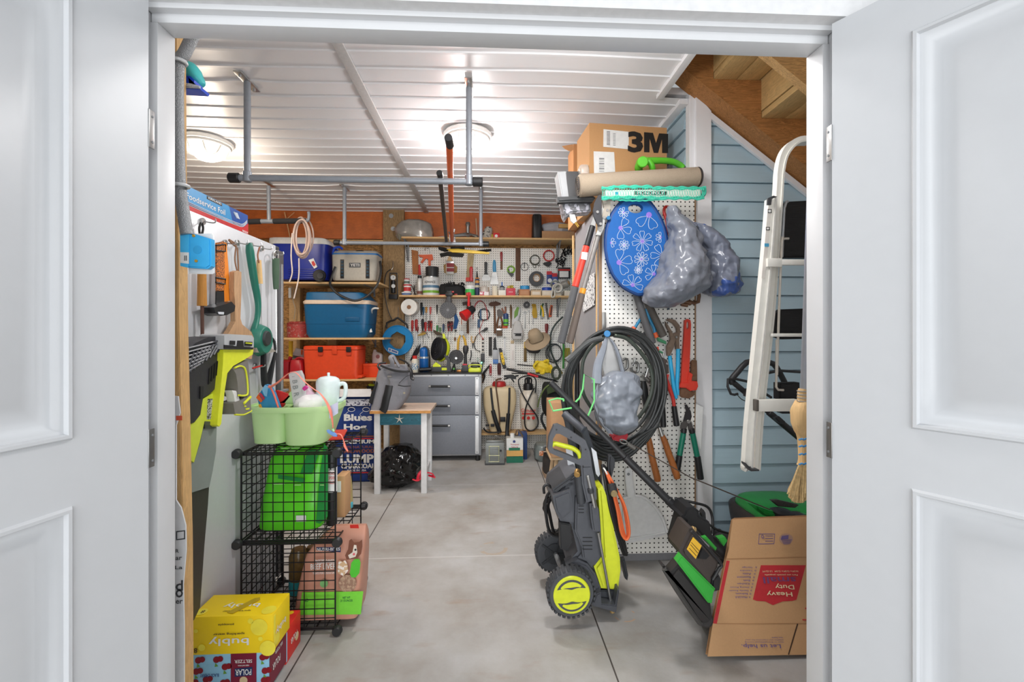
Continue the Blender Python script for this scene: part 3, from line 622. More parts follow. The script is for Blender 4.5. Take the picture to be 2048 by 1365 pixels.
for k in range(22): u = random.uniform(560, 760); s.tube([P(u, 875, 4.84), P(u+random.uniform(-12, 12), 850, 4.83), P(u+random.uniform(-20, 20), random.uniform(830, 870), 4.82)], .005, 5)
obj('straps', s, BLK, t); obj('red_trim', S().bx(620, 930, 655, 945, 4.83, .01).bx(505, 966, 590, 974, 4.835, .01).bx(660, 958, 690, 967, 4.83, .01), RED, t)
can('tub', 'white and green plastic tub in the middle of the shelf', 820, 100, 880, 972, mt(70, 190, 90, .4), 'tub', (890, 866, 112, WH), [(885, 905, WH)], Y=4.84)
t = can('caulk_tube', 'dark blue and yellow caulk tube with black nozzle', 893, 44, 800, 970, mt(44, 52, 90, .4), 'tube', (795, 784, 42, mt(220, 130, 40)), [(815, 840, mt(210, 150, 60)), (862, 885, mt(200, 190, 160))], Y=4.86)
obj('nozzle', S().cyl(P(893, 790, 4.88), P(890, 715, 4.88), .012, .004), BLK, t); obj('ring', S().torus(P(890, 688, 4.88), mm(8, 4.88), .0018), BLK, t)
one('box', S().bx(918, 932, 1012, 974, 4.86, .08), mt(200, 90, 110, .5, kind=speck((235, 230, 230), .5, 30)), 'pink and white carton under a small clear bag', 'box', rest=ZS2)
one('parts_bag', S().loft([(868, 945, 985, .04), (890, 922, 1010, .06), (930, 925, 1008, .06)], 4.87, 2.2, wr=.01, sub=2), mt(200, 190, 180, .3, 0, .5, 20, .3), 'small clear bag of parts on the pink and white carton', 'bag', rest=ZS2+.041)
one('cardboard_piece', S().bx(925, 833, 1015, 930, 5.0, .01), CARD, 'brown cardboard piece standing behind the small parts bag', 'cardboard', rest=ZS2)
t = can('thread_cone', 'tall cream spool of string on the middle shelf', 1075, 56, 872, 972, mt(232, 224, 204, .8, 0, .4, 120), 'spool')
can('glue_bottle', 'small dark glue bottle with blue nozzle on a white bin', 1147, 52, 862, 918, mt(40, 44, 60, .4), 'bottle', (862, 824, 12, mt(40, 110, 200)), [(880, 905, mt(150, 150, 150))], rest=ZS2+.052, neck=(10, 10))
one('bin', S().bx(1110, 915, 1186, 974, 4.85, .1, .004), mt(232, 228, 216, .5), 'white bin under the small glue bottle', 'bin', rest=ZS2)
t = T('bin', 'raspberry red bin filled with small coloured packets', 'bin', rest=ZS2)
obj('box', S().bx(1190, 895, 1284, 974, 4.85, .1, .004), mt(200, 50, 70, .5), t); obj('packets', S().box(P(1215, 888, 4.9), (.03, .04, .03)).box(P(1245, 882, 4.9), (.03, .03, .03), rz=.4), mt(210, 170, 60, .5, 0, 0, 60, .8), t); txt(t, '...', 1236, 935, 8, 4.849, WH, w=40)
one('corner_tool', S().cyl(P(1300, 970, 4.86), P(1312, 915, 4.9), .005), STEEL, 'thin steel tool leaning right of the raspberry red bin', 'tool')
for lb, u0, u1, v0, c in (('brown cardboard bin under the light blue tape roll', 1322, 1432, 905, (176, 120, 84)), ('cardboard bin with label right of the light blue tape', 1442, 1550, 916, (206, 180, 146)), ('white cardboard bin under the dark blue ring', 1558, 1660, 916, (216, 204, 184)), ('white cardboard bin behind the coiled white rope', 1682, 1756, 918, (222, 216, 200)), ('last white cardboard bin at the right end of the middle shelf', 1786, 1858, 916, (222, 216, 200))):
    t = T('bin', lb, 'bin', 'cardboard parts bins on the middle shelf', rest=ZS2)
    obj('box', S().bx(u0, v0, u1, 974, 4.85, .12, .003), mt(*c, .8), t); obj('paper_label', S().bx(u0+14, v0+14, u1-14, 962, 4.8492, .001, 0), mt(226, 216, 200, .8) if u0 > 1400 else mt(190, 140, 104, .7), t)
one('tape_roll', S().lat(1380, [(908, 50), (864, 50), (862, 46)], 4.92), mt(50, 150, 206, .4), 'roll of light blue painter tape on the brown cardboard bin', 'tape', rest=ZS2+.065)
one('sand_tray', S().bx(1448, 898, 1545, 918, 4.87, .07), mt(110, 100, 84, .7, kind=speck((180, 170, 150), .5, 80)), 'dark tray of small parts in the labelled cardboard bin', 'tray', rest=ZS2+.055)
one('tape_roll', S().lat(1605, [(912, 52), (876, 52), (872, 46)], 4.92), mt(30, 70, 170, .4), 'dark blue tape roll on the white cardboard bin', 'tape', rest=ZS2+.054)
t = T('tape_roll', 'silver grey tape roll leaning at the right of the middle shelf', 'tape')
a = P(1760, 880, 4.93); obj('roll', S().cyl(a, P(1830, 850, 4.88), mm(40, 4.9), seg=24), mt(160, 160, 156, .35, .3), t); obj('core', S().cyl(P(1828, 851, 4.882), P(1834, 849, 4.878), mm(22, 4.9)), CARD, t)
one('tape_roll', S().torus(P(1690, 862, 4.95), mm(40, 4.95), .011, (0, .7, .7), sg=6), mt(150, 156, 150, .4), 'grey green tape roll behind the coiled white rope', 'tape')
s = S()
for k in range(7): s.torus(P(1712, 905, 4.84)+V((random.uniform(-.01, .01), -.006*k, 0)), mm(44, 4.84)-.004*(k % 3), .006)
s.tube([P(1668, 890, 4.79), P(1658, 950, 4.79), P(1655, 990, 4.79), P(1668, 997, 4.79), P(1685, 985, 4.79), P(1688, 930, 4.79)], .007)
one('rope_coil', s, mt(214, 210, 200, .9, 0, .6, 160, .2), 'coil of white and grey rope drooping over the middle shelf edge', 'rope')
# ---------------- lower peg board ----------------
crop(740, 590, 4.876)
t = T('paper_towel_roll', 'white paper towel roll at the upper left of the lower pegboard', 'roll')
a, b = P(380, 120, 4.84), P(408, 128, 5.04)
obj('paper', S().lathe([(0, .084), (.006, .087), ((b-a).length, .087), ((b-a).length+.001, .08)], a, b-a, 30), mt(236, 234, 228, .9, 0, .2), t); obj('core_hole', S().cyl(a-(b-a)*.02, a+(b-a)*.05, .022), mt(150, 110, 80, .9), t)
t.name = 'paper_towel_roll'
SDR = mt(180, 36, 34, .4)
def driver(lb, u, v0, v1, w, vs, hm, shm=STEEL, us=None, Y=B, cat='screwdriver', grp='screwdrivers on the pegboard', tip=None):
    t = T('screwdriver', lb, cat, grp); us = u if us is None else us
    obj('handle', S().loft([(v0, u-w*.25, u+w*.25, .012), (v0+(v1-v0)*.12, u-w*.5, u+w*.5, .022), (v0+(v1-v0)*.7, u-w*.42, u+w*.42, .02), (v0+(v1-v0)*.85, u-w*.28, u+w*.28, .014), (v1, u-w*.4, u+w*.4, .016)], Y-.03, 2.3, 12, sub=2), hm, t)
    obj('shaft', S().cyl(P(u, v1-3, Y-.02), P(us, vs, Y-.016), .0035, .003, 8), shm, t)
    return t
DBL, DOR = mt(30, 90, 130, .4), mt(216, 150, 40, .4)
driver('black handled tool left of the small blue driver', 502, 75, 195, 22, 205, BLK)
driver('small blue handled driver between the black tool and yellow driver', 522, 118, 195, 18, 230, DBL)
driver('small yellow handled screwdriver below the paper towel roll', 549, 118, 175, 20, 262, DOR)
driver('small pink handled screwdriver right of the yellow one', 590, 118, 190, 20, 252, mt(214, 90, 90, .4), us=586)
driver('thin black screwdriver between the pink one and the grey fan', 654, 96, 188, 16, 275, BLK, us=648)
driver('leftmost of the red handled screwdrivers in the lower row', 413, 248, 355, 26, 400, SDR)
driver('second of the red handled screwdrivers, longest shaft', 452, 240, 350, 30, 495, SDR, us=446)
driver('red screwdriver with tilted handle right of the longest one', 462, 310, 360, 30, 400, mt(120, 40, 36, .4), us=450)
driver('black handled screwdriver between two red handled ones', 514, 235, 355, 28, 470, BLK, us=522)
driver('red handled screwdriver right of the black one', 542, 265, 355, 28, 420, SDR, us=575)
driver('pair-left red and black screwdriver with crossing shaft', 575, 252, 355, 24, 490, mt(170, 40, 36, .4, kind=speck((30, 30, 30), .5, 60)), us=540)
driver('red and black screwdriver with shaft leaning right', 598, 252, 355, 24, 445, mt(170, 40, 36, .4, kind=speck((30, 30, 30), .52, 60)), us=606)
driver('tall green handled nut driver left of the short green one', 656, 296, 365, 22, 420, mt(60, 140, 80, .4))
driver('short green handled nut driver', 684, 318, 368, 18, 400, mt(100, 150, 90, .4))
driver('grey blue nut driver right of the green ones', 717, 284, 362, 22, 385, mt(60, 80, 120, .4))
driver('red and black screwdriver left of its twin beside the blue cloth', 767, 258, 355, 28, 490, mt(150, 34, 36, .4, kind=speck((30, 30, 30), .5, 60)), us=752)
driver('red and black screwdriver right of its twin beside the blue cloth', 797, 258, 355, 28, 480, mt(152, 34, 36, .4, kind=speck((30, 30, 30), .5, 60)), us=792)
t = T('multi_tool', 'yellow and brown adjustable tool lying across two hooks', 'tool')
obj('body', S().poly([(455, 402), (500, 372), (540, 366), (548, 380), (515, 396), (480, 400)], B-.035, .012, .002), mt(176, 140, 50, .5), t); obj('jaw', S().poly([(505, 350), (535, 352), (540, 372), (500, 374)], B-.03, .01), RUST, t)
t = T('pocket_knife', 'brown folding knife lying on the hooks above the lime fan', 'knife')
obj('handle', S().poly([(615, 340), (640, 350), (700, 378), (712, 400), (640, 388), (618, 365)], B-.04, .016, .003), mt(76, 60, 40, .6), t); obj('blade', S().poly([(700, 380), (790, 420), (705, 398)], B-.038, .003), STEEL, t)
t = T('shears', 'long black shears hanging by the blue torch', 'shears')
obj('blade', S().poly([(405, 635), (440, 560), (495, 470), (480, 560), (425, 640)], B-.02, .008).poly([(390, 640), (425, 560), (470, 485), (430, 640)], B-.01, .008), mt(50, 50, 54, .35, .5), t)
# grey handheld fan
t = T('clip_fan', 'grey round handheld fan hung by its clip from the middle shelf', 'fan'); c = P(762, 150, 4.79)
obj('housing', S().cyl(c+V((0, .025, 0)), c+V((0, -.025, 0)), mm(80, 4.79), seg=32), DG, t); g = S()
for r in (15, 28, 40, 52, 64, 75): g.torus(c-V((0, .028, 0)), mm(r, 4.79), .0022, seg=30, sg=5)
for k in range(18):
    a = math.pi*2*k/18; g.tube([c+V((math.cos(a)*.012, -.028, math.sin(a)*.012)), c+V((math.cos(a+.3)*mm(77, 4.79), -.028, math.sin(a+.3)*mm(77, 4.79)))], .0018, 5)
gr = obj('grille', g, mt(130, 130, 132, .45), t); obj('hub', S().cyl(c-V((0, .025, 0)), c-V((0, .034, 0)), .014), GR, gr)
obj('neck', S().loft([(-5, 752, 790, .03), (40, 742, 796, .035), (85, 725, 800, .04)], 4.775, 3), DG, t); obj('clip', S().bx(735, -22, 805, 10, 4.76, .05, .006).bx(748, -40, 795, -10, 4.78, .03, .004), BLK, t)
t = T('cloth', 'blue cloth strip hanging right of the grey fan', 'cloth'); obj('fabric', S().poly([(818, 115), (838, 120), (842, 190), (866, 250), (855, 290), (842, 334), (812, 334), (822, 240), (815, 170)], B-.002, .014, .003), mt(34, 84, 140, .8, 0, .5), t)
def hammer(lb, hp, sp, hm, gm, hw=.011, Y=B-.01):
    t = T('hammer', lb, 'hammer', 'hammers on the pegboard')
    obj('head', S().poly(hp, Y, .028, .004), hm, t); obj('handle', S().cyl(P(*sp[:2], Y-.014), P(*sp[2:], Y-.014), hw*.8, hw*1.15, 12), gm, t); return t
hammer('claw hammer with dark head and brown handle under the red clip light', [(900, 72), (940, 66), (985, 72), (985, 108), (940, 96), (905, 104)], (952, 100, 955, 378), mt(70, 56, 50, .5, .4), BRW, .012)
hammer('brown sledge hammer with a long oval head near the cable loop', [(1155, 95), (1175, 72), (1230, 64), (1275, 80), (1276, 95), (1235, 108), (1180, 112)], (1214, 105, 1220, 378), mt(96, 66, 52, .6, .3), BRW, .012)
t = T('clip_light', 'red and black clip-on light hanging from the middle shelf', 'light')
obj('stem', S().cyl(P(965, -25, 4.78), P(962, 110, 4.80), .012, .015), mt(214, 38, 40, .35), t); obj('clip', S().bx(935, -22, 985, 10, 4.775, .04, .004), mt(190, 30, 34, .4), t)
obj('shade', S().cyl(P(968, 165, 4.80), P(905, 215, 4.76), mm(38, 4.8), mm(56, 4.8), 20), mt(214, 38, 40, .35), t); obj('lamp_housing', S().cyl(P(1010, 130, 4.82), P(965, 168, 4.79), mm(34, 4.8), mm(40, 4.8), 18), BLK, t)
one('thermometer', S().cyl(P(893, 215, B-.02), P(893, 290, B-.02), .006), mt(200, 130, 110, .4), 'thin glass tube thermometer left of the claw hammer handle', 'thermometer')
s = S(); pts = []
for k in range(60):
    f = k/59; a = math.pi*(1-f); uu = 1075+70*math.cos(a)*1.0; vv = 240-180*math.sin(a)**.8; pts.append(P(uu+(6 if k % 2 else -6), vv+(5 if k % 2 else -5), B-.03))
one('coiled_cord', s.tube(pts, .0035, 6, sm=2), mt(200, 40, 52, .4), 'coiled red and white cord arching over the black cable loop', 'cord')
s = S()
for k in range(3): s.torus(P(1112, 192, B-.01-.008*k), mm(56-k*2, B), .004)
t = T('cable_loop', 'loop of black and blue cable below the red coiled cord', 'cable'); obj('loop', s, BLK, t); obj('blue_part', S().loft([(140, 1072, 1086, .01), (250, 1070, 1088, .012)], B-.04, 3).loft([(240, 1050, 1070, .01), (320, 1048, 1074, .012)], B-.04, 3), mt(50, 84, 120, .5), t)
t = T('cable', 'thin red wire with a bulb end hanging beside the black plug', 'cable'); obj('wire', S().tube([P(1110, 240, B-.03), P(1080, 310, B-.03), P(1068, 370, B-.03), P(1098, 418, B-.03)], .0028), mt(196, 50, 50, .5), t); obj('bulb', S().ell(P(1100, 430, B-.03), (.01, .01, .011)), mt(180, 60, 50, .3), t)
t = T('electric_cable', 'black power cord with plug curling down beside the white power strip', 'cord'); obj('cord', S().tube([P(1095, 350, B-.03), P(1040, 400, B-.035), P(1016, 470, B-.035), P(1030, 530, B-.035), P(1075, 555, B-.02)], .0042), BLK, t); obj('plug', S().loft([(318, 1130, 1148, .015), (335, 1110, 1150, .02), (358, 1086, 1120, .015)], B-.04, 3), BLK, t)
obj('prong', S().tube([P(1140, 345, B-.03), P(1165, 375, B-.03)], .002, sm=0), STEEL, t)
t = T('pliers', 'rusty brown tin snips hanging right of the sledge hammer', 'snips'); obj('jaws', S().poly([(1238, 150), (1262, 138), (1296, 165), (1300, 195), (1262, 230), (1240, 200)], B-.01, .016, .002), mt(84, 78, 74, .5, .5), t)
obj('handle', S().tube([P(1255, 215, B-.02), P(1240, 290, B-.02), P(1248, 345, B-.02)], [.008, .011, .009]).tube([P(1275, 210, B-.02), P(1290, 280, B-.02), P(1270, 350, B-.02)], [.008, .011, .009]), BRW, t)
brush('old wooden paint brush hanging below the tin snips', 1262, 300, 330, 402, 56, BRW, None, mt(110, 90, 74, .9), B-.02)
t = can('glue_bottle', 'blue and green labelled glue bottle hanging near the white glove', 1325, 50, 185, 300, mt(44, 70, 120, .4), 'bottle', (190, 180, 22, mt(44, 70, 120)), [(238, 270, mt(110, 190, 60, .4)), (282, 300, mt(110, 190, 60, .4))], Y=B-.05, rest=None)
one('orange_tray', S().bx(1290, 275, 1342, 326, B-.014, .012), mt(220, 90, 44, .5), 'orange plastic piece behind the blue and green bottle', 'tool')
t = T('pliers', 'small pliers with tan and red grips above the glue bottle', 'pliers'); obj('grip', S().tube([P(1285, 130, B-.02), P(1300, 160, B-.02), P(1310, 185, B-.02)], .009).tube([P(1320, 115, B-.02), P(1322, 150, B-.02), P(1318, 182, B-.02)], .01), mt(150, 100, 80, .5), t); obj('jaws', S().poly([(1296, 180), (1326, 178), (1318, 215), (1306, 215)], B-.01, .012), TIN, t)
t = T('file', 'long brown wood handled file left of the white glove', 'file'); obj('handle', S().loft([(95, 1368, 1376, .01), (130, 1362, 1388, .016), (190, 1364, 1386, .014), (240, 1368, 1382, .01)], B-.02, 2.2, 12), mt(110, 84, 50, .6), t); obj('blade', S().bx(1368, 240, 1380, 322, B-.008, .006), RUST, t)
t = T('work_glove', 'pale grey work glove with green lining hanging palm down', 'glove')
obj('cuff', S().loft([(108, 1428, 1448, .02), (135, 1405, 1465, .04), (200, 1390, 1462, .05), (290, 1378, 1440, .05)], B-.06, 2.2, wr=.006, sub=3), mt(206, 206, 208, .85, 0, .4), t)
obj('lining', S().poly([(1435, 115), (1455, 125), (1440, 200), (1405, 235), (1408, 165)], B-.062, .006, .002), mt(110, 150, 70, .7), t)
t = T('dust_bag', 'pale grey cloth bag with black band hanging under the work glove', 'bag'); obj('cloth', S().loft([(255, 1420, 1462, .03), (280, 1402, 1475, .06), (340, 1384, 1492, .08), (388, 1380, 1492, .09), (432, 1388, 1482, .08)], B-.1, 2.4, wr=.006, sub=3), mt(196, 194, 192, .9, 0, .4), t)
obj('band', S().loft([(376, 1378, 1494, .095), (402, 1384, 1488, .092)], B-.102, 2.4), mt(50, 50, 52, .8), t)
for lb, u, v0, v1, w in (('large steel combination wrench left of the bucket hat', 1512, 165, 330, 24), ('slim steel wrench right of the large combination wrench', 1550, 150, 290, 16), ('dark slim wrench hanging above the bucket hat brim', 1588, 190, 290, 14)):
    t = T('wrench', lb, 'wrench', 'wrenches on the pegboard'); obj('shaft', S().bx(u-w*.22, v0+10, u+w*.22, v1, B-.008, .006), TIN, t); obj('jaw', S().hole(bez(u, v0+8, w*.6, w*.7, 12), bez(u, v0+6, w*.28, w*.32, 12), B-.002, .01), TIN, t)
    s = S()
t = T('tape_roll', 'small round roll of black tape above the wrenches', 'tape'); obj('roll', S().hole(bez(1529, 98, 32, 32), bez(1529, 98, 12, 12), B-.001, .03), DG, t); obj('core', S().hole(bez(1529, 98, 12, 12), bez(1529, 98, 8, 8), B-.001, .028), GR, t)
s = S()
for k in range(5): s.tube([P(1580+k*8, 92, B-.01), P(1590+k*7, 130, B-.03), P(1585+k*10, 180, B-.03), P(1600+k*6, 225, B-.02)], .007, 6)
one('rope_bundle', s, mt(196, 160, 60, .8), 'bundle of mustard yellow line between black tape and pliers', 'rope')
t = T('pliers', 'pliers with yellow and green grips in the upper right of the lower pegboard', 'pliers'); obj('grip', S().tube([P(1690, 85, B-.02), P(1668, 140, B-.02), P(1662, 200, B-.02)], .009), mt(60, 110, 70, .5), t); obj('second_grip', S().tube([P(1665, 105, B-.03), P(1685, 150, B-.03), P(1690, 215, B-.03)], .01), YEL, t)
obj('jaws', S().poly([(1660, 198), (1692, 210), (1680, 235), (1664, 232)], B-.01, .01), TIN, t)
t = T('utility_knife', 'grey utility knife left of the orange knife', 'knife'); obj('body', S().poly([(1710, 80), (1725, 78), (1735, 150), (1746, 235), (1732, 240), (1716, 160)], B-.004, .016, .003), mt(100, 96, 92, .5, .3), t); obj('slider', S().bx(1722, 130, 1732, 150, B-.024, .004), BLK, t)
t = T('utility_knife', 'orange and black utility knife right of the grey knife', 'knife'); obj('body', S().poly([(1762, 98), (1784, 104), (1770, 215), (1744, 220), (1750, 150)], B-.004, .018, .003), mt(214, 96, 40, .45), t); obj('insert', S().poly([(1768, 112), (1778, 116), (1766, 200), (1756, 200)], B-.023, .003), BLK, t)
driver('round red handled punch to the right of the bucket hat', 1722, 282, 375, 36, 420, mt(120, 34, 34, .4))
# bucket hat
t = T('bucket_hat', 'tan bucket hat with a wide brim hanging on the lower pegboard', 'hat'); HT = mt(182, 160, 132, .9, 0, .3, 150)
c = P(1618, 420, B-.09); ax = V((-.35, -.6, .72)); 
obj('crown', S().lathe([(-.02, .082), (.04, .078), (.085, .066), (.105, .04), (.108, .001)], c, ax, 28), HT, t); obj('brim', S().lathe([(-.052, .148), (-.048, .150), (-.018, .088), (-.014, .08), (-.02, .086), (-.056, .147)], c, ax, 32, cap=False), HT, t)
q = V((0, 0, 1)).rotation_difference(ax.normalized()); obj('cord', S().tube([c+q @ V((math.cos(a)*.086, math.sin(a)*.086, -.008+.01*math.sin(3*a))) for a in [2*math.pi*k/24 for k in range(24)]], .0028, 6, True, 0).ell(c+q @ V((-.075, -.045, .035)), (.006, .006, .006)), mt(90, 76, 60, .8), t)
one('cap', S().loft([(478, 1545, 1650, .06), (530, 1528, 1665, .09), (562, 1550, 1650, .07), (572, 1590, 1630, .04)], B-.1, 2.2, sub=3), mt(66, 64, 68, .85), 'dark grey cap hanging behind the bucket hat', 'cap')
one('cap_strap', S().tube([P(1612, 568, B-.02), P(1608, 610, B-.02), P(1605, 650, B-.02), P(1598, 672, B-.02)], .004), mt(60, 50, 44, .8), 'thin dark strap hanging below the dark grey cap', 'strap')
t = T('pry_bar', 'yellow and brown flat handled bar hanging left of the dark grey cap', 'tool'); obj('handle', S().bx(1502, 462, 1528, 520, B-.018, .016, .003), mt(210, 170, 40, .5), t); obj('grip', S().bx(1500, 520, 1528, 652, B-.016, .014, .004), mt(110, 86, 40, .6), t)
t = T('garden_hose', 'dark green black hose arching down the right side of the pegboard', 'hose'); obj('hose', S().tube([P(1880, 215, B-.05), P(1800, 300, B-.06), P(1760, 400, B-.07), P(1762, 540, B-.07), P(1810, 660, B-.07), P(1860, 750, B-.06)], .010), mt(40, 54, 50, .5), t); obj('fitting', S().cyl(P(1855, 742, B-.06), P(1872, 770, B-.06), .013), mt(180, 150, 80, .3, .8), t)
s = S()
for k in range(5): s.tube([P(a, b, B-.01-.008*k) for a, b in bez(1790+k*5, 570+random.uniform(-8, 8), 78-k*4, 92-k*4, 18)], .0036, 6, True, 2)
one('cable_coil', s, mt(60, 66, 70, .6), 'loose coil of thin grey cable behind the dark hose', 'cable')
t = T('rubber_gloves', 'pair of bright yellow rubber gloves lying over a rod', 'gloves'); RG = mt(236, 206, 50, .5, 0, .3)
obj('palm', S().loft([(645, 1612, 1720, .05), (680, 1605, 1765, .07), (720, 1615, 1772, .07), (758, 1625, 1760, .05)], 4.92, 2.4, wr=.02, wf=25, sub=3), RG, t)
for a in ((1640, 650, 1600, 690, 1612, 725), (1700, 650, 1735, 640, 1738, 665), (1760, 690, 1775, 730, 1762, 765), (1700, 740, 1690, 765, 1660, 768), (1650, 735, 1625, 750, 1622, 735)): obj('finger', S().tube([P(a[0], a[1], 4.93), P(a[2], a[3], 4.9), P(a[4], a[5], 4.91)], [.016, .014, .009]), RG, t)
one('rope_bundle', S().tube([P(1885, 425, B-.05), P(1888, 560, B-.05), P(1884, 720, B-.05)], .011), mt(60, 140, 60, .5), 'green stake leaning at the right edge of the pegboard', 'stake')
s = S()
for k in range(9): u = 1905+k*5; s.tube([P(u, 520, B-.03), P(u+random.uniform(-8, 8), 580, B-.05), P(u-10+random.uniform(-8, 8), 640, B-.03)], .005, 6)
one('rope_bundle', s, mt(150, 140, 50, .8), 'skein of olive yellow rope right of the green stake', 'rope')
# second row right
t = T('pliers', 'large pliers with yellow grips and a round chrome head', 'pliers'); obj('head', S().poly([(872, 355), (890, 348), (915, 358), (916, 385), (900, 400), (880, 395), (870, 378)], B-.01, .016, .002), TIN, t)
obj('grip', S().tube([P(880, 395, B-.02), P(862, 450, B-.02), P(856, 540, B-.02)], [.008, .014, .012]).tube([P(905, 395, B-.02), P(925, 440, B-.02), P(938, 515, B-.02)], [.008, .014, .014]), mt(226, 180, 70, .5), t)
t = T('pliers', 'small pliers with pale tan grips left of the power cord', 'pliers'); obj('jaws', S().poly([(994, 470), (1012, 468), (1004, 520), (998, 522)], B-.01, .01), DG, t); obj('grip', S().tube([P(1000, 470, B-.02), P(988, 430, B-.02), P(994, 402, B-.02)], .008).tube([P(1006, 470, B-.02), P(1024, 435, B-.02), P(1026, 405, B-.02)], .008), mt(214, 180, 130, .5), t)
t = T('knife', 'brown handled chisel left of the yellow pliers', 'chisel'); obj('handle', S().loft([(342, 824, 846, .014), (360, 826, 844, .012)], B-.03, 3), BLK, t); obj('blade', S().cyl(P(835, 360, B-.02), P(828, 415, B-.02), .004), STEEL, t); obj('grip', S().cyl(P(830, 415, B-.02), P(828, 448, B-.02), .01), BRW, t)
one('funnel', S().tube([P(985, 540, B-.02), P(988, 590, B-.02), P(975, 640, B-.02)], .006), DG, 'dark curved strap right of the tall black work light', 'strap')
t = T('power_strip', 'white vertical power strip with black sockets on the pegboard', 'power strip'); obj('case', S().bx(1087, 415, 1115, 560, B-.025, .024, .004), mt(214, 208, 200, .5), t)
for k in range(4): obj('socket', S().disc(1101, 436+k*34, 10, B-.0255, .003), BLK if k in (1, 3) else DG, t)
t = T('charger', 'black charger with a glowing green light under the power strip', 'charger'); obj('case', S().bx(1080, 575, 1118, 660, B-.04, .038, .004), DG, t); obj('indicator_light', S().ell(P(1088, 662, B-.042), (.008, .004, .008)), mt(60, 230, 110, .4, kind=glow(3, (.2, 1, .5))), t); obj('cord', S().tube([P(1100, 655, B-.03), P(1098, 700, B-.03), P(1092, 735, B-.03)], .004), BLK, t)
one('rasp', S().bx(1157, 412, 1190, 596, B-.02, .018, .003), mt(50, 50, 50, .7, 0, .8, 300, .2, speck((110, 106, 100), .58, 120)), 'dark pitted rasp plate hanging upright left of the black brush', 'rasp')
t = T('paint_brush', 'black handled paint brush in a clear and blue sleeve', 'brush'); obj('handle', S().loft([(415, 1212, 1224, .01), (440, 1206, 1230, .014), (510, 1206, 1232, .014), (535, 1198, 1246, .014)], B-.03, 2.5, sub=2), BLK, t); obj('sleeve', S().bx(1197, 535, 1252, 630, B-.024, .02, .002), mt(170, 172, 176, .3), t); obj('blue_label', S().bx(1199, 632, 1250, 672, B-.024, .018, .002), mt(70, 120, 190, .4), t)
t = T('spirit_level', 'short yellow and black spirit level hanging tilted', 'level'); obj('body', S().poly([(1255, 522), (1282, 520), (1292, 560), (1332, 715), (1300, 722), (1272, 640)], B-.012, .022, .003), BLK, t)
obj('plate', S().poly([(1268, 565), (1292, 560), (1312, 640), (1312, 680), (1300, 684), (1286, 660)], B-.035, .004, .001), YEL, t); 
for a in ((1281, 585), (1291, 625), (1301, 665)): obj('vial', S().disc(*a, 5, B-.0395, .002), BLK, t)
t = T('thermometer', 'tall narrow glass thermometer with a ring right of the tilted level', 'thermometer'); obj('tube', S().bx(1306, 425, 1320, 580, B-.012, .01, .002), mt(210, 212, 214, .3), t); obj('ring', S().torus(P(1313, 415, B-.008), mm(8, B), .0018), STEEL, t); obj('bulb', S().ell(P(1326, 610, B-.01), (.012, .008, .02)), mt(220, 222, 200, .2), t)
t = T('door_jig', 'tall white plastic plate hanging right of the thermometer', 'plate'); obj('plate', S().bx(1368, 442, 1418, 718, B-.012, .01, .003), mt(236, 232, 226, .5), t); obj('corner_block', S().bx(1372, 446, 1404, 476, B-.02, .01), mt(200, 176, 140, .5), t); obj('slot', S().bx(1384, 540, 1402, 640, B-.0135, .002), mt(224, 216, 210, .5), t)
t = T('pocket_knife', 'closed red pocket knife standing upright on the pegboard', 'knife'); obj('body', S().loft([(675, 1168, 1180, .01), (690, 1162, 1187, .014), (765, 1164, 1188, .014), (785, 1170, 1184, .01)], B-.02, 3), mt(160, 30, 34, .35), t); obj('rivet', S().disc(1175, 690, 4, B-.021, .002).disc(1176, 772, 4, B-.021, .002), STEEL, t)
one('sheath', S().loft([(665, 1244, 1274, .012), (700, 1240, 1280, .02), (780, 1244, 1276, .018)], B-.022, 3), mt(78, 40, 38, .7), 'dark red brown sheath under the tilted spirit level', 'sheath')
t = T('crimping_tool', 'black crimping tool hanging below the charger', 'tool'); obj('arm', S().tube([P(1165, 690, B-.03), P(1130, 735, B-.03), P(1105, 770, B-.03)], [.008, .012, .014]).tube([P(1110, 770, B-.03), P(1118, 800, B-.03), P(1100, 850, B-.03)], [.014, .01, .007]), BLK, t); obj('arm_wire', S().tube([P(1150, 775, B-.02), P(1190, 800, B-.02), P(1230, 825, B-.02)], .002), STEEL, t)
one('pry_bar', S().tube([P(1098, 770, B-.015), P(1104, 830, B-.015), P(1098, 860, B-.015)], .008), BRW, 'short brown wooden peg below the black crimping tool', 'tool')
# ---------------- pegboard hooks (left bare) ----------------
for i, (u, v) in enumerate(((1890, 125), (1312, 408), (930, 395), (1270, 445))):
    one('peg_hook', S().tube([P(u, v, B), P(u, v, B-.03), P(u, v+6, B-.05)], .0022), STEEL, ('bare steel hook at the right edge of the lower pegboard', 'bare steel hook above the tall thermometer', 'bare steel hook by the yellow pliers', 'bare steel hook left of the white plate')[i], 'hook', 'bare hooks on the pegboard')
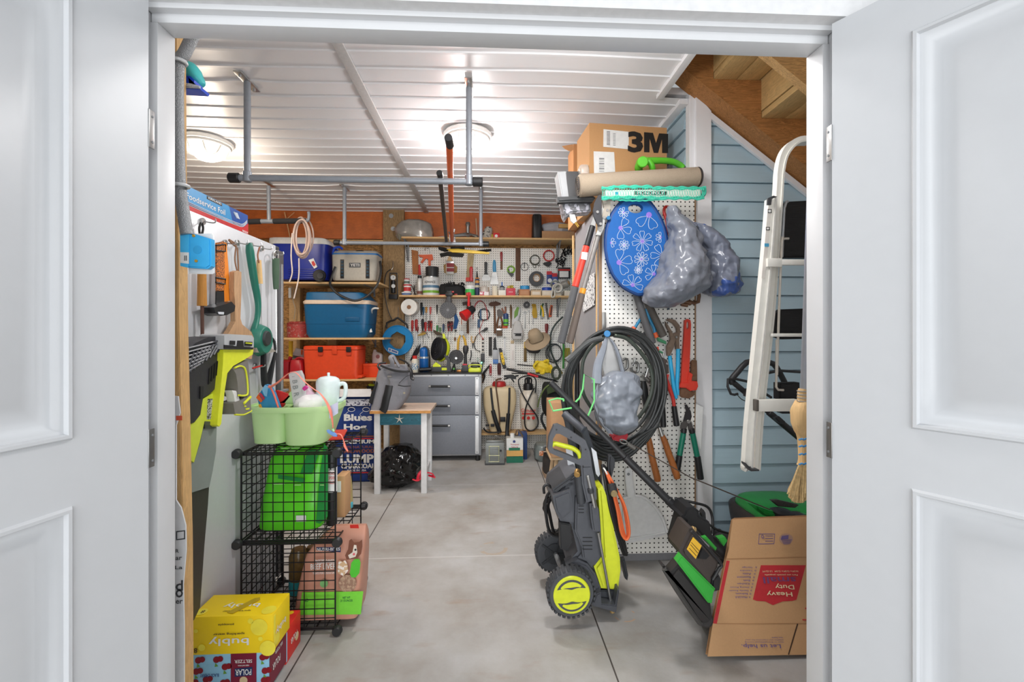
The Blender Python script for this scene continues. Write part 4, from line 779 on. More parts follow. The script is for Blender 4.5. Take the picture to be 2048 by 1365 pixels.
# ---------------- things on the left rear shelves ----------------
crop(540, 400, 3.592); NAVY = mt(22, 44, 150, .35)
t = T('cooler', 'navy blue wheeled cooler with white lid on the top left shelf', 'cooler', 'coolers on the shelves', rest=ZL1)
obj('body', S().loft([(345, 60, 455, .36), (380, 66, 450, .36), (500, 84, 446, .35), (588, 96, 440, .34), (592, 100, 436, .33)], 4.56, 7), NAVY, t)
obj('lid', S().loft([(299, 52, 425, .33), (304, 40, 440, .37), (330, 38, 462, .38), (346, 44, 464, .38)], 4.555, 7), WH, t)
s = S()
for k in range(5): s.bx(130, 500+k*16, 315, 507+k*16, 4.562, .02, .002)
obj('ribs', s, mt(18, 38, 130, .35), t); w_ = obj('wheel', S().disc(362, 552, 42, 4.55, .04), BLK, t); obj('hub', S().disc(362, 552, 22, 4.508, .012), DG, w_)
obj('handle', S().tube([P(452, 400, 4.6), P(462, 355, 4.58), P(500, 345, 4.6), P(520, 360, 4.62)], .012).tube([P(455, 385, 4.6), P(490, 370, 4.6)], .01, sm=0), mt(24, 70, 190, .4), t)
tg = obj('hang_tag', S().poly([(276, 438), (312, 425), (340, 488), (318, 500)], 4.555, .003), WH, t); obj('tag_print', S().poly([(298, 450), (314, 444), (328, 470), (316, 486), (302, 470)], 4.5515, .001), RED, tg)
t = T('soft_cooler', 'pale grey soft cooler with black lashing strips and shoulder strap', 'cooler', 'coolers on the shelves')
GC = mt(186, 180, 168, .75, 0, .15, 60)
obj('body', S().loft([(392, 470, 786, .24), (410, 468, 792, .27), (560, 470, 778, .27), (584, 474, 776, .27), (590, 480, 770, .26)], 4.57, 7, wr=.002), GC, t)
obj('lid', S().loft([(378, 482, 780, .21), (386, 472, 790, .25), (398, 468, 792, .27)], 4.57, 7), mt(160, 156, 148, .75), t)
obj('zip', S().loft([(399, 466, 794, .275), (409, 466, 794, .275)], 4.567, 7), mt(30, 110, 180, .5), t)
for u in (517, 700):
    b_ = obj('lashing_strip', S().bx(u-13, 428, u+14, 565, 4.567, .012, .002), BLK, t)
    for k in range(5): obj('loop', S().bx(u-7, 440+k*24, u+8, 452+k*24, 4.562, .006, .001), mt(36, 70, 90, .6), b_)
bd = obj('badge', S().bx(568, 452, 650, 486, 4.565, .008, .001), mt(84, 86, 88, .5), t); txt(bd, 'YETI', 609, 469, 19, 4.564, WH, w=62)
obj('top_handle', S().tube([P(600, 378, 4.6), P(630, 366, 4.59), P(665, 368, 4.59), P(685, 378, 4.6)], .006), BLK, t)
obj('shoulder_strap', S().tube([P(790, 440, 4.58), P(796, 520, 4.54), P(770, 610, 4.50), P(700, 690, 4.49), P(610, 725, 4.49), P(510, 690, 4.49), P(450, 640, 4.50), P(432, 590, 4.53), P(470, 480, 4.56)], .012, 8, flat=.45), BLK, t)
BC = mt(14, 92, 138, .35)
t = T('cooler', 'large medium blue cooler with tan rim on the middle left shelf', 'cooler', 'coolers on the shelves', rest=ZL2)
obj('body', S().loft([(752, 282, 752, .38), (800, 286, 748, .38), (890, 292, 742, .37), (892, 294, 740, .365), (960, 298, 738, .36), (985, 316, 720, .34)], 4.58, 8), BC, t)
obj('rim', S().loft([(724, 290, 745, .385), (736, 276, 756, .40), (752, 282, 752, .40)], 4.57, 8), mt(222, 200, 178, .5), t)
obj('lid', S().loft([(668, 306, 685, .34), (674, 298, 700, .36), (724, 292, 744, .38)], 4.575, 8), mt(20, 96, 142, .4), t)
obj('handle', S().tube([P(728, 810, 4.7), P(732, 785, 4.66), P(750, 774, 4.66), P(780, 776, 4.68)], .010), mt(226, 222, 214, .4), t)
obj('drain_plug', S().poly([(716, 935), (726, 918), (734, 945), (716, 948)], 4.572, .01), WH, t)
obj('embossed_panel', S().bx(540, 838, 640, 868, 4.578, .006, .002), mt(12, 86, 130, .35), t)
t = T('pot', 'weathered red round tin pot left of the large blue cooler', 'pot', rest=ZL2)
obj('body', S().lat(215, [(986, 78), (984, 82), (895, 84), (885, 82), (872, 66), (870, 10)], 4.8), mt(170, 60, 56, .6, 0, .2, 60, .3, speck((170, 130, 120), .6, 50)), t)
obj('rim', S().torus(P(215, 886, 4.8), mm(83, 4.8), .004, (0, 0, 1)), mt(150, 50, 46, .6), t)
t = T('dry_box', 'bright orange dry box with two black latches on the lower left shelf', 'box', rest=ZL3); OB = mt(230, 74, 32, .45)
obj('body', S().loft([(1065, 276, 666, .3), (1110, 278, 664, .3), (1235, 284, 660, .29), (1262, 288, 662, .29), (1268, 290, 655, .28)], 4.56, 12), OB, t)
obj('lid', S().loft([(1036, 284, 655, .28), (1042, 276, 664, .3), (1062, 274, 668, .3)], 4.555, 12), OB, t)
for u in (360, 563): l = obj('latch', S().bx(u-17, 1045, u+16, 1082, 4.54, .03, .003), BLK, t); obj('recess', S().bx(u-16, 1084, u+18, 1108, 4.55, .01, .002), mt(200, 60, 26, .5), l)
obj('centre_latch', S().bx(446, 1038, 480, 1098, 4.548, .012, .002), OB, t); obj('foot', S().bx(290, 1262, 420, 1272, 4.58, .2).bx(560, 1252, 660, 1268, 4.58, .2), OB, t)
t = T('dry_box', 'low long orange case sticking out right of the tall orange box', 'box', rest=ZL3)
obj('body', S().bx(668, 1150, 815, 1240, 4.73, .13, .006), OB, t); obj('lid', S().bx(668, 1143, 818, 1158, 4.725, .14, .004), mt(236, 86, 44, .45), t)
one('clear_bin', S().bx(580, 1040, 700, 1130, 4.88, .08, .006), mt(150, 80, 76, .3, 0, 0, 20, .2, None, .7), 'translucent reddish bin behind the tall orange box', 'bin', rest=ZL3+.02)
t = T('jug', 'white chemical jug with grey print behind the low orange case', 'jug', rest=ZL3)
obj('body', S().loft([(1072, 745, 762, .03), (1086, 742, 766, .04), (1100, 738, 800, .07), (1112, 736, 808, .08), (1260, 736, 808, .08)], 4.87, 4), mt(214, 204, 200, .45), t); obj('print', S().disc(775, 1122, 14, 4.868, .002), mt(160, 110, 110, .5), t)
t = T('fuel_can', 'red plastic fuel can at the left end of the lower shelf', 'can', rest=ZL3)
obj('body', S().loft([(1138, 175, 250, .2), (1160, 172, 262, .24), (1220, 170, 272, .26), (1272, 176, 272, .26)], 4.56, 5), mt(176, 24, 34, .4), t); obj('handle', S().tube([P(180, 1145, 4.66), P(200, 1128, 4.66), P(240, 1130, 4.66), P(250, 1145, 4.66)], .011), mt(176, 24, 34, .4), t)
t = T('fuel_can', 'darker red fuel can half hidden behind the metal door edge', 'can', rest=ZL3)
obj('body', S().loft([(1140, 100, 160, .15), (1150, 96, 170, .2), (1272, 96, 172, .2)], 4.62, 5), mt(150, 18, 30, .4), t); obj('spout', S().cyl(P(140, 1140, 4.68), P(150, 1120, 4.68), .018), mt(150, 18, 30, .4), t)
t = T('label_card', 'white card carton with orange print leaning behind the fuel cans', 'box', rest=ZL3+.2)
obj('card', S().poly([(185, 1010), (280, 1030), (268, 1082), (160, 1060)], 4.8, .03), mt(206, 206, 208, .5), t); obj('print', S().poly([(222, 1020), (238, 1024), (232, 1060), (222, 1056)], 4.769, .001), ORG, t)
one('spray_bottle', S().cyl(P(148, 1130, 4.75), P(150, 1015, 4.75), .02), YEL, 'narrow yellow bottle behind the fuel cans', 'bottle')
one('bag', S().loft([(1085, 180, 220, .05), (1110, 160, 225, .08), (1140, 150, 220, .08)], 4.82, 3, wr=.01), mt(130, 130, 126, .5), 'grey packet leaning behind the red fuel can', 'packet')
# outlet hardware and cable on the studs
one('wall_outlet', S().bx(132, 632, 152, 705, 5.02, .01), WH, 'white outlet plate on the stud by the metal door', 'outlet')
one('wall_cable', S().tube([P(170, 640, 5.0), P(165, 720, 4.99), P(180, 780, 4.99), P(172, 860, 4.99)], .004).tube([P(150, 500, 5.0), P(160, 640, 5.0)], .004, sm=0), mt(200, 190, 170, .6), 'pale electric cable stapled down the stud', 'cable')
one('wall_cable', S().tube([P(104, 88, 5.0), P(125, 180, 5.0), P(150, 300, 5.0)], .006).tube([P(175, 90, 5.0), P(118, 140, 5.0)], .004, sm=0), mt(210, 170, 120, .6), 'tan electric cable crossing the orange beam', 'cable')
# post: bolts, bike pump, fish tape reel
for i, (u, v) in enumerate(((870, 115), (884, 208))): t = T('bolt', ('upper galvanised bolt in the timber post', 'lower galvanised bolt in the timber post')[i], 'bolt', 'bolts in the post'); obj('washer', S().disc(u, v, 16, 4.999, .004), GALV, t); obj('head', S().disc(u, v, 8, 4.995, .01, seg=6), GALV, t)
t = T('bike_pump', 'black bicycle foot pump with gauge hanging on the timber post', 'pump')
obj('barrel', S().cyl(P(886, 580, 4.95), P(886, 670, 4.95), .026), BLK, t); obj('frame', S().tube([P(862, 525, 4.97), P(858, 690, 4.97)], .005, sm=0).tube([P(912, 525, 4.97), P(916, 690, 4.97)], .005, sm=0).tube([P(862, 527, 4.97), P(912, 527, 4.97)], .005, sm=0), DG, t)
g_ = obj('gauge', S().disc(886, 560, 18, 4.93, .02), WH, t); obj('gauge_needle', S().bx(885, 550, 888, 562, 4.9085, .001, 0), BLK, g_); obj('foot', S().bx(852, 678, 912, 712, 4.93, .06, .004), BLK, t)
obj('label', S().disc(886, 620, 14, 4.926, .004), WH, t); obj('hose', S().tube([P(868, 500, 4.96), P(835, 530, 4.96), P(822, 620, 4.96), P(832, 720, 4.96), P(850, 800, 4.96), P(875, 860, 4.96)], .005), BLK, t); obj('hook', S().tube([P(884, 440, 4.99), P(884, 480, 4.97), P(872, 505, 4.96)], .003), STEEL, t)
crop(740, 590, 4.876)
t = T('fish_tape_reel', 'bright blue fish tape reel with black handle hanging on the post', 'reel'); FT = mt(16, 132, 196, .35)
out = bez(270, 445, 148, 146, 36, -90, 270); hx = []
hv = [(262, 358), (345, 400), (348, 455), (300, 530), (240, 525), (185, 470), (205, 395)]
def along(poly, n):
    L = [math.dist(poly[i], poly[(i+1) % len(poly)]) for i in range(len(poly))]; tot = sum(L); o = []
    for k in range(n):
        d = tot*k/n; i = 0
        while d > L[i]: d -= L[i]; i += 1
        a, b = poly[i], poly[(i+1) % len(poly)]; f = d/L[i]; o.append((a[0]+(b[0]-a[0])*f, a[1]+(b[1]-a[1])*f))
    return o
obj('reel', S().hole(out, along(hv, 36), 4.96, .045), FT, t); obj('rim', S().torus(P(270, 445, 4.915), mm(142, 4.92), .006, seg=40), FT, t)
obj('handle', S().tube([P(165, 330, 4.93), P(165, 275, 4.93), P(235, 245, 4.93), P(265, 225, 4.93), P(300, 245, 4.93), P(358, 290, 4.93), P(365, 335, 4.93)], .011, sm=2), BLK, t)
obj('hook', S().tube([P(275, 120, 4.99), P(276, 190, 4.96), P(266, 225, 4.94)], .003), STEEL, t); l_ = obj('label', S().poly([(182, 515), (276, 552), (270, 582), (176, 548)], 4.914, .001), WH, t); obj('label_print', S().poly([(186, 522), (204, 529), (200, 550), (184, 544)], 4.9125, .0005).poly([(212, 534), (268, 555), (264, 572), (210, 552)], 4.9125, .0005), mt(90, 120, 180, .5), l_)
# ---------------- drawer cabinet and what stands on it ----------------
crop(700, 700, 4.452); yc = 4.59; CG = mt(126, 130, 138, .45, .2, .05, 60)
t = T('drawer_cabinet', 'grey three drawer garage cabinet with black handles against the pegboard', 'cabinet')
A = P(440, 222, yc); Bc = P(1168, 945, yc); zb = Bc.z; zt = A.z
obj('carcass', S().box(((A.x+Bc.x)/2, yc+.235, (zt+zb)/2), (Bc.x-A.x, .44, zt-zb), bev=.003), mt(170, 172, 176, .4, .4), t)
obj('worktop', S().box(((A.x+Bc.x)/2, yc+.225, zt+.008), (Bc.x-A.x+.01, .47, .016), bev=.003), BLK, t)
obj('top_rail', S().bx(440, 216, 1168, 238, yc-.002, .01, .001), mt(206, 208, 210, .35, .3), t)
for k, u in enumerate((575, 725, 875, 1025, 1145)): obj('rivet', S().disc(u, 227, 5, yc-.003, .003, seg=10), GR, t)
for (v0, v1, hv_) in ((241, 406, 327), (413, 579, 502), (588, 930, 678)):
    d = obj('drawer', S().bx(450, v0, 1144, v1, yc-.012, .014, .002), CG, t)
    obj('trim_strip', S().bx(1115, v0+3, 1147, v1-3, yc-.015, .004, .001), mt(224, 226, 228, .35, .2), d)
    obj('rivet', S().disc(1131, v0+15, 5, yc-.016, .002, seg=10), GR, d); obj('rivet', S().disc(1131, v1-18, 5, yc-.016, .002, seg=10), GR, d)
    a, b = P(700, hv_, yc-.045), P(893, hv_, yc-.045)
    obj('handle', S().cyl(a+V((.022, 0, 0)), b-V((.022, 0, 0)), .0115), BLK, d); obj('handle_end', S().cyl(a, a+V((.024, 0, 0)), .0135), STEEL, d); obj('handle_end', S().cyl(b-V((.024, 0, 0)), b, .0135), STEEL, d)
    obj('handle_post', S().cyl(a+V((.012, 0, 0)), a+V((.012, .035, 0)), .006), BLK, d); obj('handle_post', S().cyl(b-V((.012, 0, 0)), b-V((.012, -.035, 0)), .006), BLK, d)
for u, y in ((1137, yc+.03), (480, yc+.03), (1137, yc+.4), (480, yc+.4)): x = P(u, 900, yc).x; obj('foot', S().lathe([(0, .024), (.01, .026), (.03, .022), (zb+.002, .022)], (x, y, 0)), BLK, t)
ZT = zt+.016
crop(740, 590, 4.876)
t = T('torch', 'blue propane torch cylinder with brass burner standing on the cabinet', 'torch', rest=ZT)
obj('cylinder', S().lat(526, [(725, 42), (722, 44), (600, 44), (595, 40), (520, 42), (500, 34), (490, 20)], 4.78), mt(20, 96, 170, .35), t); obj('collar', S().lat(526, [(598, 45), (580, 45)], 4.78), mt(200, 206, 210, .3, .5), t); obj('burner', S().tube([P(520, 490, 4.78), P(545, 486, 4.77), P(568, 510, 4.76), P(572, 560, 4.76)], .010), DG, t)
t = T('battery_pack', 'black trigger bottle behind the blue torch cylinder', 'bottle', rest=ZT); obj('body', S().loft([(560, 560, 582, .04), (640, 556, 590, .05), (690, 560, 590, .05), (745, 558, 592, .05)], 4.84, 3), BLK, t)
t = T('spray_bottle', 'small white bottle with bright red cap at the left of the cabinet top', 'bottle', rest=ZT)
obj('body', S().lat(437, [(768, 30), (765, 32), (655, 32), (640, 26), (632, 18)], 4.66), mt(220, 216, 200, .4), t); obj('cap', S().lat(437, [(634, 22), (608, 22), (604, 18)], 4.66), RED, t); obj('label', S().lat(437, [(740, 32.6), (675, 32.6)], 4.66), mt(90, 140, 180, .5, kind=speck((230, 226, 210), .5, 90)), t)
t = T('work_fan', 'large lime and black tilting shop fan standing on the cabinet', 'fan', rest=ZT)
c = P(690, 545, 4.78); ax = V((-.8, -.55, .15)).normalized()
obj('housing', S().lathe([(-.03, .08), (-.02, .115), (.03, .125), (.045, .12)], c+ax*.01, ax, 30), mt(40, 40, 42, .5), t)
obj('rear_shell', S().lathe([(-.075, .04), (-.06, .10), (-.03, .127), (-.015, .129)], c+ax*.005, ax, 30), LIME, t)
g = S(); q = V((0, 0, 1)).rotation_difference(ax)
for r in (.03, .055, .08, .105): g.torus(c+ax*.06, r, .0025, ax, 26, 5)
for k in range(12): a = k*math.pi/6; g.tube([c+ax*.06+q @ V((math.cos(a)*.02, math.sin(a)*.02, 0)), c+ax*.05+q @ V((math.cos(a+.3)*.12, math.sin(a+.3)*.12, 0))], .0025, 5, sm=0)
obj('grille', g, BLK, t); obj('top_lug', S().poly([(705, 392), (725, 392), (740, 440), (712, 440)], 4.76, .03, .004), LIME, t)
obj('stand', S().poly([(672, 530), (700, 530), (780, 640), (785, 765), (745, 765), (748, 655)], 4.72, .03, .004), DG, t); obj('base', S().bx(590, 718, 780, 766, 4.70, .14, .008), DG, t); obj('battery', S().bx(698, 726, 752, 750, 4.694, .02, .003), LIME, t); obj('front_pad', S().poly([(612, 700), (640, 672), (690, 705), (690, 718), (612, 718)], 4.74, .04, .004), LIME, t)
obj('base_arm', S().cyl(P(480, 745, 4.68), P(600, 738, 4.70), .02), BLK, t)
t = T('desk_fan', 'small black round caged fan standing on the cabinet', 'fan', rest=ZT); c = P(840, 625, 4.76)
obj('housing', S().cyl(c+V((0, .03, 0)), c-V((0, .02, 0)), mm(70, 4.76), seg=30), BLK, t); g = S()
for r in (20, 32, 44, 56, 67): g.torus(c-V((0, .024, 0)), mm(r, 4.76), .0022, seg=28, sg=5)
for k in range(14): a = k*2*math.pi/14; g.tube([c+V((0, -.026, 0)), c+V((math.cos(a)*mm(40, 4.76), -.026, math.sin(a)*mm(40, 4.76))), c+V((math.cos(a+.4)*mm(68, 4.76), -.022, math.sin(a+.4)*mm(68, 4.76)))], .0018, 5)
gr = obj('grille', g, mt(90, 90, 92, .4), t); obj('hub', S().disc(840, 637, 12, 4.73, .01), STEEL, gr); obj('base', S().loft([(690, 815, 830, .03), (735, 800, 836, .1), (765, 795, 838, .14)], 4.7, 3), BLK, t); obj('switch', S().disc(818, 740, 10, 4.695, .01), mt(80, 160, 60, .4), t)
t = T('drill', 'black cordless light with long neck and red collar on the cabinet', 'light', rest=ZT)
obj('neck', S().loft([(508, 915, 950, .04), (530, 905, 962, .06), (575, 908, 955, .06), (600, 918, 946, .04), (685, 914, 948, .05)], 4.74, 2.4, sub=2), mt(48, 48, 50, .5), t); obj('collar', S().bx(903, 688, 945, 704, 4.735, .06, .004), mt(206, 40, 60, .4), t); obj('battery', S().bx(896, 702, 956, 764, 4.72, .09, .006), DG, t)
t = T('battery_lantern', 'lime and black flat battery light at the right end of the cabinet', 'light', rest=ZT)
obj('base', S().loft([(722, 975, 1080, .08), (740, 958, 1086, .1), (762, 960, 1084, .1)], 4.7, 6), LIME, t); obj('frame', S().tube([P(965, 722, 4.69), P(975, 700, 4.69), P(1075, 700, 4.69), P(1086, 722, 4.69)], .006), LIME, t); obj('top', S().loft([(675, 990, 1060, .05), (690, 985, 1070, .07), (722, 985, 1072, .08)], 4.72, 5), BLK, t); obj('clear_block', S().bx(1042, 628, 1062, 668, 4.8, .03), mt(150, 160, 150, .2), t)
obj('front_panel', S().bx(998, 706, 1046, 722, 4.695, .02, .002), mt(60, 66, 50, .4), t)
one('brass_fitting', S().bx(845, 745, 888, 764, 4.70, .03, .006), mt(190, 130, 70, .3, .7), 'brass coloured fitting in front of the black caged fan', 'fitting', rest=ZT)
# ---------------- sprayers and the rods above them ----------------
crop(700, 700, 4.452); CREAM = mt(222, 200, 160, .4, 0, 0, 20, .05); ZB = .2275
t = T('backpack_sprayer', 'cream backpack sprayer tank with red lid and black straps', 'sprayer')
obj('tank', S().loft([(322, 1240, 1420, .12), (335, 1205, 1455, .17), (365, 1186, 1474, .2), (440, 1184, 1480, .21), (520, 1192, 1470, .21), (600, 1212, 1452, .2), (680, 1236, 1432, .19), (715, 1246, 1420, .18)], 4.87, 4, sub=2), CREAM, t)
obj('lid', S().lat(1328, [(325, 60), (318, 62), (296, 60), (282, 50), (278, 30)], 4.97), mt(190, 44, 44, .4), t)
obj('strap', S().tube([P(1254, 338, 4.86), P(1262, 430, 4.84), P(1275, 540, 4.83)], .011, flat=.4).tube([P(1272, 540, 4.83), P(1300, 640, 4.83), P(1335, 735, 4.84)], .022, flat=.4), BLK, t); obj('strap', S().tube([P(1420, 338, 4.86), P(1418, 450, 4.84), P(1412, 570, 4.83)], .011, flat=.4).tube([P(1410, 568, 4.83), P(1400, 700, 4.83), P(1398, 770, 4.8)], .02, flat=.4), BLK, t)
obj('hose', S().tube([P(1345, 258, 4.95), P(1305, 270, 4.86), P(1300, 330, 4.84), P(1318, 470, 4.84), P(1332, 620, 4.84), P(1318, 750, 4.84)], .0085), mt(96, 66, 36, .35), t)
obj('cutout', S().bx(1332, 600, 1385, 642, 4.862, .02, .003), BLK, t); obj('valve', S().bx(1252, 662, 1285, 686, 4.86, .02, .003).bx(1206, 666, 1240, 684, 4.87, .02, .003), BLK, t); obj('lower_lever', S().tube([P(1190, 700, 4.88), P(1230, 735, 4.84), P(1340, 735, 4.83)], .009), BLK, t)
t = T('pump_sprayer', 'translucent white pump sprayer with red lettering and black hose', 'sprayer', rest=ZB)
obj('tank', S().lat(1592, [(732, 40), (722, 58), (690, 66), (600, 76), (520, 82), (440, 84), (410, 76), (385, 50), (370, 40)], 4.97), mt(226, 216, 200, .35), t)
obj('pump', S().lat(1587, [(380, 34), (372, 44), (330, 44), (318, 38), (312, 16), (275, 16)], 4.97), BLK, t); obj('handle', S().tube([P(1562, 330, 4.97), P(1560, 285, 4.97), P(1575, 268, 4.97), P(1602, 268, 4.97), P(1616, 285, 4.97), P(1612, 330, 4.97)], .009), BLK, t)
txt(t, 'Gilmour', 1588, 558, 34, 4.86, RED, w=132); obj('print_bar', S().bx(1530, 582, 1645, 594, 4.86, .001, 0), RED, t)
for k in range(3): obj('print_dot', S().disc(1545+44*k, 625, 15, 4.862, .001), RED, t)
obj('hose', S().tube([P(1640, 360, 4.9), P(1600, 440, 4.84), P(1560, 560, 4.83), P(1560, 700, 4.83), P(1610, 738, 4.83), P(1668, 700, 4.83), P(1668, 620, 4.84), P(1600, 520, 4.83), P(1530, 400, 4.86), P(1500, 300, 4.9), P(1530, 262, 4.9), P(1610, 250, 4.9), P(1655, 290, 4.9), P(1650, 400, 4.9)], .0075), BLK, t)
t = T('sprayer_wand', 'long black sprayer wand with red band lying diagonally above the sprayers', 'wand')
obj('tube', S().cyl(P(1395, 170, 4.86), P(1580, 212, 4.84), .014).cyl(P(1675, 242, 4.83), P(1835, 275, 4.82), .009), BLK, t); obj('red_band', S().cyl(P(1580, 212, 4.84), P(1675, 240, 4.83), .013), mt(206, 40, 44, .4), t)
obj('branch', S().tube([P(1600, 205, 4.84), P(1780, 265, 4.83), P(1850, 285, 4.82)], .008), BLK, t)
t = T('sprayer_wand', 'second black wand with trigger handle lying across the red lid', 'wand')
obj('tube', S().cyl(P(1500, 230, 4.9), P(1370, 262, 4.84), .008).cyl(P(1440, 210, 4.9), P(1600, 215, 4.92), .006), BLK, t); obj('trigger', S().poly([(1370, 228), (1450, 222), (1480, 240), (1480, 262), (1440, 262), (1400, 250), (1372, 245)], 4.86, .03, .004), BLK, t); obj('lever', S().tube([P(1440, 260, 4.85), P(1462, 290, 4.85)], .007, sm=0), BLK, t)
one('metal_rod', S().cyl(P(1488, 132, 4.98), P(1665, 148, 4.95), .007), BLK, 'straight black rod under the yellow rubber gloves', 'rod')
one('metal_rod', S().cyl(P(1660, 208, 4.98), P(1780, 203, 4.95), .007), mt(44, 44, 46, .5), 'thin dark rod just below the yellow rubber gloves', 'rod')
t = T('garden_backpack', 'black and green backpack hanging beside the pump sprayer', 'backpack')
obj('body', S().loft([(290, 1730, 1800, .1), (320, 1715, 1850, .2), (420, 1705, 1870, .24), (540, 1715, 1860, .22), (585, 1740, 1850, .16)], 4.7, 3, wr=.01, sub=2), mt(30, 32, 30, .8, 0, .3), t); obj('strap', S().tube([P(1790, 300, 4.68), P(1730, 350, 4.67), P(1690, 430, 4.67), P(1672, 510, 4.69)], .018, flat=.4), mt(98, 116, 66, .8), t)
obj('loop', S().tube([P(1720, 560, 4.7), P(1705, 620, 4.7), P(1740, 700, 4.7), P(1785, 735, 4.7)], .013, flat=.4), BLK, t); obj('pocket', S().poly([(1750, 340), (1800, 300), (1850, 330), (1840, 370), (1760, 400)], 4.68, .02, .006), mt(60, 74, 44, .8), t)
obj('hook_handle', S().hole(bez(1838, 210, 46, 62, 20), bez(1838, 212, 26, 42, 20), 4.72, .03), mt(52, 60, 46, .6), t)
t = T('space_heater', 'upright radiant gas heater with wire guard on the floor', 'heater', rest=0)
obj('body', S().bx(1206, 838, 1374, 1030, 4.44, .1, .008), mt(136, 140, 138, .4, .3), t); obj('edge', S().bx(1200, 1022, 1378, 1034, 4.435, .11, .004), DG, t)
g = S()
for u in (1240, 1325): g.tube([P(u, 868, 4.42), P(u, 1005, 4.42)], .003, 6, sm=0)
for v in (868, 950, 1005): g.tube([P(1235, v, 4.42), P(1330, v, 4.42)], .003, 6, sm=0)
obj('guard', g, mt(190, 190, 150, .35, .5), t); obj('top_plate', S().bx(1212, 816, 1370, 842, 4.45, .08, .006), mt(120, 122, 120, .3, .6), t); obj('valve', S().disc(1342, 905, 9, 4.438, .012), BLK, t); obj('wire', S().tube([P(1270, 816, 4.47), P(1290, 775, 4.47), P(1330, 785, 4.47), P(1350, 816, 4.47)], .002), STEEL, t)
t = T('solvent_tin', 'rectangular tin of thinner with white, orange and green label', 'tin', rest=0)
obj('body', S().bx(1392, 780, 1542, 998, 4.5, .11, .006), mt(214, 212, 206, .35, .3), t)
for a in ((1394, 785, 1540, 884, WH), (1394, 884, 1540, 940, mt(226, 176, 100, .4)), (1394, 940, 1540, 996, mt(24, 110, 84, .4)), (1414, 864, 1514, 888, mt(40, 120, 90, .4))): obj('label_panel', S().bx(a[0], a[1], a[2], a[3], 4.498 if a[1] != 864 else 4.497, .002, 0), a[4], t)
txt(t, 'Thompson', 1466, 836, 16, 4.497, mt(190, 60, 70), w=76); txt(t, 'Natural', 1466, 856, 14, 4.497, mt(190, 60, 70), w=60)
obj('emblem', S().disc(1462, 808, 12, 4.497, .001), mt(60, 70, 130, .5), t); obj('cap', S().cyl(P(1445, 784, 4.55), P(1445, 735, 4.55), .022), WH, t); obj('spout_clip', S().tube([P(1470, 750, 4.55), P(1495, 700, 4.55), P(1525, 740, 4.55), P(1540, 765, 4.55)], .008), mt(130, 110, 90, .4, .6), t)
one('solvent_tin', S().bx(1500, 752, 1578, 985, 4.62, .12, .005), mt(44, 70, 120, .4), 'dark blue tin half hidden behind the white and green tin', 'tin', rest=0)
t = T('clamshell_tray', 'clear plastic clamshell with orange label on the low shelf end', 'tray', rest=0)
obj('tray', S().loft([(800, 1660, 1830, .2), (830, 1644, 1850, .24), (912, 1640, 1846, .24), (938, 1664, 1830, .2)], 4.5, 5), mt(130, 140, 138, .2, 0, 0, 20, .1, None, .75), t); obj('label', S().poly([(1684, 862), (1760, 870), (1790, 922), (1684, 905)], 4.498, .002), mt(206, 120, 70, .5, kind=speck((230, 200, 180), .5, 60)), t)
t = T('work_boot', 'black ankle boot with pale sole standing on the floor at right', 'boot', rest=0); crop(1060, 840, 3.103)
obj('upper', S().loft([(262, 82, 125, .1), (280, 84, 148, .11), (300, 84, 152, .12), (340, 80, 154, .2), (405, 80, 154, .24)], 4.0, 3, sub=2), mt(46, 42, 40, .8), t); obj('sole', S().loft([(400, 78, 154, .26), (424, 80, 152, .26)], 3.99, 4), mt(160, 134, 110, .7), t); obj('collar', S().torus(P(116, 284, 4.06), mm(30, 4.06), .006, (0, .3, 1)), mt(190, 170, 150, .8), t); obj('pull_loop', S().tube([P(88, 275, 4.0), P(90, 250, 4.0), P(104, 250, 4.0), P(106, 270, 4.0)], .004), GR, t)
crop(700, 700, 4.452)
t = T('cardboard_box', 'tall open cardboard box standing behind the pressure washer', 'box', rest=.30)
obj('side', S().bx(1790, 590, 1945, 1075, 3.6, .3, .004), mt(204, 158, 116, .85), t)
t = T('step_stool', 'pale wooden step stool under the tall cardboard box', 'stool', rest=0)
obj('seat', S().box((P(1900, 1060, 3.75).x+.02, 3.76, .285), (.30, .3, .028), bev=.006), mt(214, 184, 146, .7), t)
for dx in (-.12, .14):
    for dy in (-.12, .12): obj('leg', S().cyl((P(1900, 1060, 3.75).x+.02+dx*.75, 3.76+dy*.75, .275), (P(1900, 1060, 3.75).x+.02+dx, 3.76+dy, 0), .016), mt(214, 184, 146, .7), t)
# ---------------- charcoal bag, side table, tote, bin bag ----------------
crop(470, 720, 4.875); CB = mt(26, 58, 130, .5, 0, .15, 20, .1)
t = T('charcoal_bag', 'tall blue and white paper bag of lump charcoal behind the side table', 'bag', rest=0)
yb = 3.98
obj('bag', S().loft([(335, 1010, 1330, .03), (380, 1008, 1345, .08), (480, 1005, 1370, .16), (700, 1002, 1395, .22), (1000, 1000, 1410, .24), (1140, 1004, 1412, .23), (1180, 1030, 1400, .2)], yb, 5, wr=.008, sub=3), CB, t)
obj('top_band', S().loft([(312, 1012, 1325, .02), (336, 1010, 1330, .035), (382, 1006, 1345, .085)], yb-.002, 5, wr=.006, sub=2, sy=1), mt(206, 204, 204, .6, 0, .2, 20), t)
yf = yb-.001-.012
TW = mt(240, 238, 234, .6); TC = mt(150, 84, 60, .6); TR = mt(200, 40, 44, .6)
obj('recipe_panel', S().bx(1055, 412, 1320, 476, yf+.03, .002, 0), mt(206, 206, 214, .6, kind=speck((60, 60, 90), .56, 50)), t)
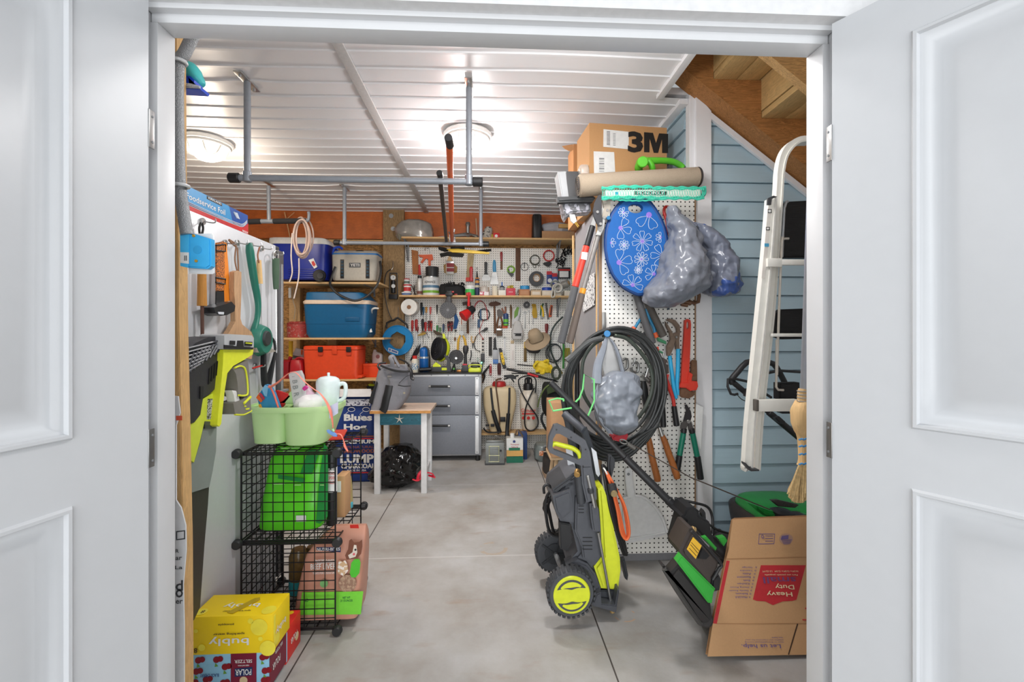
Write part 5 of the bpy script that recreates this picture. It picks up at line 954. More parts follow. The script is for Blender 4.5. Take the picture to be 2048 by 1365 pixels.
for a in (('Blues', 1200, 590, 66, TW, 268), ('Hog', 1172, 690, 74, TW, 215), ('PREMIUM', 1205, 826, 38, TW, 300), ('100% NATURAL', 1200, 878, 26, TC, 300), ('HARDWOOD', 1195, 918, 36, TC, 322), ('LUMP', 1190, 992, 84, TW, 318), ('CHARCOAL', 1200, 1064, 48, TW, 322), ('MADE IN USA', 1187, 1106, 20, TW, 180)): txt(t, a[0], a[1], a[2], a[3], yf, a[4], w=a[5], bold=.03 if a[3] > 30 else 0)
obj('stripe', S().bx(1030, 793, 1352, 801, yf, .001, 0), TR, t); obj('stripe', S().bx(1030, 1126, 1352, 1133, yf, .001, 0), TR, t); obj('stripe', S().bx(1080, 770, 1350, 780, yf, .001, 0), TC, t)
for (cx, cy) in ((1135, 512), (1278, 512)):       # the two little figures over the name, as plain outline shapes
    obj('drawing', S().tube([P(a, b, yf) for a, b in bez(cx, cy, 34, 20, 10)], .0022, 5, True, 2).tube([P(cx-30, cy+20, yf), P(cx-60, cy+50, yf), P(cx-40, cy+70, yf)], .002, 5), TW, t)
crop(700, 700, 4.452)
t = T('side_table', 'small white side table with a teal apron and distressed pine top', 'table', rest=0); WP = mt(226, 226, 226, .6, 0, .08, 30)
Yf, Yr = 3.68, 4.04; zt2 = P(440, 570, 3.655).z
a0 = P(175, 560, 3.655).x; a1 = P(718, 560, 3.655).x
obj('table_top', S().box(((a0+a1)/2, 3.86, zt2+.012), (a1-a0, .41, .024), bev=.003), mt(212, 188, 170, .7, 0, .2, 30, .12, grain('X', 10, .8)), t)
obj('edge_band', S().box(((a0+a1)/2, 3.655, zt2+.012), (a1-a0, .003, .022), bev=0), mt(226, 162, 90, .6, kind=gX), t)
lw = .046; xl = P(240, 800, Yf).x; xr = P(658, 800, Yf).x
for x in (xl, xr):
    for y in (Yf+.02, Yr-.02): obj('leg', S().box((x, y, zt2/2), (lw if y < 3.8 else .042, .044, zt2), bev=.003), WP, t)
ap = obj('apron', S().bx(258, 572, 634, 668, Yf+.005, .018, .002), mt(52, 120, 138, .6, 0, .1, 30, .15, gX), t)
obj('side_apron', S().box((xr, 3.86, zt2-.05), (.018, .3, .09), bev=.002), WP, t); obj('side_apron', S().box((xl, 3.86, zt2-.05), (.018, .3, .09), bev=.002), WP, t)
obj('side_stretcher', S().box((xr, 3.86, .16), (.02, .3, .035), bev=.002), WP, t)
stp = []
for k in range(10): a = math.radians(90+36*k); r = 44 if k % 2 == 0 else 9; stp.append((438+r*math.cos(a), 620-r*math.sin(a)))
obj('starfish', S().poly(stp, Yf-.001, .012, .003), mt(214, 206, 190, .7, 0, .5, 200), ap)
t = T('cooler_tote', 'heather grey insulated tote bag leaning on the side table', 'bag'); TG = mt(136, 136, 142, .85, 0, .4, 200)
obj('body', S().loft([(130, 275, 480, .06), (150, 262, 535, .12), (260, 245, 545, .17), (380, 225, 535, .19), (480, 205, 480, .2), (535, 196, 430, .2), (548, 215, 400, .18)], 3.68, 4, wr=.006, wf=9, sub=3), TG, t)
obj('flap', S().poly([(272, 175), (300, 150), (420, 165), (530, 175), (535, 200), (500, 215), (400, 200), (300, 160)], 3.69, .02, .004), mt(120, 120, 126, .85, 0, .3, 200), t)
obj('piping', S().tube([P(270, 180, 3.67), P(250, 150, 3.68), P(258, 125, 3.7), P(320, 115, 3.72)], .008).tube([P(272, 140, 3.67), P(360, 175, 3.65), P(450, 192, 3.65), P(520, 190, 3.66), P(536, 150, 3.68), P(500, 110, 3.7), P(440, 82, 3.72)], .008), BLK, t)
obj('grab_handle', S().tube([P(370, 170, 3.7), P(375, 110, 3.68), P(358, 70, 3.68), P(385, 55, 3.7), P(410, 100, 3.7), P(440, 150, 3.7)], .018, flat=.45), TG, t)
obj('shoulder_strap', S().tube([P(350, 318, 3.655), P(338, 380, 3.645), P(322, 440, 3.64), P(305, 520, 3.64), P(288, 552, 3.64)], .030, 8, flat=.25), BLK, t); obj('strap_end', S().tube([P(520, 140, 3.7), P(545, 190, 3.66), P(550, 250, 3.65), P(572, 262, 3.65)], .014, flat=.5), BLK, t)
cl_ = obj('clip', S().tube([P(335, 238, 3.655), P(372, 238, 3.65)], .008, sm=0).tube([P(340, 245, 3.655), P(350, 270, 3.65), P(348, 310, 3.65)], .004), STEEL, t); obj('side_pocket', S().poly([(195, 490), (165, 470), (190, 380), (235, 280), (245, 300), (215, 400)], 3.72, .03, .006), mt(40, 40, 42, .8), t)
obj('pocket_seam', S().tube([P(428, 315, 3.655), P(480, 325, 3.655), P(540, 322, 3.67)], .004).tube([P(435, 300, 3.655), P(500, 240, 3.655), P(540, 225, 3.67)], .002), BLK, t); obj('snap', S().disc(483, 385, 10, 3.665, .004), mt(170, 160, 140, .4, .4), t)
t = T('rubbish_bag', 'glossy black bin bag with red ties under the side table', 'bag', rest=.0); 
obj('bag', S().loft([(690, 420, 480, .05), (705, 370, 540, .14), (760, 320, 610, .24), (830, 270, 640, .3), (900, 215, 630, .32), (960, 180, 610, .32), (1010, 240, 580, .26), (1045, 330, 500, .18), (1062, 400, 460, .08)], 3.72, 2.2, 80, wr=.04, wf=11, sub=6, fold=.006), mt(14, 14, 15, .16, 0, 1, 16, .1), t)
obj('tie', S().tube([P(560, 1000, 3.72), P(600, 1012, 3.7), P(630, 990, 3.7), P(620, 930, 3.71)], .010, flat=.5).tube([P(600, 1015, 3.7), P(612, 960, 3.7), P(640, 925, 3.71)], .012, flat=.5).tube([P(688, 940, 3.72), P(730, 950, 3.71), P(745, 975, 3.71), P(700, 965, 3.72), P(760, 985, 3.72)], .010, flat=.5), mt(206, 30, 56, .35), t)
# behind the charcoal: frame bits under the lowest shelf
t = T('hoop', 'dark red round hoop standing behind the charcoal bag', 'hoop', rest=0); crop(540, 560, 5.688); obj('hoop', S().torus(P(720, 1330, 4.75), mm(235, 4.75), .012, (0, 1, 0), 36), mt(120, 20, 30, .4), t)
t = T('work_light', 'lime and black clamp light under the lower left shelf', 'light'); obj('body', S().poly([(1090, 1215), (1150, 1205), (1200, 1215), (1195, 1255), (1110, 1255)], 4.75, .06, .006), BLK, t); obj('trim', S().poly([(1112, 1190), (1150, 1184), (1185, 1195), (1180, 1212), (1125, 1210)], 4.72, .03, .004), LIME, t)
one('plastic_bin', S().bx(460, 1150, 940, 1500, 4.8, .25, .008), mt(196, 196, 196, .5), 'pale grey storage bin under the lower left shelf', 'bin', rest=0)
crop(0, 0, 1)
# ---------------- left side: post, conduit, steel cabinet side, hanging tools ----------------
crop(0, 0, 1)
struct('trim_14', S().poly([(315, 20), (352, 20), (355, 400), (357, 640), (363, 900), (367, 1100), (369, 1500), (315, 1500)], 1.345, .04, .002), mt(214, 172, 116, .75, 0, .25, 25, .12, gZl))
t = T('conduit', 'ribbed galvanised conduit running down from the ceiling to the blue box', 'conduit'); Yc = 1.28
obj('pipe', S().tube([P(392, 60, Yc), P(370, 105, Yc), P(356, 135, Yc), P(355, 250, Yc), P(359, 370, Yc), P(366, 420, Yc), P(374, 470, Yc)], .0155, 14), mt(150, 152, 154, .4, .6, .8, 300, .2), t)
for v, u in ((124, 357), (372, 362)): obj('clamp', S().torus(P(u, v, Yc-.005), .0175, .005, (0, 0, 1)).box(P(u-14, v, Yc), (.03, .01, .012)), mt(210, 212, 214, .35, .3), t)
t = T('junction_box', 'bright blue electrical box on a white plate beside the wooden post', 'junction box'); crop(340, 440, 3.25); Yb = 1.30
obj('box', S().poly([(66, 84), (128, 82), (262, 122), (264, 300), (238, 318), (115, 310), (66, 300)], Yb, .02, .004), mt(58, 172, 230, .4), t); obj('side_face', S().poly([(64, 84), (126, 84), (118, 312), (66, 300)], Yb-.0205, .002, .0005), mt(70, 186, 240, .4), t)
obj('plate', S().poly([(118, 90), (268, 88), (278, 100), (284, 345), (274, 352), (118, 350)], Yb+.008, .006, .002), mt(232, 232, 232, .45), t)
for a in ((156, 104), (172, 268)): obj('screw', S().disc(*a, 9, Yb-.02, .003), mt(206, 160, 60, .4, .5), t)
obj('knockout', S().disc(180, 195, 26, Yb-.0195, .002), mt(50, 158, 214, .4), t); obj('barcode_label', S().poly([(66, 210), (122, 212), (122, 286), (66, 280)], Yb-.023, .001), WH, t)
obj('barcode', S().bx(92, 232, 96, 266, Yb-.0245, .0005, 0).bx(100, 232, 102, 266, Yb-.0245, .0005, 0).bx(105, 232, 109, 266, Yb-.0245, .0005, 0), BLK, t); obj('connector', S().cyl(P(108, 55, 1.29), P(110, 86, 1.29), .017), mt(200, 200, 200, .3, .4), t)
crop(0, 0, 1)
t = T('scrub_brush', 'blue scrub brush with turquoise cloth hanging high by the left wall', 'brush')
obj('body', S().poly([(350, 148), (378, 150), (386, 158), (384, 170), (400, 172), (398, 177), (350, 174)], 1.40, .045, .006), mt(10, 70, 200, .35), t); obj('bristles', S().poly([(350, 163), (380, 166), (398, 171), (398, 175), (350, 172)], 1.355, .008, .002), mt(190, 196, 206, .8, 0, .8, 300, .4), t)
obj('cloth', S().loft([(128, 350, 392, .04), (140, 352, 402, .07), (156, 368, 407, .06), (168, 386, 410, .03), (174, 392, 402, .02)], 1.36, 2.2, wr=.006, sub=2), mt(70, 190, 190, .35, 0, .4, 20, .15), t)
# white carton with black print against the post
t = T('white_carton', 'tall white carton with torn edges and black print beside the post', 'carton', rest=0); WC = mt(216, 216, 218, .7)
obj('sheet', S().poly([(335, 870), (356, 872), (360, 905), (352, 930), (352, 1080), (362, 1095), (371, 1130), (372, 1180), (366, 1250), (368, 1330), (368, 1700), (335, 1700)], 1.272, .004), WC, t)
ink = mt(60, 62, 66, .6)
for s_, u, v, h, w in (('R', 355, 1181, 7, 6), ('ar', 358, 1196, 6, 12), ('La', 358, 1214, 7, 14), ('d', 359, 1250, 20, 14), ('o', 359, 1266, 16, 14), ('er', 359, 1283, 7, 13)): txt(t, s_, u, v, h, 1.2675, ink, w=w, rot=0)
obj('icon', S().hole([(352, 1142), (370, 1140), (370, 1158), (352, 1160)], [(354, 1144), (368, 1142), (368, 1156), (354, 1158)], 1.2677, .0008), ink, t)
obj('orange_mark', S().bx(352, 911, 364, 920, 1.267, .001, 0), mt(220, 90, 60, .6), t)
# steel cabinet / refrigerator side
FR = mt(216, 218, 222, .35, .15, .03, 60, .02)
t = T('refrigerator', 'tall grey refrigerator seen from its side, hung with tools on magnetic hooks', 'refrigerator', rest=0); XF = -1.09
obj('side_body', S().box((XF-.36, 1.935, .875), (.72, .83, 1.748), bev=.006), FR, t)
obj('door_panel', S().box((XF-.36, 2.395, .89), (.73, .07, 1.68), bev=.008), mt(96, 94, 96, .4, .5), t); obj('door_handle', S().box((XF+.008, 2.395, .86), (.012, .014, 1.6), bev=.003), mt(214, 214, 216, .25, .8), t)
obj('hinge_cap', S().box((XF-.05, 2.38, 1.742), (.08, .06, .02), bev=.004), DG, t); obj('mid_hinge', S().box((XF+.006, 2.40, 1.0), (.03, .1, .012), bev=.002), GR, t)
# foil carton on top
t = T('foil_carton', 'long blue, white and red carton of foodservice foil on the refrigerator', 'carton', rest=1.749)
y0, y1, zb_, zt_ = 1.40, 2.10, 1.749, 1.836
obj('carton', S().box((XF-.052, (y0+y1)/2, (zb_+zt_)/2), (.088, y1-y0, zt_-zb_), bev=.002), mt(30, 84, 168, .35), t)
xs = XF-.0075
def sx(y, z): return V((xs+.0005, y, z))
def band(name, pts, mat, k=0): obj(name, S().prism([V((xs+k*.0003, y, z)) for y, z in pts], (.0006, 0, 0)), mat, t)
band('sky_panel', [(1.62, 1.78), (1.98, 1.765), (1.95, 1.8355), (1.62, 1.8355)], mt(50, 150, 210, .35), .2)
band('red_base', [(1.4, 1.7495), (2.1, 1.7495), (2.1, 1.80), (2.06, 1.772), (1.9, 1.766), (1.4, 1.772)], mt(206, 40, 44, .35), .5)
for k in range(3): obj('white_line', S().tube([V((xs+.001, y, z+.0055*k)) for y, z in ((1.4, 1.770), (1.8, 1.766), (2.0, 1.768), (2.055, 1.775), (2.09, 1.80))], .0013, 5), WH, t)
txtM(t, 'Foodservice Foil', sx(1.80, 1.800), (0, 1, 0), (0, 0, 1), .022, WH, .24); txtM(t, 'Reynolds', sx(1.60, 1.801), (0, 1, 0), (0, 0, 1), .024, WH, .15); txtM(t, 'Premium Quality', sx(1.62, 1.824), (0, 1, 0), (0, 0, 1), .009, WH, .1)
band('brand_plate', [(1.80, 1.821), (1.90, 1.820), (1.90, 1.834), (1.80, 1.834)], BLK, 1); txtM(t, 'KIRKLAND', V((xs+.0015, 1.85, 1.828)), (0, 1, 0), (0, 0, 1), .008, WH, .085); txtM(t, 'RK624', V((xs+.002, 2.07, 1.755)), (0, 1, 0), (0, 0, 1), .009, WH, .045)
obj('roll_drawing', S().cyl(V((xs, 1.985, 1.82)), V((xs, 2.01, 1.80)), .004).prism([V((xs+.001, 1.985, 1.82)), V((xs+.001, 2.01, 1.80)), V((xs+.001, 2.03, 1.80)), V((xs+.001, 2.01, 1.823))], (.001, 0, 0)), mt(200, 210, 225, .4), t)
# ---- tools on magnetic hooks (plane of the refrigerator side)
crop(340, 440, 3.25); XH = XF+.03
def tubX(pts, r, x=XH, **k): return [PX(u, v, x) for u, v in pts], r
def hook(u, v, lb):
    t = T('magnetic_hook', lb, 'hook', 'magnetic hooks on the refrigerator'); a = PX(u, v, XF)
    obj('magnet', S().cyl(a, a+V((.01, 0, 0)), .013), STEEL, t); obj('hook', S().tube([a+V((.01, 0, 0)), a+V((.035, .004, -.004)), a+V((.045, .01, 0)), a+V((.042, .014, .014))], .0025), STEEL, t)
for u, v, lb in ((205, 10, 'chrome magnetic hook above the wood handled poker'), (350, 150, 'chrome magnetic hook holding the orange headlamp'), (430, 150, 'chrome magnetic hook holding the wooden grill scraper'), (520, 165, 'chrome magnetic hook holding the green grill brush'), (590, 185, 'chrome magnetic hook holding the light wood skewer'), (672, 222, 'chrome magnetic hook holding the green handled skewer'), (380, 1070, 'bare chrome magnetic hook beside the blower grip'), (545, 950, 'chrome magnetic hook with red tipped rod')): hook(u, v, lb)
t = T('poker', 'wood handled grill poker hanging below the blue electrical box', 'poker')
obj('handle', S().tube([PX(207, 330, XH), PX(208, 560, XH)], [.014, .016], 12, sm=0), mt(206, 142, 60, .5, kind=gZl), t); obj('rod', S().tube([PX(209, 560, XH), PX(211, 790, XH)], .006, sm=0), mt(110, 80, 70, .5, .5), t); obj('hanging_loop', S().tube([PX(200, 20, XH), PX(190, 60, XH), PX(200, 110, XH), PX(215, 60, XH), PX(208, 20, XH)], .004), BLK, t)
t = T('headlamp', 'headlamp with orange and black woven strap hanging on the refrigerator', 'headlamp'); CHK = mt(232, 134, 50, .7, kind=speck((40, 36, 34), .5, 330))
obj('strap', S().polyX([(302, 150), (352, 140), (356, 300), (350, 465), (304, 465)], XH, -.004), CHK, t); obj('orange_strap', S().polyX([(352, 145), (368, 150), (396, 525), (354, 535)], XH-.01, -.003), mt(240, 140, 34, .6), t); obj('black_strap', S().polyX([(302, 462), (350, 460), (356, 565), (300, 565)], XH, -.004), BLK, t)
obj('buckle', S().tube([PX(u, v, XH+.003) for u, v in ((298, 375), (360, 385), (358, 418), (298, 408))], .003, 6, True, 0).tube([PX(u, v, XH+.003) for u, v in ((298, 165), (360, 160), (360, 205), (300, 200))], .003, 6, True, 0), BLK, t)
obj('lamp_housing', S().polyX([(286, 570), (360, 548), (400, 532), (425, 560), (418, 595), (370, 620), (330, 625), (296, 608)], XH+.035, -.05, 0), mt(34, 34, 36, .35), t); obj('lens', S().polyX([(312, 598), (352, 600), (350, 616), (318, 614)], XH+.038, -.002), mt(210, 214, 220, .2), t)
t = T('grill_scraper', 'long wooden paddle grill scraper on a leather loop', 'scraper'); SW = mt(206, 164, 124, .6, 0, 0, 12, .2, grain('Z', 8, .75))
obj('paddle', S().polyX([(418, 340), (440, 330), (464, 340), (464, 480), (458, 640), (470, 680), (530, 730), (546, 770), (544, 850), (530, 905), (370, 880), (365, 760), (395, 715), (425, 660), (424, 560), (416, 440)], XH+.012, -.02), SW, t)
obj('leather_loop', S().tube([PX(430, 160, XH), PX(385, 130, XH), PX(400, 150, XH), PX(430, 175, XH)], .004).tube([PX(430, 170, XH), PX(422, 260, XH), PX(440, 345, XH), PX(446, 345, XH), PX(438, 180, XH)], .003), mt(150, 112, 84, .7), t)
t = T('grill_brush', 'dark green plastic grill brush with round head on the refrigerator', 'brush'); GB = mt(34, 116, 98, .4)
obj('handle', S().tube([PX(515, 150, XH), PX(520, 210, XH), PX(545, 380, XH), PX(572, 540, XH), PX(566, 640, XH), PX(548, 715, XH), PX(560, 760, XH)], [.012, .018, .017, .014, .012, .016, .02], 12, flat=.8), GB, t)
c = PX(600, 782, XH+.015); obj('head', S().cyl(c-V((.02, 0, 0)), c+V((.02, 0, 0)), .075, .062, 26), GB, t); obj('knob', S().cyl(c+V((.018, -.005, .008)), c+V((.03, -.005, .008)), .036, .032, 24), mt(46, 52, 52, .5), t); obj('bristles', S().polyX([(560, 832), (650, 830), (692, 855), (640, 868), (560, 862)], XH+.02, -.03), mt(176, 170, 160, .7, .3, 1, 300, .4), t)
t = T('skewer', 'skewer with light wooden handle hanging behind the green brush', 'skewer'); obj('handle', S().tube([PX(578, 262, XH-.01), PX(584, 415, XH-.01)], [.010, .013], 10, sm=0), mt(226, 186, 126, .5), t); obj('rod', S().tube([PX(588, 415, XH-.01), PX(592, 700, XH-.01), PX(598, 930, XH-.01), PX(590, 955, XH-.01)], .0035, sm=2), STEEL, t); obj('leather_loop', S().tube([PX(583, 175, XH), PX(570, 230, XH), PX(578, 280, XH)], .0035), mt(160, 100, 70, .7), t); obj('red_tip', S().tube([PX(538, 965, XH), PX(600, 948, XH)], .004, sm=0), RED, t)
t = T('skewer', 'skewer with dark green ribbed handle near the refrigerator door', 'skewer'); obj('handle', S().tube([PX(688, 252, XH), PX(688, 350, XH), PX(689, 452, XH)], [.017, .016, .012], 12), mt(72, 98, 76, .6, 0, .3, 30), t); obj('rod', S().tube([PX(690, 452, XH), PX(692, 865, XH)], .0045, sm=0), mt(220, 220, 220, .25, .8), t); obj('wire_loop', S().tube([PX(672, 255, XH), PX(674, 215, XH), PX(690, 200, XH), PX(704, 220, XH), PX(702, 255, XH)], .0025), STEEL, t)
t = T('cable_loop', 'loops of black cable hanging below the grill brush', 'cable')
for k in range(4): obj('loop', S().tube([PX(600+k*6, 850-k*5, XH-.01+.008*k), PX(596+k*8, 960, XH-.01+.008*k), PX(606+k*10, 1080+k*12, XH-.01+.008*k), PX(640+k*8, 1000, XH-.01+.008*k), PX(682, 860, XH-.01+.008*k), PX(676, 790, XH-.01+.008*k), PX(655, 765, XH-.01+.008*k)], .006), RUB, t)
# ---- leaf blower hanging nozzle down
crop(340, 640, 3.79); XB = -.96
t = T('leaf_blower', 'lime and black cordless blower vacuum hanging nozzle down by the post', 'leaf blower'); BK = mt(46, 46, 50, .45, 0, .1, 80)
obj('intake_housing', S().polyX([(110, 240), (200, 172), (290, 132), (380, 126), (405, 150), (400, 210), (388, 300), (370, 430), (345, 520), (300, 565), (250, 592), (230, 720), (185, 778), (110, 800)], XB, -.10, .012), BK, t)
gq = S()
for k in range(9):
    u = 120+k*30; gq.tube([PX(u, 420-k*22, XB+.004), PX(u+60, 250-k*12, XB+.006)], .004, 5, sm=0)
for k in range(7): v = 200+k*30; gq.tube([PX(120, v+20, XB+.004), PX(385-k*26, v-45, XB+.006)], .0035, 5, sm=0)
obj('intake_grille', gq, mt(74, 76, 82, .4), t); vs_ = S()
for k in range(4): vs_.polyX([(300+k*20, 370-k*18), (312+k*20, 360-k*18), (306+k*20, 480-k*22), (294+k*20, 490-k*22)], XB+.003, -.004)
obj('vents', vs_, mt(14, 14, 16, .6), t); obj('latch_button', S().polyX([(388, 285), (412, 278), (424, 290), (418, 320), (395, 360), (385, 350)], XB+.012, -.02), GR, t); obj('clip', S().polyX([(232, 505), (256, 505), (250, 590), (230, 600)], XB+.004, -.006), BLK, t)
RL = mt(226, 232, 52, .4)
obj('yellow_body', S().polyX([(405, 226), (632, 226), (628, 262), (560, 305), (480, 350), (435, 405), (412, 560), (388, 790), (374, 810), (358, 798), (372, 640), (388, 480), (402, 330)], XB+.02, -.07, .006), RL, t)
b_ = obj('battery', S().polyX([(412, 118), (430, 108), (620, 118), (636, 140), (634, 212), (628, 226), (412, 222)], XB+.03, -.09, .006), mt(186, 188, 190, .4), t); obj('battery_dark', S().polyX([(412, 190), (510, 200), (515, 158), (556, 158), (560, 205), (634, 210), (628, 226), (412, 220)], XB+.033, -.003), BLK, b_); obj('battery_label', S().polyX([(572, 165), (626, 168), (622, 200), (570, 196)], XB+.035, -.003), BLK, b_); obj('label_stripe', S().polyX([(576, 172), (624, 175), (622, 184), (576, 180)], XB+.037, -.002), LIME, b_); obj('battery_label', S().polyX([(460, 158), (496, 160), (494, 192), (458, 188)], XB+.035, -.003), BLK, b_)
g1 = mt(124, 120, 114, .55)
obj('grip', S().polyX([(478, 372), (500, 350), (592, 306), (600, 400), (608, 560), (580, 590), (520, 580), (512, 480), (500, 410)], XB+.018, -.06, .008), g1, t); obj('grip_outline', S().tube([PX(u, v, XB+.02) for u, v in ((490, 365), (540, 352), (575, 390), (590, 550), (560, 575), (520, 572))], .0035), RL, t)
obj('trigger', S().polyX([(470, 535), (500, 538), (520, 575), (530, 615), (492, 622), (484, 570)], XB+.012, -.03, .003), WH, t); obj('handle_end', S().polyX([(480, 632), (540, 610), (608, 560), (616, 690), (560, 715), (494, 716)], XB+.018, -.065, .008), g1, t); obj('end_trim', S().tube([PX(492, 718, XB+.015), PX(560, 718, XB+.015), PX(616, 690, XB+.015)], .004).tube([PX(560, 635, XB+.02), PX(610, 585, XB+.02)], .005, sm=0), RL, t); obj('end_logo', S().polyX([(565, 650), (578, 650), (580, 660), (567, 662)], XB+.02, -.002).polyX([(575, 672), (605, 668), (600, 680), (578, 684)], XB+.02, -.002), RL, t)
obj('upper_tube', S().polyX([(250, 600), (300, 570), (362, 536), (362, 700), (345, 780), (262, 770), (225, 930), (182, 1082), (120, 1040), (120, 800), (185, 780), (230, 720)], XB-.005, -.09, .012), mt(206, 220, 70, .35), t)
lb_ = obj('rating_label', S().polyX([(290, 600), (342, 598), (334, 752), (282, 756)], XB-.003, -.002), mt(200, 202, 200, .5, kind=speck((60, 60, 60), .5, 260)), t)
obj('clear_tube', S().polyX([(262, 778), (355, 786), (348, 1000), (325, 1140), (298, 1268), (165, 1312), (110, 1300), (120, 1100), (182, 1082), (230, 930)], XB-.01, -.08, .014), mt(142, 152, 146, .15, 0, 0, 10, .1, None, .82), t)
obj('coupling', S().polyX([(265, 770), (345, 772), (350, 826), (266, 826)], XB-.004, -.085, .004), mt(70, 76, 72, .3), t)
obj('nozzle', S().polyX([(110, 1300), (165, 1300), (296, 1268), (288, 1400), (262, 1700), (228, 2180), (180, 2282), (140, 2270)], XB-.015, -.07, .012), mt(58, 54, 50, .4), t)
# ---- drink cartons on the floor
crop(0, 0, 1)
YB = mt(250, 214, 20, .45, 0, 0, 10, .02); Y2 = mt(252, 230, 70, .45)
def carton(name, lb, x0, x1, y0, y1, z0, z1, m): t = T(name, lb, 'carton', 'cartons of canned drinks', rest=z0); obj('carton', S().box(((x0+x1)/2, (y0+y1)/2, (z0+z1)/2), (x1-x0-.002, y1-y0-.002, z1-z0-.001), bev=.002), m, t); return t
def dec(t, name, face, pts, mat, lv=1):       # flat print on a face: ('f', y) front or ('t', z) top or ('r', x) right side
    k, c = face; e = .0006*lv
    if k == 'f': obj(name, S().prism([V((a, c-e, b)) for a, b in pts], (0, -.0004, 0)), mat, t)
    if k == 't': obj(name, S().prism([V((a, b, c+e)) for a, b in pts], (0, 0, .0004)), mat, t)
    if k == 'r': obj(name, S().prism([V((c+e, a, b)) for a, b in pts], (.0004, 0, 0)), mat, t)
def circ(x, y, r, n=18, sy=1): return [(x+r*math.cos(2*math.pi*k/n), y+r*sy*math.sin(2*math.pi*k/n)) for k in range(n)]
bx0, bx1, by0, by1 = -1.072, -.782, 1.663, 1.803; bz0, bz1 = .137, .274
t = carton('drink_carton', 'bright yellow carton of pineapple sparkling water, topmost of the stack', bx0, bx1, by0, by1, bz0, bz1, YB)
fy = by0-.0005
for (x, z, r) in ((-.83, .232, .03), (-.80, .155, .028), (-1.03, .165, .012), (-1.05, .225, .007), (-.825, .19, .008), (-.86, .255, .01)): dec(t, 'bubble', ('f', fy), circ(x, z, r), Y2)
U = (-1, 0, 0); D = (0, 0, -1)
txtM(t, 'bubly', (-.935, fy-.0012, .187), U, D, .034, WH, .14); txtM(t, 'sparkling water', (-.935, fy-.0012, .212), U, D, .010, INK2, .11); txtM(t, 'pineapple', (-.945, fy-.0012, .246), U, D, .009, INK2, .055); txtM(t, '8', (-1.05, fy-.0012, .156), U, D, .018, INK2, .012); txtM(t, 'CANS', (-1.066, fy-.0012, .156), (0, 0, -1), (1, 0, 0), .004, INK2, .016)
txtM(t, '8', (-1.045, by0+.03, bz1), U, (0, -1, 0), .018, INK2, .012)
txtM(t, 'bubly', (-.925, by0+.065, bz1), U, (0, -1, 0), .034, WH, .13); txtM(t, 'sparkling water', (-.925, by0+.03, bz1), U, (0, -1, 0), .009, INK2, .1)
for (x, y, r) in ((-.81, by0+.03, .025), (-1.05, by0+.03, .02)): dec(t, 'bubble', ('t', bz1), circ(x, y, r), Y2)
cn = obj('can_drawing', S().prism([V((x, y, bz1+.0015)) for x, y in ((-.955, by0+.02), (-.90, by0+.105), (-.882, by0+.11), (-.874, by0+.095), (-.93, by0+.012))], (0, 0, .0006)), mt(190, 160, 30, .5), t)
txtM(t, 'bubly', (bx1+.0004, by0+.06, .2), (0, -1, 0), D, .03, WH, .08); dec(t, 'bubble', ('r', bx1), circ(by0+.03, .17, .02), Y2); obj('side_panel', S().prism([V((bx1-.0004, y, z)) for y, z in ((by0+.006, .15), (by0+.02, .15), (by0+.02, .265), (by0+.006, .265))], (.001, 0, 0)), Y2, t)
cx0, cx1, cy0, cy1 = -1.086, -.797, 1.668, 1.80
LB = mt(150, 204, 232, .45); MAR = mt(124, 24, 52, .45)
t = carton('drink_carton', 'pale blue and maroon carton of black cherry seltzer under the yellow one', cx0, cx1, cy0, cy1, 0, .136, LB); fy = cy0
dec(t, 'maroon_panel', ('f', fy), [(-.932, .001), (-.842, .001), (-.842, .135), (-.932, .135)], MAR); dec(t, 'maroon_side', ('r', cx1), [(cy0+.001, .001), (cy1-.003, .001), (cy1-.003, .134), (cy0+.001, .134)], MAR)
CH = mt(140, 20, 34, .3); LF = mt(110, 160, 60, .6)
for (x, z) in ((-1.045, .112), (-.982, .112), (-.952, .085), (-1.052, .072), (-1.068, .032), (-1.018, .042), (-.958, .028), (-.87+.05, .115), (-.812, .066), (-.815, .032), (-1.03, .012)):
    if x < -.94 or x > -.835:
        dec(t, 'cherry', ('f', fy), circ(x, z, .0115), CH, 2); dec(t, 'cherry', ('f', fy), circ(x+.013, z+.002, .0105), CH, 1); dec(t, 'leaf', ('f', fy), [(x-.004, z-.012), (x+.006, z-.024), (x-.006, z-.026)], LF, 1)
txtM(t, 'BLACK CHERRY', (-1.005, fy-.0015, .057), U, D, .012, mt(40, 70, 130), .066); txtM(t, 'SELTZER', (-.887, fy-.0015, .104), U, D, .012, WH, .062); txtM(t, '100% NATURAL', (-.887, fy-.0015, .089), U, D, .005, WH, .04)
dec(t, 'name_plate', ('f', fy), [(-.918, .048), (-.856, .052), (-.856, .082), (-.918, .078)], mt(34, 50, 96, .4), 2); txtM(t, 'POLAR', (-.887, fy-.002, .065), U, D, .022, WH, .056); dec(t, 'bear_disc', ('f', fy), circ(-.887, .034, .014), mt(214, 190, 150, .5), 2)
txtM(t, 'POLAR', (cx1+.0012, cy0+.05, .06), (0, -1, 0), D, .026, WH, .06); txtM(t, 'SELTZER', (cx1+.0012, cy0+.07, .1), (0, -1, 0), D, .012, WH, .06)
t = carton('drink_carton', 'bright red seltzer carton at the back of the stack on the floor', -1.086, -.797, 1.803, 1.94, 0, .134, mt(222, 44, 38, .45))
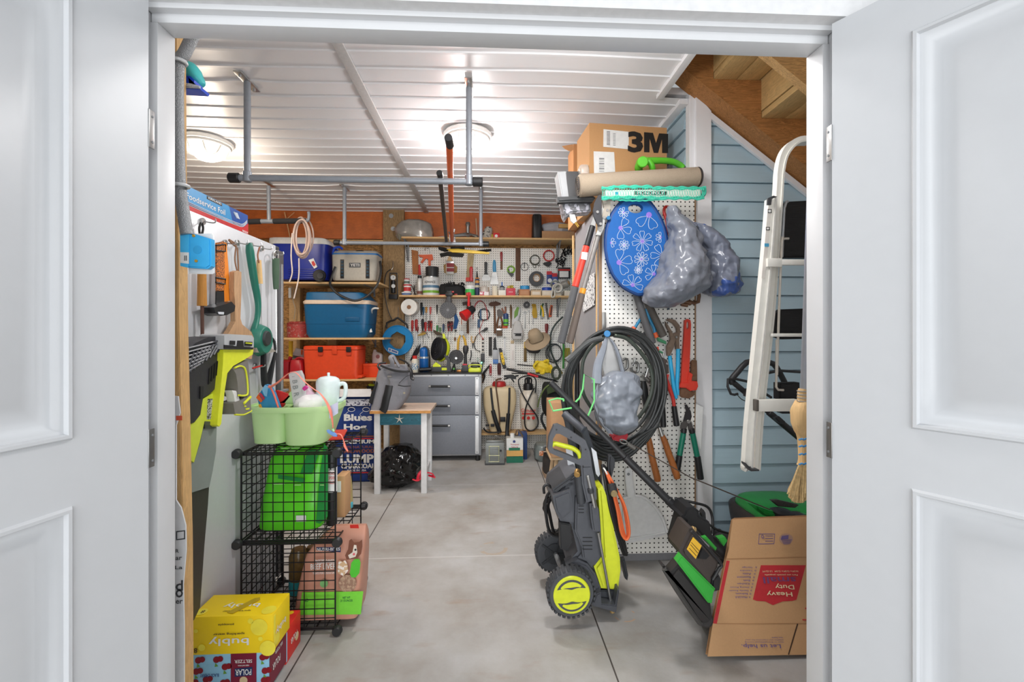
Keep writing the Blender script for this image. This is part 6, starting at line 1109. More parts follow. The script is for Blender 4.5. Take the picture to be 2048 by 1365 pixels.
txtM(t, 'POLAR', (-.7965, 1.87, .065), (0, -1, 0), D, .024, WH, .06); dec(t, 'bear_disc', ('r', -.7978), circ(1.90, .05, .016), mt(230, 200, 150, .5), 2); dec(t, 'yellow_corner', ('t', .1335), circ(-.83, 1.92, .012), YEL, 1); dec(t, 'blue_end', ('r', -.7978), [(1.804, 0.01), (1.812, .01), (1.812, .125), (1.804, .125)], LB, 1)
# ---- wire storage cubes
t = T('wire_cube_rack', 'black wire mesh storage cubes two high, beside the refrigerator', 'rack', rest=0)
gx0, gx1, gy0, gy1 = -1.062, -.668, 1.98, 2.365; zz = (.03, .41, .795); N = 9; rw = .0022
def grid(name, o, a, b):
    g = S(); o = V(o); a = V(a); b = V(b)
    for k in range(N+1):
        r_ = rw if 0 < k < N else .0036
        g.tube([o+a*k/N, o+a*k/N+b], r_, 6, sm=0); g.tube([o+b*k/N, o+b*k/N+a], r_, 6, sm=0)
    obj(name, g, WIRE, t)
for i in (0, 1):
    h = (0, 0, zz[i+1]-zz[i]-.016); z = zz[i]+.008
    grid('front_panel', (gx0, gy0, z), (gx1-gx0, 0, 0), h); grid('back_panel', (gx0, gy1, z), (gx1-gx0, 0, 0), h); grid('side_panel', (gx0-.004, gy0+.004, z), (0, gy1-gy0-.008, 0), h)
for z in zz: grid('shelf_panel', (gx0, gy0, z), (gx1-gx0, 0, 0), (0, gy1-gy0, 0))
for z in zz:
    for x in (gx0, gx1):
        for y, d in ((gy0, -1), (gy1, 1)):
            kx = -1 if x == gx0 else 1; c = V((x, y, z)); obj('connector', S().cyl(c+V((kx*.012, d*.004, 0)), c+V((kx*.012, d*.026, 0)), .0215, .019, 20).cyl(c+V((kx*.004, d*.002, 0)), c+V((kx*.026, d*.002, 0)), .016, .014, 16), mt(38, 38, 40, .45), t)
crop(340, 960, 3.37)
GRB = mt(96, 216, 40, .3, 0, .15, 14, .06); GR2 = mt(30, 140, 60, .4)
t = T('pet_food_bag', 'bright green glossy food bag inside the upper wire cube', 'bag', rest=.415); crop(0, 0, 1)
obj('bag', S().loft([(903, 560, 650, .03), (915, 552, 654, .07), (960, 540, 656, .13), (1010, 532, 656, .16), (1050, 527, 654, .17), (1062, 530, 650, .16)], 2.06, 4, wr=.008, sub=3), GRB, t)
yq = 2.052
obj('dark_side', S().poly([(648, 905), (655, 912), (656, 960), (655, 1050), (640, 1064), (632, 1062), (640, 960)], yq+.012, .002), GR2, t); obj('diagonal_band', S().poly([(616, 918), (640, 915), (624, 965), (600, 965)], yq, .0015), GR2, t); obj('title_band', S().poly([(556, 966), (610, 974), (608, 982), (556, 974)], yq, .0015), GR2, t)
for (u, v, w_) in ((560, 912, 40), (566, 918, 30), (545, 984, 24), (588, 986, 14), (640, 986, 8)): obj('print_line', S().bx(u, v, u+w_, v+1.6, yq-.001, .001, 0), mt(170, 230, 140, .5), t)
obj('barcode_label', S().bx(592, 1048, 612, 1060, yq-.001, .001, 0), WH, t)
t = T('spray_can', 'black spray can with white and red lettering behind the wire mesh', 'can', rest=.415)
obj('can', S().lat(664, [(1062, 9), (1060, 9.5), (915, 9.5), (905, 7), (900, 4)], 2.12), BLK, t); obj('label', S().lat(664, [(995, 9.9), (947, 9.9)], 2.12), WH, t)
for s_, v, m in (('LIMITED', 951, BLK), ('ROACH', 960, RED), ('SPIDER', 969, RED), ('KILLER', 978, RED)): txt(t, s_, 664, v, 6, 2.094, m, w=13)
t = T('small_carton', 'small brown carton with white label standing in the upper wire cube', 'carton', rest=.415); obj('carton', S().bx(672, 958, 690, 1040, 2.2, .09, .002), CARD, t); obj('label', S().bx(674, 968, 682, 990, 2.198, .001, 0), WH, t)
t = T('snack_bag', 'small beige packet in the back corner of the upper wire cube', 'packet', rest=.415); obj('bag', S().loft([(960, 692, 702, .02), (980, 690, 704, .05), (1022, 690, 706, .05)], 2.30, 3, wr=.005, sub=2), mt(190, 170, 110, .4, 0, .3, 20, .2), t); obj('blue_base', S().bx(690, 1014, 704, 1024, 2.297, .02), mt(80, 180, 200, .4), t)
t = T('treat_bag', 'pink and green bag of freeze-dried beef liver with a dog picture', 'bag', rest=.036); crop(340, 960, 3.37)
PK = mt(196, 140, 118, .45, 0, .15, 12, .05); PG = mt(120, 210, 60, .4)
yt = 2.02; 
obj('bag', S().loft([(236, 1112, 1322, .02), (290, 1045, 1330, .07), (400, 945, 1328, .12), (600, 905, 1312, .16), (700, 888, 1305, .17), (800, 870, 1290, .17)], yt, 10, wr=.004, sub=2), PK, t)
yr = yt-.004
obj('green_base', S().poly([(890, 690), (1302, 684), (1286, 838), (868, 842)], yr, .002), PG, t); obj('red_mark', S().poly([(1212, 238), (1268, 236), (1278, 286), (1220, 292)], yt+.068, .002), RED, t)
obj('title_plate', S().poly([(985, 385), (1150, 385), (1150, 420), (1080, 414), (985, 404)], yr, .0015), mt(40, 50, 90, .5), t); txt(t, 'NUTRI-BITES', 1068, 398, 20, yr-.002, WH, w=150)
txt(t, 'FREEZE-DRIED', 1042, 480, 24, yr-.001, WH, w=135); txt(t, 'BEEF LIVER', 1034, 515, 36, yr-.001, WH, w=165); txt(t, 'TREATS FOR DOGS & CATS', 1040, 558, 14, yr-.001, WH, w=150); txt(t, 'NO', 918, 742, 22, yr-.003, mt(30, 90, 50), w=30); txt(t, 'NET WT', 1190, 725, 14, yr-.003, mt(40, 110, 60), w=50); txt(t, '21 OUNCES', 1190, 745, 14, yr-.003, mt(40, 110, 60), w=80)
obj('green_badge', S().poly([(1222, 490), (1245, 466), (1275, 466), (1284, 490), (1276, 560), (1250, 590), (1222, 588), (1212, 560)], yr-.001, .0015), mt(80, 190, 50, .4), t); obj('seal', S().disc(1038, 630, 26, yr, .0015), mt(120, 180, 110, .5), t)
dgm = mt(120, 70, 50, .6); dg_ = obj('dog_picture', S().poly([(1200, 400), (1208, 340), (1222, 330), (1240, 356), (1275, 350), (1294, 335), (1296, 380), (1288, 430), (1260, 460), (1190, 470), (1180, 440)], yr, .0015), dgm, t)
obj('muzzle', S().poly([(1240, 370), (1256, 372), (1262, 420), (1250, 450), (1210, 462), (1200, 440), (1230, 420)], yr-.002, .0012), mt(226, 214, 200, .6), dg_); obj('nose', S().disc(1250, 402, 7, yr-.0034, .001), BLK, dg_); obj('tongue', S().disc(1240, 432, 8, yr-.0034, .001), mt(220, 100, 110), dg_)
obj('cat_picture', S().poly([(1130, 500), (1140, 476), (1160, 484), (1180, 474), (1195, 500), (1200, 545), (1170, 580), (1130, 560)], yr, .0015), mt(206, 170, 130, .6, kind=speck((240, 230, 220), .55, 60)), t); obj('treats_picture', S().disc(1196, 630, 58, yr, .0012), mt(180, 150, 124, .7, 0, 0, 60, .4, speck((150, 116, 96), .5, 80)), t)
t = T('snack_jar', 'plastic jar of brown treats with turquoise label in the lower wire cube', 'jar', rest=.036); obj('jar', S().lat(868, [(682, 56), (676, 60), (430, 60), (405, 50), (385, 44)], 2.24), mt(124, 100, 60, .25, 0, 0, 60, .3), t); obj('label', S().lat(868, [(672, 61), (584, 61)], 2.24), mt(60, 178, 190, .4), t)
t = T('snack_jar', 'second jar of brown treats half behind the pink bag', 'jar', rest=.036); obj('jar', S().lat(960, [(682, 40), (440, 42), (395, 34)], 2.27), mt(104, 84, 50, .25, 0, 0, 60, .3), t)
# ---- green caddy and its contents on the cubes
crop(470, 720, 4.875); PGN = mt(192, 226, 160, .4, 0, 0, 20, .02); ZC = .802
t = T('cleaning_caddy', 'pale green plastic caddy with two deep bins on top of the wire cubes', 'caddy', rest=ZC)
def cup(rows, Y, n):  # open bin: outer then inner wall
    ins = [(v, a+9, b-9, d-.008) for v, a, b, d in rows[::-1]]; ins[-1] = (rows[0][0]-14, rows[0][1]+12, rows[0][2]-12, rows[0][3]-.01)
    return S().loft(rows+[]+[], Y, n)
def openbin(rows, Y, n, th=.004, seg=32):
    s = S(); R = []; dm = max(r[3] for r in rows)
    def ring(v, a, b, d, k):
        yc = Y+dm/2; A = P(a, v, yc); B_ = P(b, v, yc); c = (A+B_)/2; rx = (B_.x-A.x)/2-k; ry = d/2-k; o = []
        for i in range(seg):
            tt = 2*math.pi*i/seg; ct, st = math.cos(tt), math.sin(tt); o.append(V((c.x+math.copysign(abs(ct)**(2/n), ct)*rx, c.y+math.copysign(abs(st)**(2/n), st)*ry, c.z)))
        return o
    for r in rows: R.append(ring(*r, 0))
    R.append(ring(*rows[-1][:3], rows[-1][3], th))
    for r in rows[::-1][1:]: R.append(ring(*r, th))
    R[-1] = [p+V((0, 0, .012)) for p in R[-1]]
    return s.rings(R)
obj('left_bin', openbin([(876, 238, 520, .13), (870, 228, 535, .14), (560, 208, 558, .17), (535, 206, 562, .175)], 1.99, 3.2), PGN, t)
obj('right_bin', openbin([(876, 560, 900, .2), (860, 548, 925, .23), (560, 530, 1030, .27), (520, 528, 1035, .275)], 1.985, 3), PGN, t)
obj('rim', openbin([(555, 190, 1045, .28), (520, 186, 1048, .288), (505, 190, 1046, .286)], 1.978, 3.4, .012), PGN, t)
obj('handle_web', S().poly([(330, 520), (420, 500), (480, 455), (540, 395), (570, 385), (580, 520)], 2.10, .02, .006), PGN, t)
obj('label', S().poly([(915, 545), (1005, 500), (1005, 610), (920, 665)], 1.988, .001), mt(200, 206, 230, .5), t)
t = T('mug', 'pale mint insulated mug with straw lid and handle standing in the caddy', 'mug'); MG = mt(222, 236, 236, .35)
obj('body', S().lat(908, [(520, 84), (505, 90), (330, 104), (240, 110), (210, 108), (185, 96), (168, 70), (160, 30)], 2.14), MG, t); obj('straw', S().lat(912, [(165, 12), (128, 13), (125, 8)], 2.14), MG, t)
obj('handle', S().tube([P(1005, 255, 2.14), P(1040, 232, 2.14), P(1075, 245, 2.14), P(1078, 320, 2.14), P(1060, 375, 2.14), P(1005, 410, 2.14)], .0095, 12), MG, t)
t = T('pouch', 'patchwork cloth pouch in blue, orange and red on the caddy', 'pouch')
obj('front', S().poly([(205, 365), (240, 320), (285, 245), (325, 250), (370, 330), (430, 495), (270, 520), (245, 505)], 2.06, .03, .006), mt(50, 140, 190, .7, 0, .3, 30, .15), t); obj('orange_patch', S().poly([(205, 370), (228, 335), (268, 400), (250, 418)], 2.028, .003), ORG, t); obj('orange_strip', S().poly([(228, 440), (248, 430), (280, 515), (250, 515)], 2.028, .003), mt(240, 170, 60, .6), t); obj('wine_patch', S().poly([(230, 325), (252, 325), (290, 375), (275, 395)], 2.028, .003), mt(190, 50, 70, .6), t); obj('light_patch', S().poly([(262, 290), (290, 248), (322, 262), (310, 360), (285, 350)], 2.028, .003), mt(130, 190, 226, .6), t); obj('red_side', S().poly([(370, 310), (400, 300), (550, 350), (440, 485), (425, 490)], 2.1, .02, .003), mt(214, 40, 36, .6), t)
obj('edge_piping', S().tube([P(330, 250, 2.02), P(372, 320, 2.02), P(430, 490, 2.02)], .004), mt(240, 120, 100, .6), t)
t = T('bottle_sleeve', 'clear plastic bottle sleeve with embossed letters leaning in the caddy', 'bottle')
obj('sleeve', S().poly([(515, 145), (530, 122), (625, 108), (650, 160), (668, 320), (660, 515), (570, 515), (540, 300)], 2.08, .03, .008), mt(216, 218, 218, .12, 0, .3, 20, .05, None, .7), t)
for s_, u, v, h in (('i', 570, 165, 26), ('B', 590, 270, 50), ('R', 600, 340, 48), ('E', 615, 395, 46), ('B', 585, 215, 46)): txt(t, s_, u, v, h, 2.048, mt(130, 134, 134, .3), rot=-82 if s_ != 'i' else -82)
one('tissue_roll', S().loft([(335, 640, 800, .1), (370, 605, 855, .15), (420, 598, 862, .17), (480, 610, 850, .16), (520, 630, 830, .14)], 2.02, 2.3, wr=.01, wf=25, sub=3), mt(240, 238, 238, .9, 0, .3), 'white wad of tissue paper wrapped in film, sitting in the caddy', 'tissue')
one('film_wrap', S().loft([(250, 690, 720, .02), (290, 675, 750, .05), (340, 650, 790, .08)], 2.08, 2.2, wr=.01, wf=30, sub=3), mt(226, 190, 206, .2, 0, .5, 20, .15, None, .8), 'crumpled pink clear film above the tissue wad', 'film')
one('pink_cap', S().cyl(P(668, 290, 2.05), P(702, 262, 2.05), .009), mt(206, 50, 140, .4), 'small magenta cap sticking out beside the clear sleeve', 'cap')
SL = mt(250, 140, 120, .6)
t = T('strap', 'salmon coloured strap looping over the caddy with a blue clip', 'strap')
obj('ribbon', S().tube([P(345, 265, 2.0), P(420, 220, 2.0), P(500, 150, 2.0), P(545, 125, 2.0), P(600, 130, 2.0), P(680, 215, 2.0), P(760, 280, 1.99), P(830, 330, 1.975), P(890, 410, 1.965), P(930, 500, 1.96), P(950, 600, 1.96), P(955, 665, 1.96)], [.022, .014, .008, .005, .005, .006, .006, .007, .010, .014, .008, .004], 8, flat=.25), SL, t)
obj('tail', S().tube([P(985, 725, 1.95), P(1030, 730, 1.95), P(1060, 790, 1.95), P(1070, 840, 1.95), P(1100, 895, 1.95)], [.004, .006, .004, .011, .006], 8, flat=.35), SL, t); obj('clip', S().poly([(888, 690), (905, 685), (990, 730), (990, 752), (960, 752), (900, 715)], 1.955, .012, .003), mt(120, 160, 220, .4), t); obj('ring', S().cyl(P(952, 675, 1.95), P(962, 700, 1.95), .005), mt(180, 220, 170, .4), t)
t = T('orange_packet', 'orange packet with blue edge standing in the right caddy bin', 'packet'); obj('packet', S().poly([(850, 478), (910, 470), (925, 560), (860, 560)], 2.15, .02, .002), mt(240, 150, 60, .5), t)
one('cable_loop', S().torus(P(235, 665, 2.2), .045, .006, (1, .3, 0)), BLK, 'black cable ring hanging on the refrigerator behind the caddy', 'cable')
one('red_mat', S().box((-.80, 2.2, .81), (.2, .2, .008), rz=.2, bev=.002), mt(190, 50, 30, .8), 'small red mat lying on the wire cubes under the caddy', 'mat')
crop(0, 0, 1)
# ---------------- right side: peg board panel, grey cabinet, everything hung there ----------------
YP = 2.50; crop(0, 0, 1)
struct('wall_pegboard_panel', S().bx(1203, 392, 1391, 1105, YP, .012, 0), PEG)
struct('trim_15', S().bx(1199, 392, 1204, 1105, YP-.002, .02, .001).bx(1389, 392, 1392, 1105, YP-.001, .02, .001), mt(150, 120, 90, .7))
t = T('metal_cabinet', 'tall grey metal cabinet standing behind the right pegboard panel', 'cabinet', rest=0); CGR = mt(150, 150, 154, .4, .2)
obj('body', S().box((.86, 2.87, 1.01), (.50, .68, 2.02), bev=.004), CGR, t); obj('edge_batten', S().box((.604, 2.528, 1.02), (.006, .012, 2.04), bev=.001), PINE, t); obj('edge_batten', S().box((.596, 3.2, 1.0), (.012, .02, 2.0), bev=.001), PINE, t)
obj('magnet_sheet', S().polyX([(1166, 560), (1189, 545), (1189, 610), (1166, 625)], .602, .002), mt(226, 226, 226, .6, kind=speck((40, 40, 44), .56, 60)), t)
crop(1080, 180, 4.876)
# ---- on top of the cabinet
t = T('cardboard_box', 'large brown cardboard box with big black 3M lettering on the metal cabinet', 'box', rest=2.022)
ctr = P(900, 600, 2.72); rr = math.radians(5); W3, H3 = .485, .47; r3 = V((math.cos(rr), math.sin(rr), 0)); o3 = P(480, 318, 2.62); n3 = V((math.sin(rr), -math.cos(rr), 0)); zt3 = o3.z
cc = o3+r3*W3/2-n3*.13; obj('box', S().box((cc.x, cc.y, 2.022+(zt3-2.022)/2), (W3, .26, zt3-2.022), rz=rr, bev=.004), mt(190, 144, 96, .85, 0, .1, 120, .04), t)
def f3(a, z): return o3+r3*a+V((0, 0, z-zt3))+n3*.001
def fr3(u, v):    # pixel to the tilted face
    d = ray(u, v); tt = (o3-V((0, 0, CZ))).dot(n3)/d.dot(n3); return V((0, 0, CZ))+d*tt+n3*.0012
for nm, pts in (('shipping_label', [(618, 384), (866, 410), (862, 580), (616, 556)]), ('barcode_label', [(522, 600), (722, 608), (732, 800), (526, 814)])):
    l = obj(nm, S().prism([fr3(*p) for p in pts], n3*.0008), mt(226, 226, 224, .6), t); s = S()
    if nm[0] == 'b':
        for k in range(9): s.prism([fr3(a, b)+n3*.001 for a, b in ((575, 665+k*16), (624, 667+k*16), (626, 667+k*16+(4 if k % 3 else 9)), (575, 665+k*16+(4 if k % 3 else 9)))], n3*.0006)
    else:
        for k in range(9): s.prism([fr3(a, b)+n3*.001 for a, b in ((710, 425+k*14), (736, 427+k*14), (736, 431+k*14), (710, 429+k*14))], n3*.0006)
        for k in range(10): s.prism([fr3(a, b)+n3*.001 for a, b in ((650, 405+k*14), (682, 407+k*14), (682, 414+k*14), (650, 412+k*14))], n3*.0004)
    obj('print', s, mt(110, 110, 112, .6), l)
a_, b_ = fr3(930, 510), fr3(1130, 520)
txtM(t, '3', a_, r3, (0, 0, 1), (fr3(930, 405)-fr3(930, 612)).length, mt(24, 20, 18, .6), (fr3(1012, 500)-fr3(862, 500)).length, bold=.03); obj('lettering', S().prism([fr3(*p) for p in ((1014, 414), (1100, 420), (1130, 520), (1160, 425), (1248, 430), (1247, 618), (1190, 616), (1188, 480), (1150, 616), (1108, 614), (1068, 475), (1066, 610), (1014, 608))], n3*.001), mt(24, 20, 18, .6), t)

t = T('cardboard_box', 'smaller brown box with torn flap left of the big box', 'box'); obj('box', S().bx(325, 527, 450, 1308, 2.97, .2, .003), mt(196, 140, 90, .85), t); obj('torn_flap', S().poly([(215, 548), (320, 530), (326, 580), (300, 600), (275, 590), (240, 572)], 2.97, .004), mt(196, 144, 96, .85), t)
one('binder', S().poly([(172, 800), (250, 790), (300, 1195), (268, 1245), (240, 1200)], 2.66, .12, .006), mt(196, 198, 200, .3, 0, .3, 20, .1, None, .8), 'clear plastic wrapped sheets standing at the cabinet left edge', 'plastic')
one('dark_folder', S().bx(256, 792, 400, 1100, 2.64, .08, .004), mt(78, 78, 80, .5), 'dark grey case standing between the clear sheets and the rug', 'case')
one('clear_bag', S().loft([(738, 390, 470, .04), (780, 372, 480, .06), (830, 380, 480, .05)], 2.6, 3, wr=.01, sub=2), mt(220, 214, 206, .2, 0, .5, 20, .1, None, .5), 'clear bag peeking above the rolled rug', 'bag')
t = T('rolled_rug', 'rolled beige mat lying across the top of the pegboard panel', 'rug')
a, b = P(372, 937, 2.43), P(1540, 850, 2.45); a = a; obj('roll', S().cyl(a, b, .0605, .0535, 30), mt(170, 154, 134, .95, 0, .6, 260, .1), t); ax = (a-b).normalized(); q = V((0, 0, 1)).rotation_difference(ax); s = S()
s.tube([a+ax*.004+q @ V((math.cos(k*.5)*(.004+.0009*k), math.sin(k*.5)*(.004+.0009*k), 0)) for k in range(58)], .0022, 5, sm=0); obj('spiral_edge', s, mt(90, 84, 80, .9, 0, .5, 200, .4), t); obj('dark_backing', S().cyl(b, b-ax*.006, .0540, .051, 30), mt(66, 62, 60, .9), t)
t = T('scrub_brush', 'bright green curved plastic handle lying behind the rolled mat', 'brush'); GP = mt(96, 200, 50, .4)
obj('handle', S().tube([P(985, 710, 2.5), P(960, 760, 2.54), P(975, 790, 2.56)], [.026, .022, .018], 14).tube([P(1040, 695, 2.54), P(1180, 690, 2.56), P(1290, 700, 2.58), P(1360, 730, 2.6), P(1400, 760, 2.6)], [.022, .018, .018, .018, .014], 12).tube([P(1060, 690, 2.53), P(1090, 740, 2.53), P(1100, 790, 2.55)], .017, 12).cyl(P(1005, 700, 2.47), P(985, 715, 2.52), .030), GP, t)
t = T('board_game', 'long white and teal board game box in a turquoise mesh net', 'game'); Ym = 2.36
obj('box', S().poly([(640, 978), (1565, 965), (1572, 1028), (1540, 1046), (640, 1040)], Ym+.02, .04, .003), mt(232, 230, 222, .5), t); obj('name_plate', S().bx(922, 985, 1236, 1028, Ym-.0215, .001, 0), mt(70, 66, 62, .5), t); txt(t, 'MONOPOLY', 1080, 1006, 30, Ym-.022, WH, w=270)
obj('blue_mark', S().bx(732, 995, 760, 1022, Ym-.0215, .001, 0), mt(40, 150, 190, .5), t); nt_ = S(); TL = mt(70, 200, 170, .6)
for k in range(40):
    u = 600+k*25; nt_.tube([P(u, 962+8*math.sin(k*.2), Ym-.028), P(u+25, 1050, Ym-.028)], .001, 4, sm=0); nt_.tube([P(u+25, 962, Ym-.029), P(u, 1050, Ym-.029)], .001, 4, sm=0)
for v0 in (948, 958, 1052, 1062):
    nt_.tube([P(600+k*20, v0+6*math.sin(k*1.1+v0)+(-6 if 5 < k < 25 else 6 if v0 < 1000 else 0), Ym-.02) for k in range(51)], .006, 5, sm=1)
nt_.tube([P(700+k*20, 1068+14*math.sin(k*.13)+3*math.sin(k*2), Ym-.015) for k in range(36)], .0045, 5, sm=1); nt_.tube([P(1600, 945, Ym), P(1600, 1010, Ym), P(1560, 1050, Ym)], .012, 6); obj('net', nt_, TL, t)
one('vacuum_nozzle', S().poly([(170, 1038), (520, 1030), (545, 1050), (520, 1085), (300, 1085), (175, 1095)], 2.5, .05, .008), mt(44, 46, 48, .5), 'flat black plastic bar lying below the rolled mat', 'nozzle')
one('clear_tray', S().poly([(215, 1092), (490, 1088), (500, 1180), (300, 1200), (250, 1240)], 2.60, .1, .008), mt(120, 122, 126, .25, 0, .4, 20, .4, speck((190, 190, 200), .56, 30), .9), 'clear tray of small metal parts below the black plastic bar', 'tray')
t = T('plug', 'white plug with brass prongs dangling by the cabinet corner', 'plug'); obj('body', S().poly([(290, 1210), (340, 1215), (360, 1280), (330, 1300), (300, 1270)], 2.5, .02, .004), WH, t); obj('prong', S().tube([P(340, 1295, 2.49), P(372, 1340, 2.49)], .003, sm=0).tube([P(352, 1290, 2.49), P(380, 1330, 2.49)], .003, sm=0), mt(210, 170, 80, .3, .9), t)
# ---- loppers
crop(1090, 370, 4.402); YH = 2.355
t = T('lopper', 'long lopper with red and black handle hanging at the panel left edge', 'lopper')
obj('blade', S().poly([(470, 90), (498, 85), (500, 200), (500, 260), (510, 300), (502, 360), (470, 362), (430, 280), (425, 220), (440, 150)], YH, .014, .002), mt(66, 66, 70, .4, .3), t); obj('jaw', S().poly([(425, 280), (445, 330), (440, 362), (400, 360)], YH, .012), STEEL, t)
for p in ((461, 240), (488, 345)): obj('pivot_bolt', S().disc(*p, 13, YH-.014, .006, 16), STEEL, t)
HP = lambda u, v: P(u, v, YH-.005)
obj('upper_sleeve', S().cyl(HP(416, 362), HP(365, 540), .0175), BLK, t); obj('red_tube', S().cyl(HP(365, 540), HP(265, 900), .0185), mt(216, 66, 50, .4), t); obj('label', S().poly([(325, 590), (376, 596), (366, 662), (316, 652)], YH-.0235, .001), WH, t); obj('grip', S().cyl(HP(265, 900), HP(140, 1395), .020, .021), mt(84, 84, 86, .7), t)
YH = 2.41
t = T('lopper', 'weathered grey lopper with brown grip and orange ring beside the red one', 'lopper')
obj('blade', S().poly([(505, 60), (535, 55), (575, 110), (580, 200), (550, 290), (500, 290), (520, 200), (505, 130)], YH-.02, .014, .002), mt(176, 168, 156, .5, .4), t); obj('mechanism', S().poly([(500, 205), (575, 208), (570, 290), (530, 300), (520, 380), (490, 445), (450, 440), (470, 380), (500, 330)], YH-.01, .02, .003), mt(206, 206, 202, .4, .4), t); obj('blue_bolt', S().disc(556, 295, 18, YH-.035, .012), mt(30, 110, 160, .4), t)
for p in ((548, 225), (520, 290), (485, 398)): obj('pivot_bolt', S().disc(*p, 13, YH-.031, .005, 16), STEEL, t)
obj('tube', S().cyl(HP(470, 430), HP(335, 915), .0155), mt(150, 146, 142, .5, .3, 0, 30, .15), t); obj('orange_ring', S().cyl(HP(338, 912), HP(325, 960), .0175), mt(240, 160, 50, .4), t); obj('grip', S().cyl(HP(325, 960), HP(215, 1395), .0185, .021), mt(110, 98, 90, .8), t)
# ---- kneeling pad
t = T('kneeling_pad', 'oval blue foam kneeling pad printed with white and purple flowers', 'pad'); YK = 2.38
oval = [(800, 100), (870, 118), (930, 180), (990, 270), (1035, 370), (1058, 470), (1064, 580), (1050, 690), (1010, 810), (950, 900), (890, 945), (820, 955), (750, 925), (680, 880), (610, 790), (565, 680), (545, 570), (545, 460), (560, 370), (595, 275), (650, 190), (720, 125)]
ov2 = [((u-800)*1.0+800, (v-530)*1.0+530) for u, v in oval]
def ring_in(n): return None
NO = 44; oo = []; 
for k in range(NO):
    f = k/NO*len(oval); i = int(f); g = f-i; a, b = oval[i], oval[(i+1) % len(oval)]; oo.append((a[0]+(b[0]-a[0])*g, a[1]+(b[1]-a[1])*g))
hin = bez(798, 208, 66, 42, NO, -90, 270)
obj('pad', S().hole(oo, hin, YK+.03, .032), mt(10, 92, 168, .6, 0, .2, 60, .04), t); obj('rim', S().tube([P(a, b, YK+.014) for a, b in oval], .016, 8, True, 4), mt(16, 62, 124, .6), t)
fl = S(); pc = S()
def inside_oval(u, v): return ((u-803)/245)**2+((v-530)/420)**2 < .98 and ((u-798)/72)**2+((v-208)/50)**2 > 1
def flower(u, v, r, n, ph=0):
    for k in range(n):
        a = ph+2*math.pi*k/n; w = math.pi/n*.85; pts = []
        for rr_, da in ((.12, 0), (.6, -w*.8), (.92, -w*.62), (1, -w*.25), (.93, 0), (1, w*.25), (.92, w*.62), (.6, w*.8), (.12, 0)): pts.append((u+r*rr_*math.cos(a+da), v+r*rr_*math.sin(a+da)))
        if all(inside_oval(*p) for p in pts): fl.tube([P(x, y, YK-.003) for x, y in pts], .0011, 4, sm=2)
    pc.disc(u, v, max(8, r*.2), YK-.0025, .0012, 14)
for a in ((692, 243, 46, 8), (665, 380, 98, 5, .3), (915, 265, 130, 5, 1.2), (857, 497, 92, 7, .2), (1020, 462, 46, 7), (697, 530, 45, 8), (652, 684, 118, 5, 1), (1034, 622, 105, 6), (850, 655, 64, 9), (822, 750, 36, 8), (958, 785, 80, 6, .5), (772, 882, 92, 6, .3), (580, 510, 44, 6)): flower(*a)
obj('flower_outlines', fl, mt(214, 222, 230, .5), t); obj('flower_centres', pc, mt(140, 110, 200, .5), t)
t = T('hand_saw', 'red plastic handle showing between the kneeling pad and the grey bag', 'handle'); obj('handle', S().tube([P(1100, 200, 2.44), P(1060, 195, 2.44), P(1048, 240, 2.44), P(1075, 330, 2.44), P(1072, 420, 2.44), P(1062, 500, 2.44)], .0085), RED, t)
BAGM = mt(122, 126, 136, .25, 0, .7, 22, .12)
def baggy(lb, rows, Y, tie, mat=BAGM, extra=None, wr=.03):
    t = T('plastic_bag', lb, 'bag', 'grey plastic bags hung on the pegboard panel')
    obj('bag', S().loft(rows, Y, 2.1, 90, wr=wr, wf=9, sub=8, fold=.0045), mat, t)
    for p in tie: obj('handle', S().tube([P(*q_) for q_ in p], [.006, .016, .024], 8, flat=.5), mat, t)
    return t
t = baggy('big grey plastic bag bulging beside the blue kneeling pad', [(195, 1098, 1125, .03), (260, 1095, 1180, .06), (380, 1090, 1300, .14), (500, 1080, 1370, .2), (620, 1060, 1425, .24), (740, 1010, 1450, .26), (850, 950, 1440, .26), (940, 880, 1340, .24), (1020, 880, 1240, .18), (1070, 930, 1120, .1), (1086, 990, 1060, .04)], 2.2, [], wr=.03)
t = baggy('grey plastic bag with blue contents hanging over the white corner trim', [(330, 1290, 1330, .04), (370, 1310, 1400, .08), (440, 1340, 1500, .12), (520, 1380, 1570, .16), (600, 1400, 1630, .18), (690, 1420, 1680, .2), (790, 1410, 1695, .22), (880, 1400, 1695, .22), (950, 1420, 1650, .18), (990, 1490, 1570, .1)], 2.3, [((1120, 200, 2.42), (1230, 290, 2.40), (1330, 370, 2.38))], mt(116, 122, 138, .25, 0, .7, 22, .12, speck((66, 92, 158), .61, 6)))
t = T('lopper', 'lopper hanging behind the kneeling pad, two long grey grips showing', 'lopper'); obj('grip', S().cyl(P(800, 955, 2.44), P(945, 1400, 2.42), .0195, .021), mt(80, 80, 82, .7), t); obj('grip', S().cyl(P(885, 1000, 2.46), P(1045, 1335, 2.44), .019, .021), mt(88, 82, 76, .7), t)
t = T('pliers', 'pruning tool with teal and orange handles crossing behind the grey grips', 'shears'); TE = mt(24, 126, 170, .45)
obj('handle', S().cyl(P(850, 1170, 2.47), P(790, 1260, 2.47), .008), TE, t); obj('orange_grip', S().cyl(P(790, 1255, 2.47), P(725, 1340, 2.47), .012, .010), mt(230, 104, 60, .45), t); obj('handle', S().tube([P(890, 1090, 2.47), P(920, 1180, 2.47), P(960, 1260, 2.47), P(968, 1310, 2.47)], .010), TE, t); obj('orange_grip', S().cyl(P(966, 1300, 2.47), P(985, 1345, 2.47), .012), mt(230, 104, 60, .45), t)
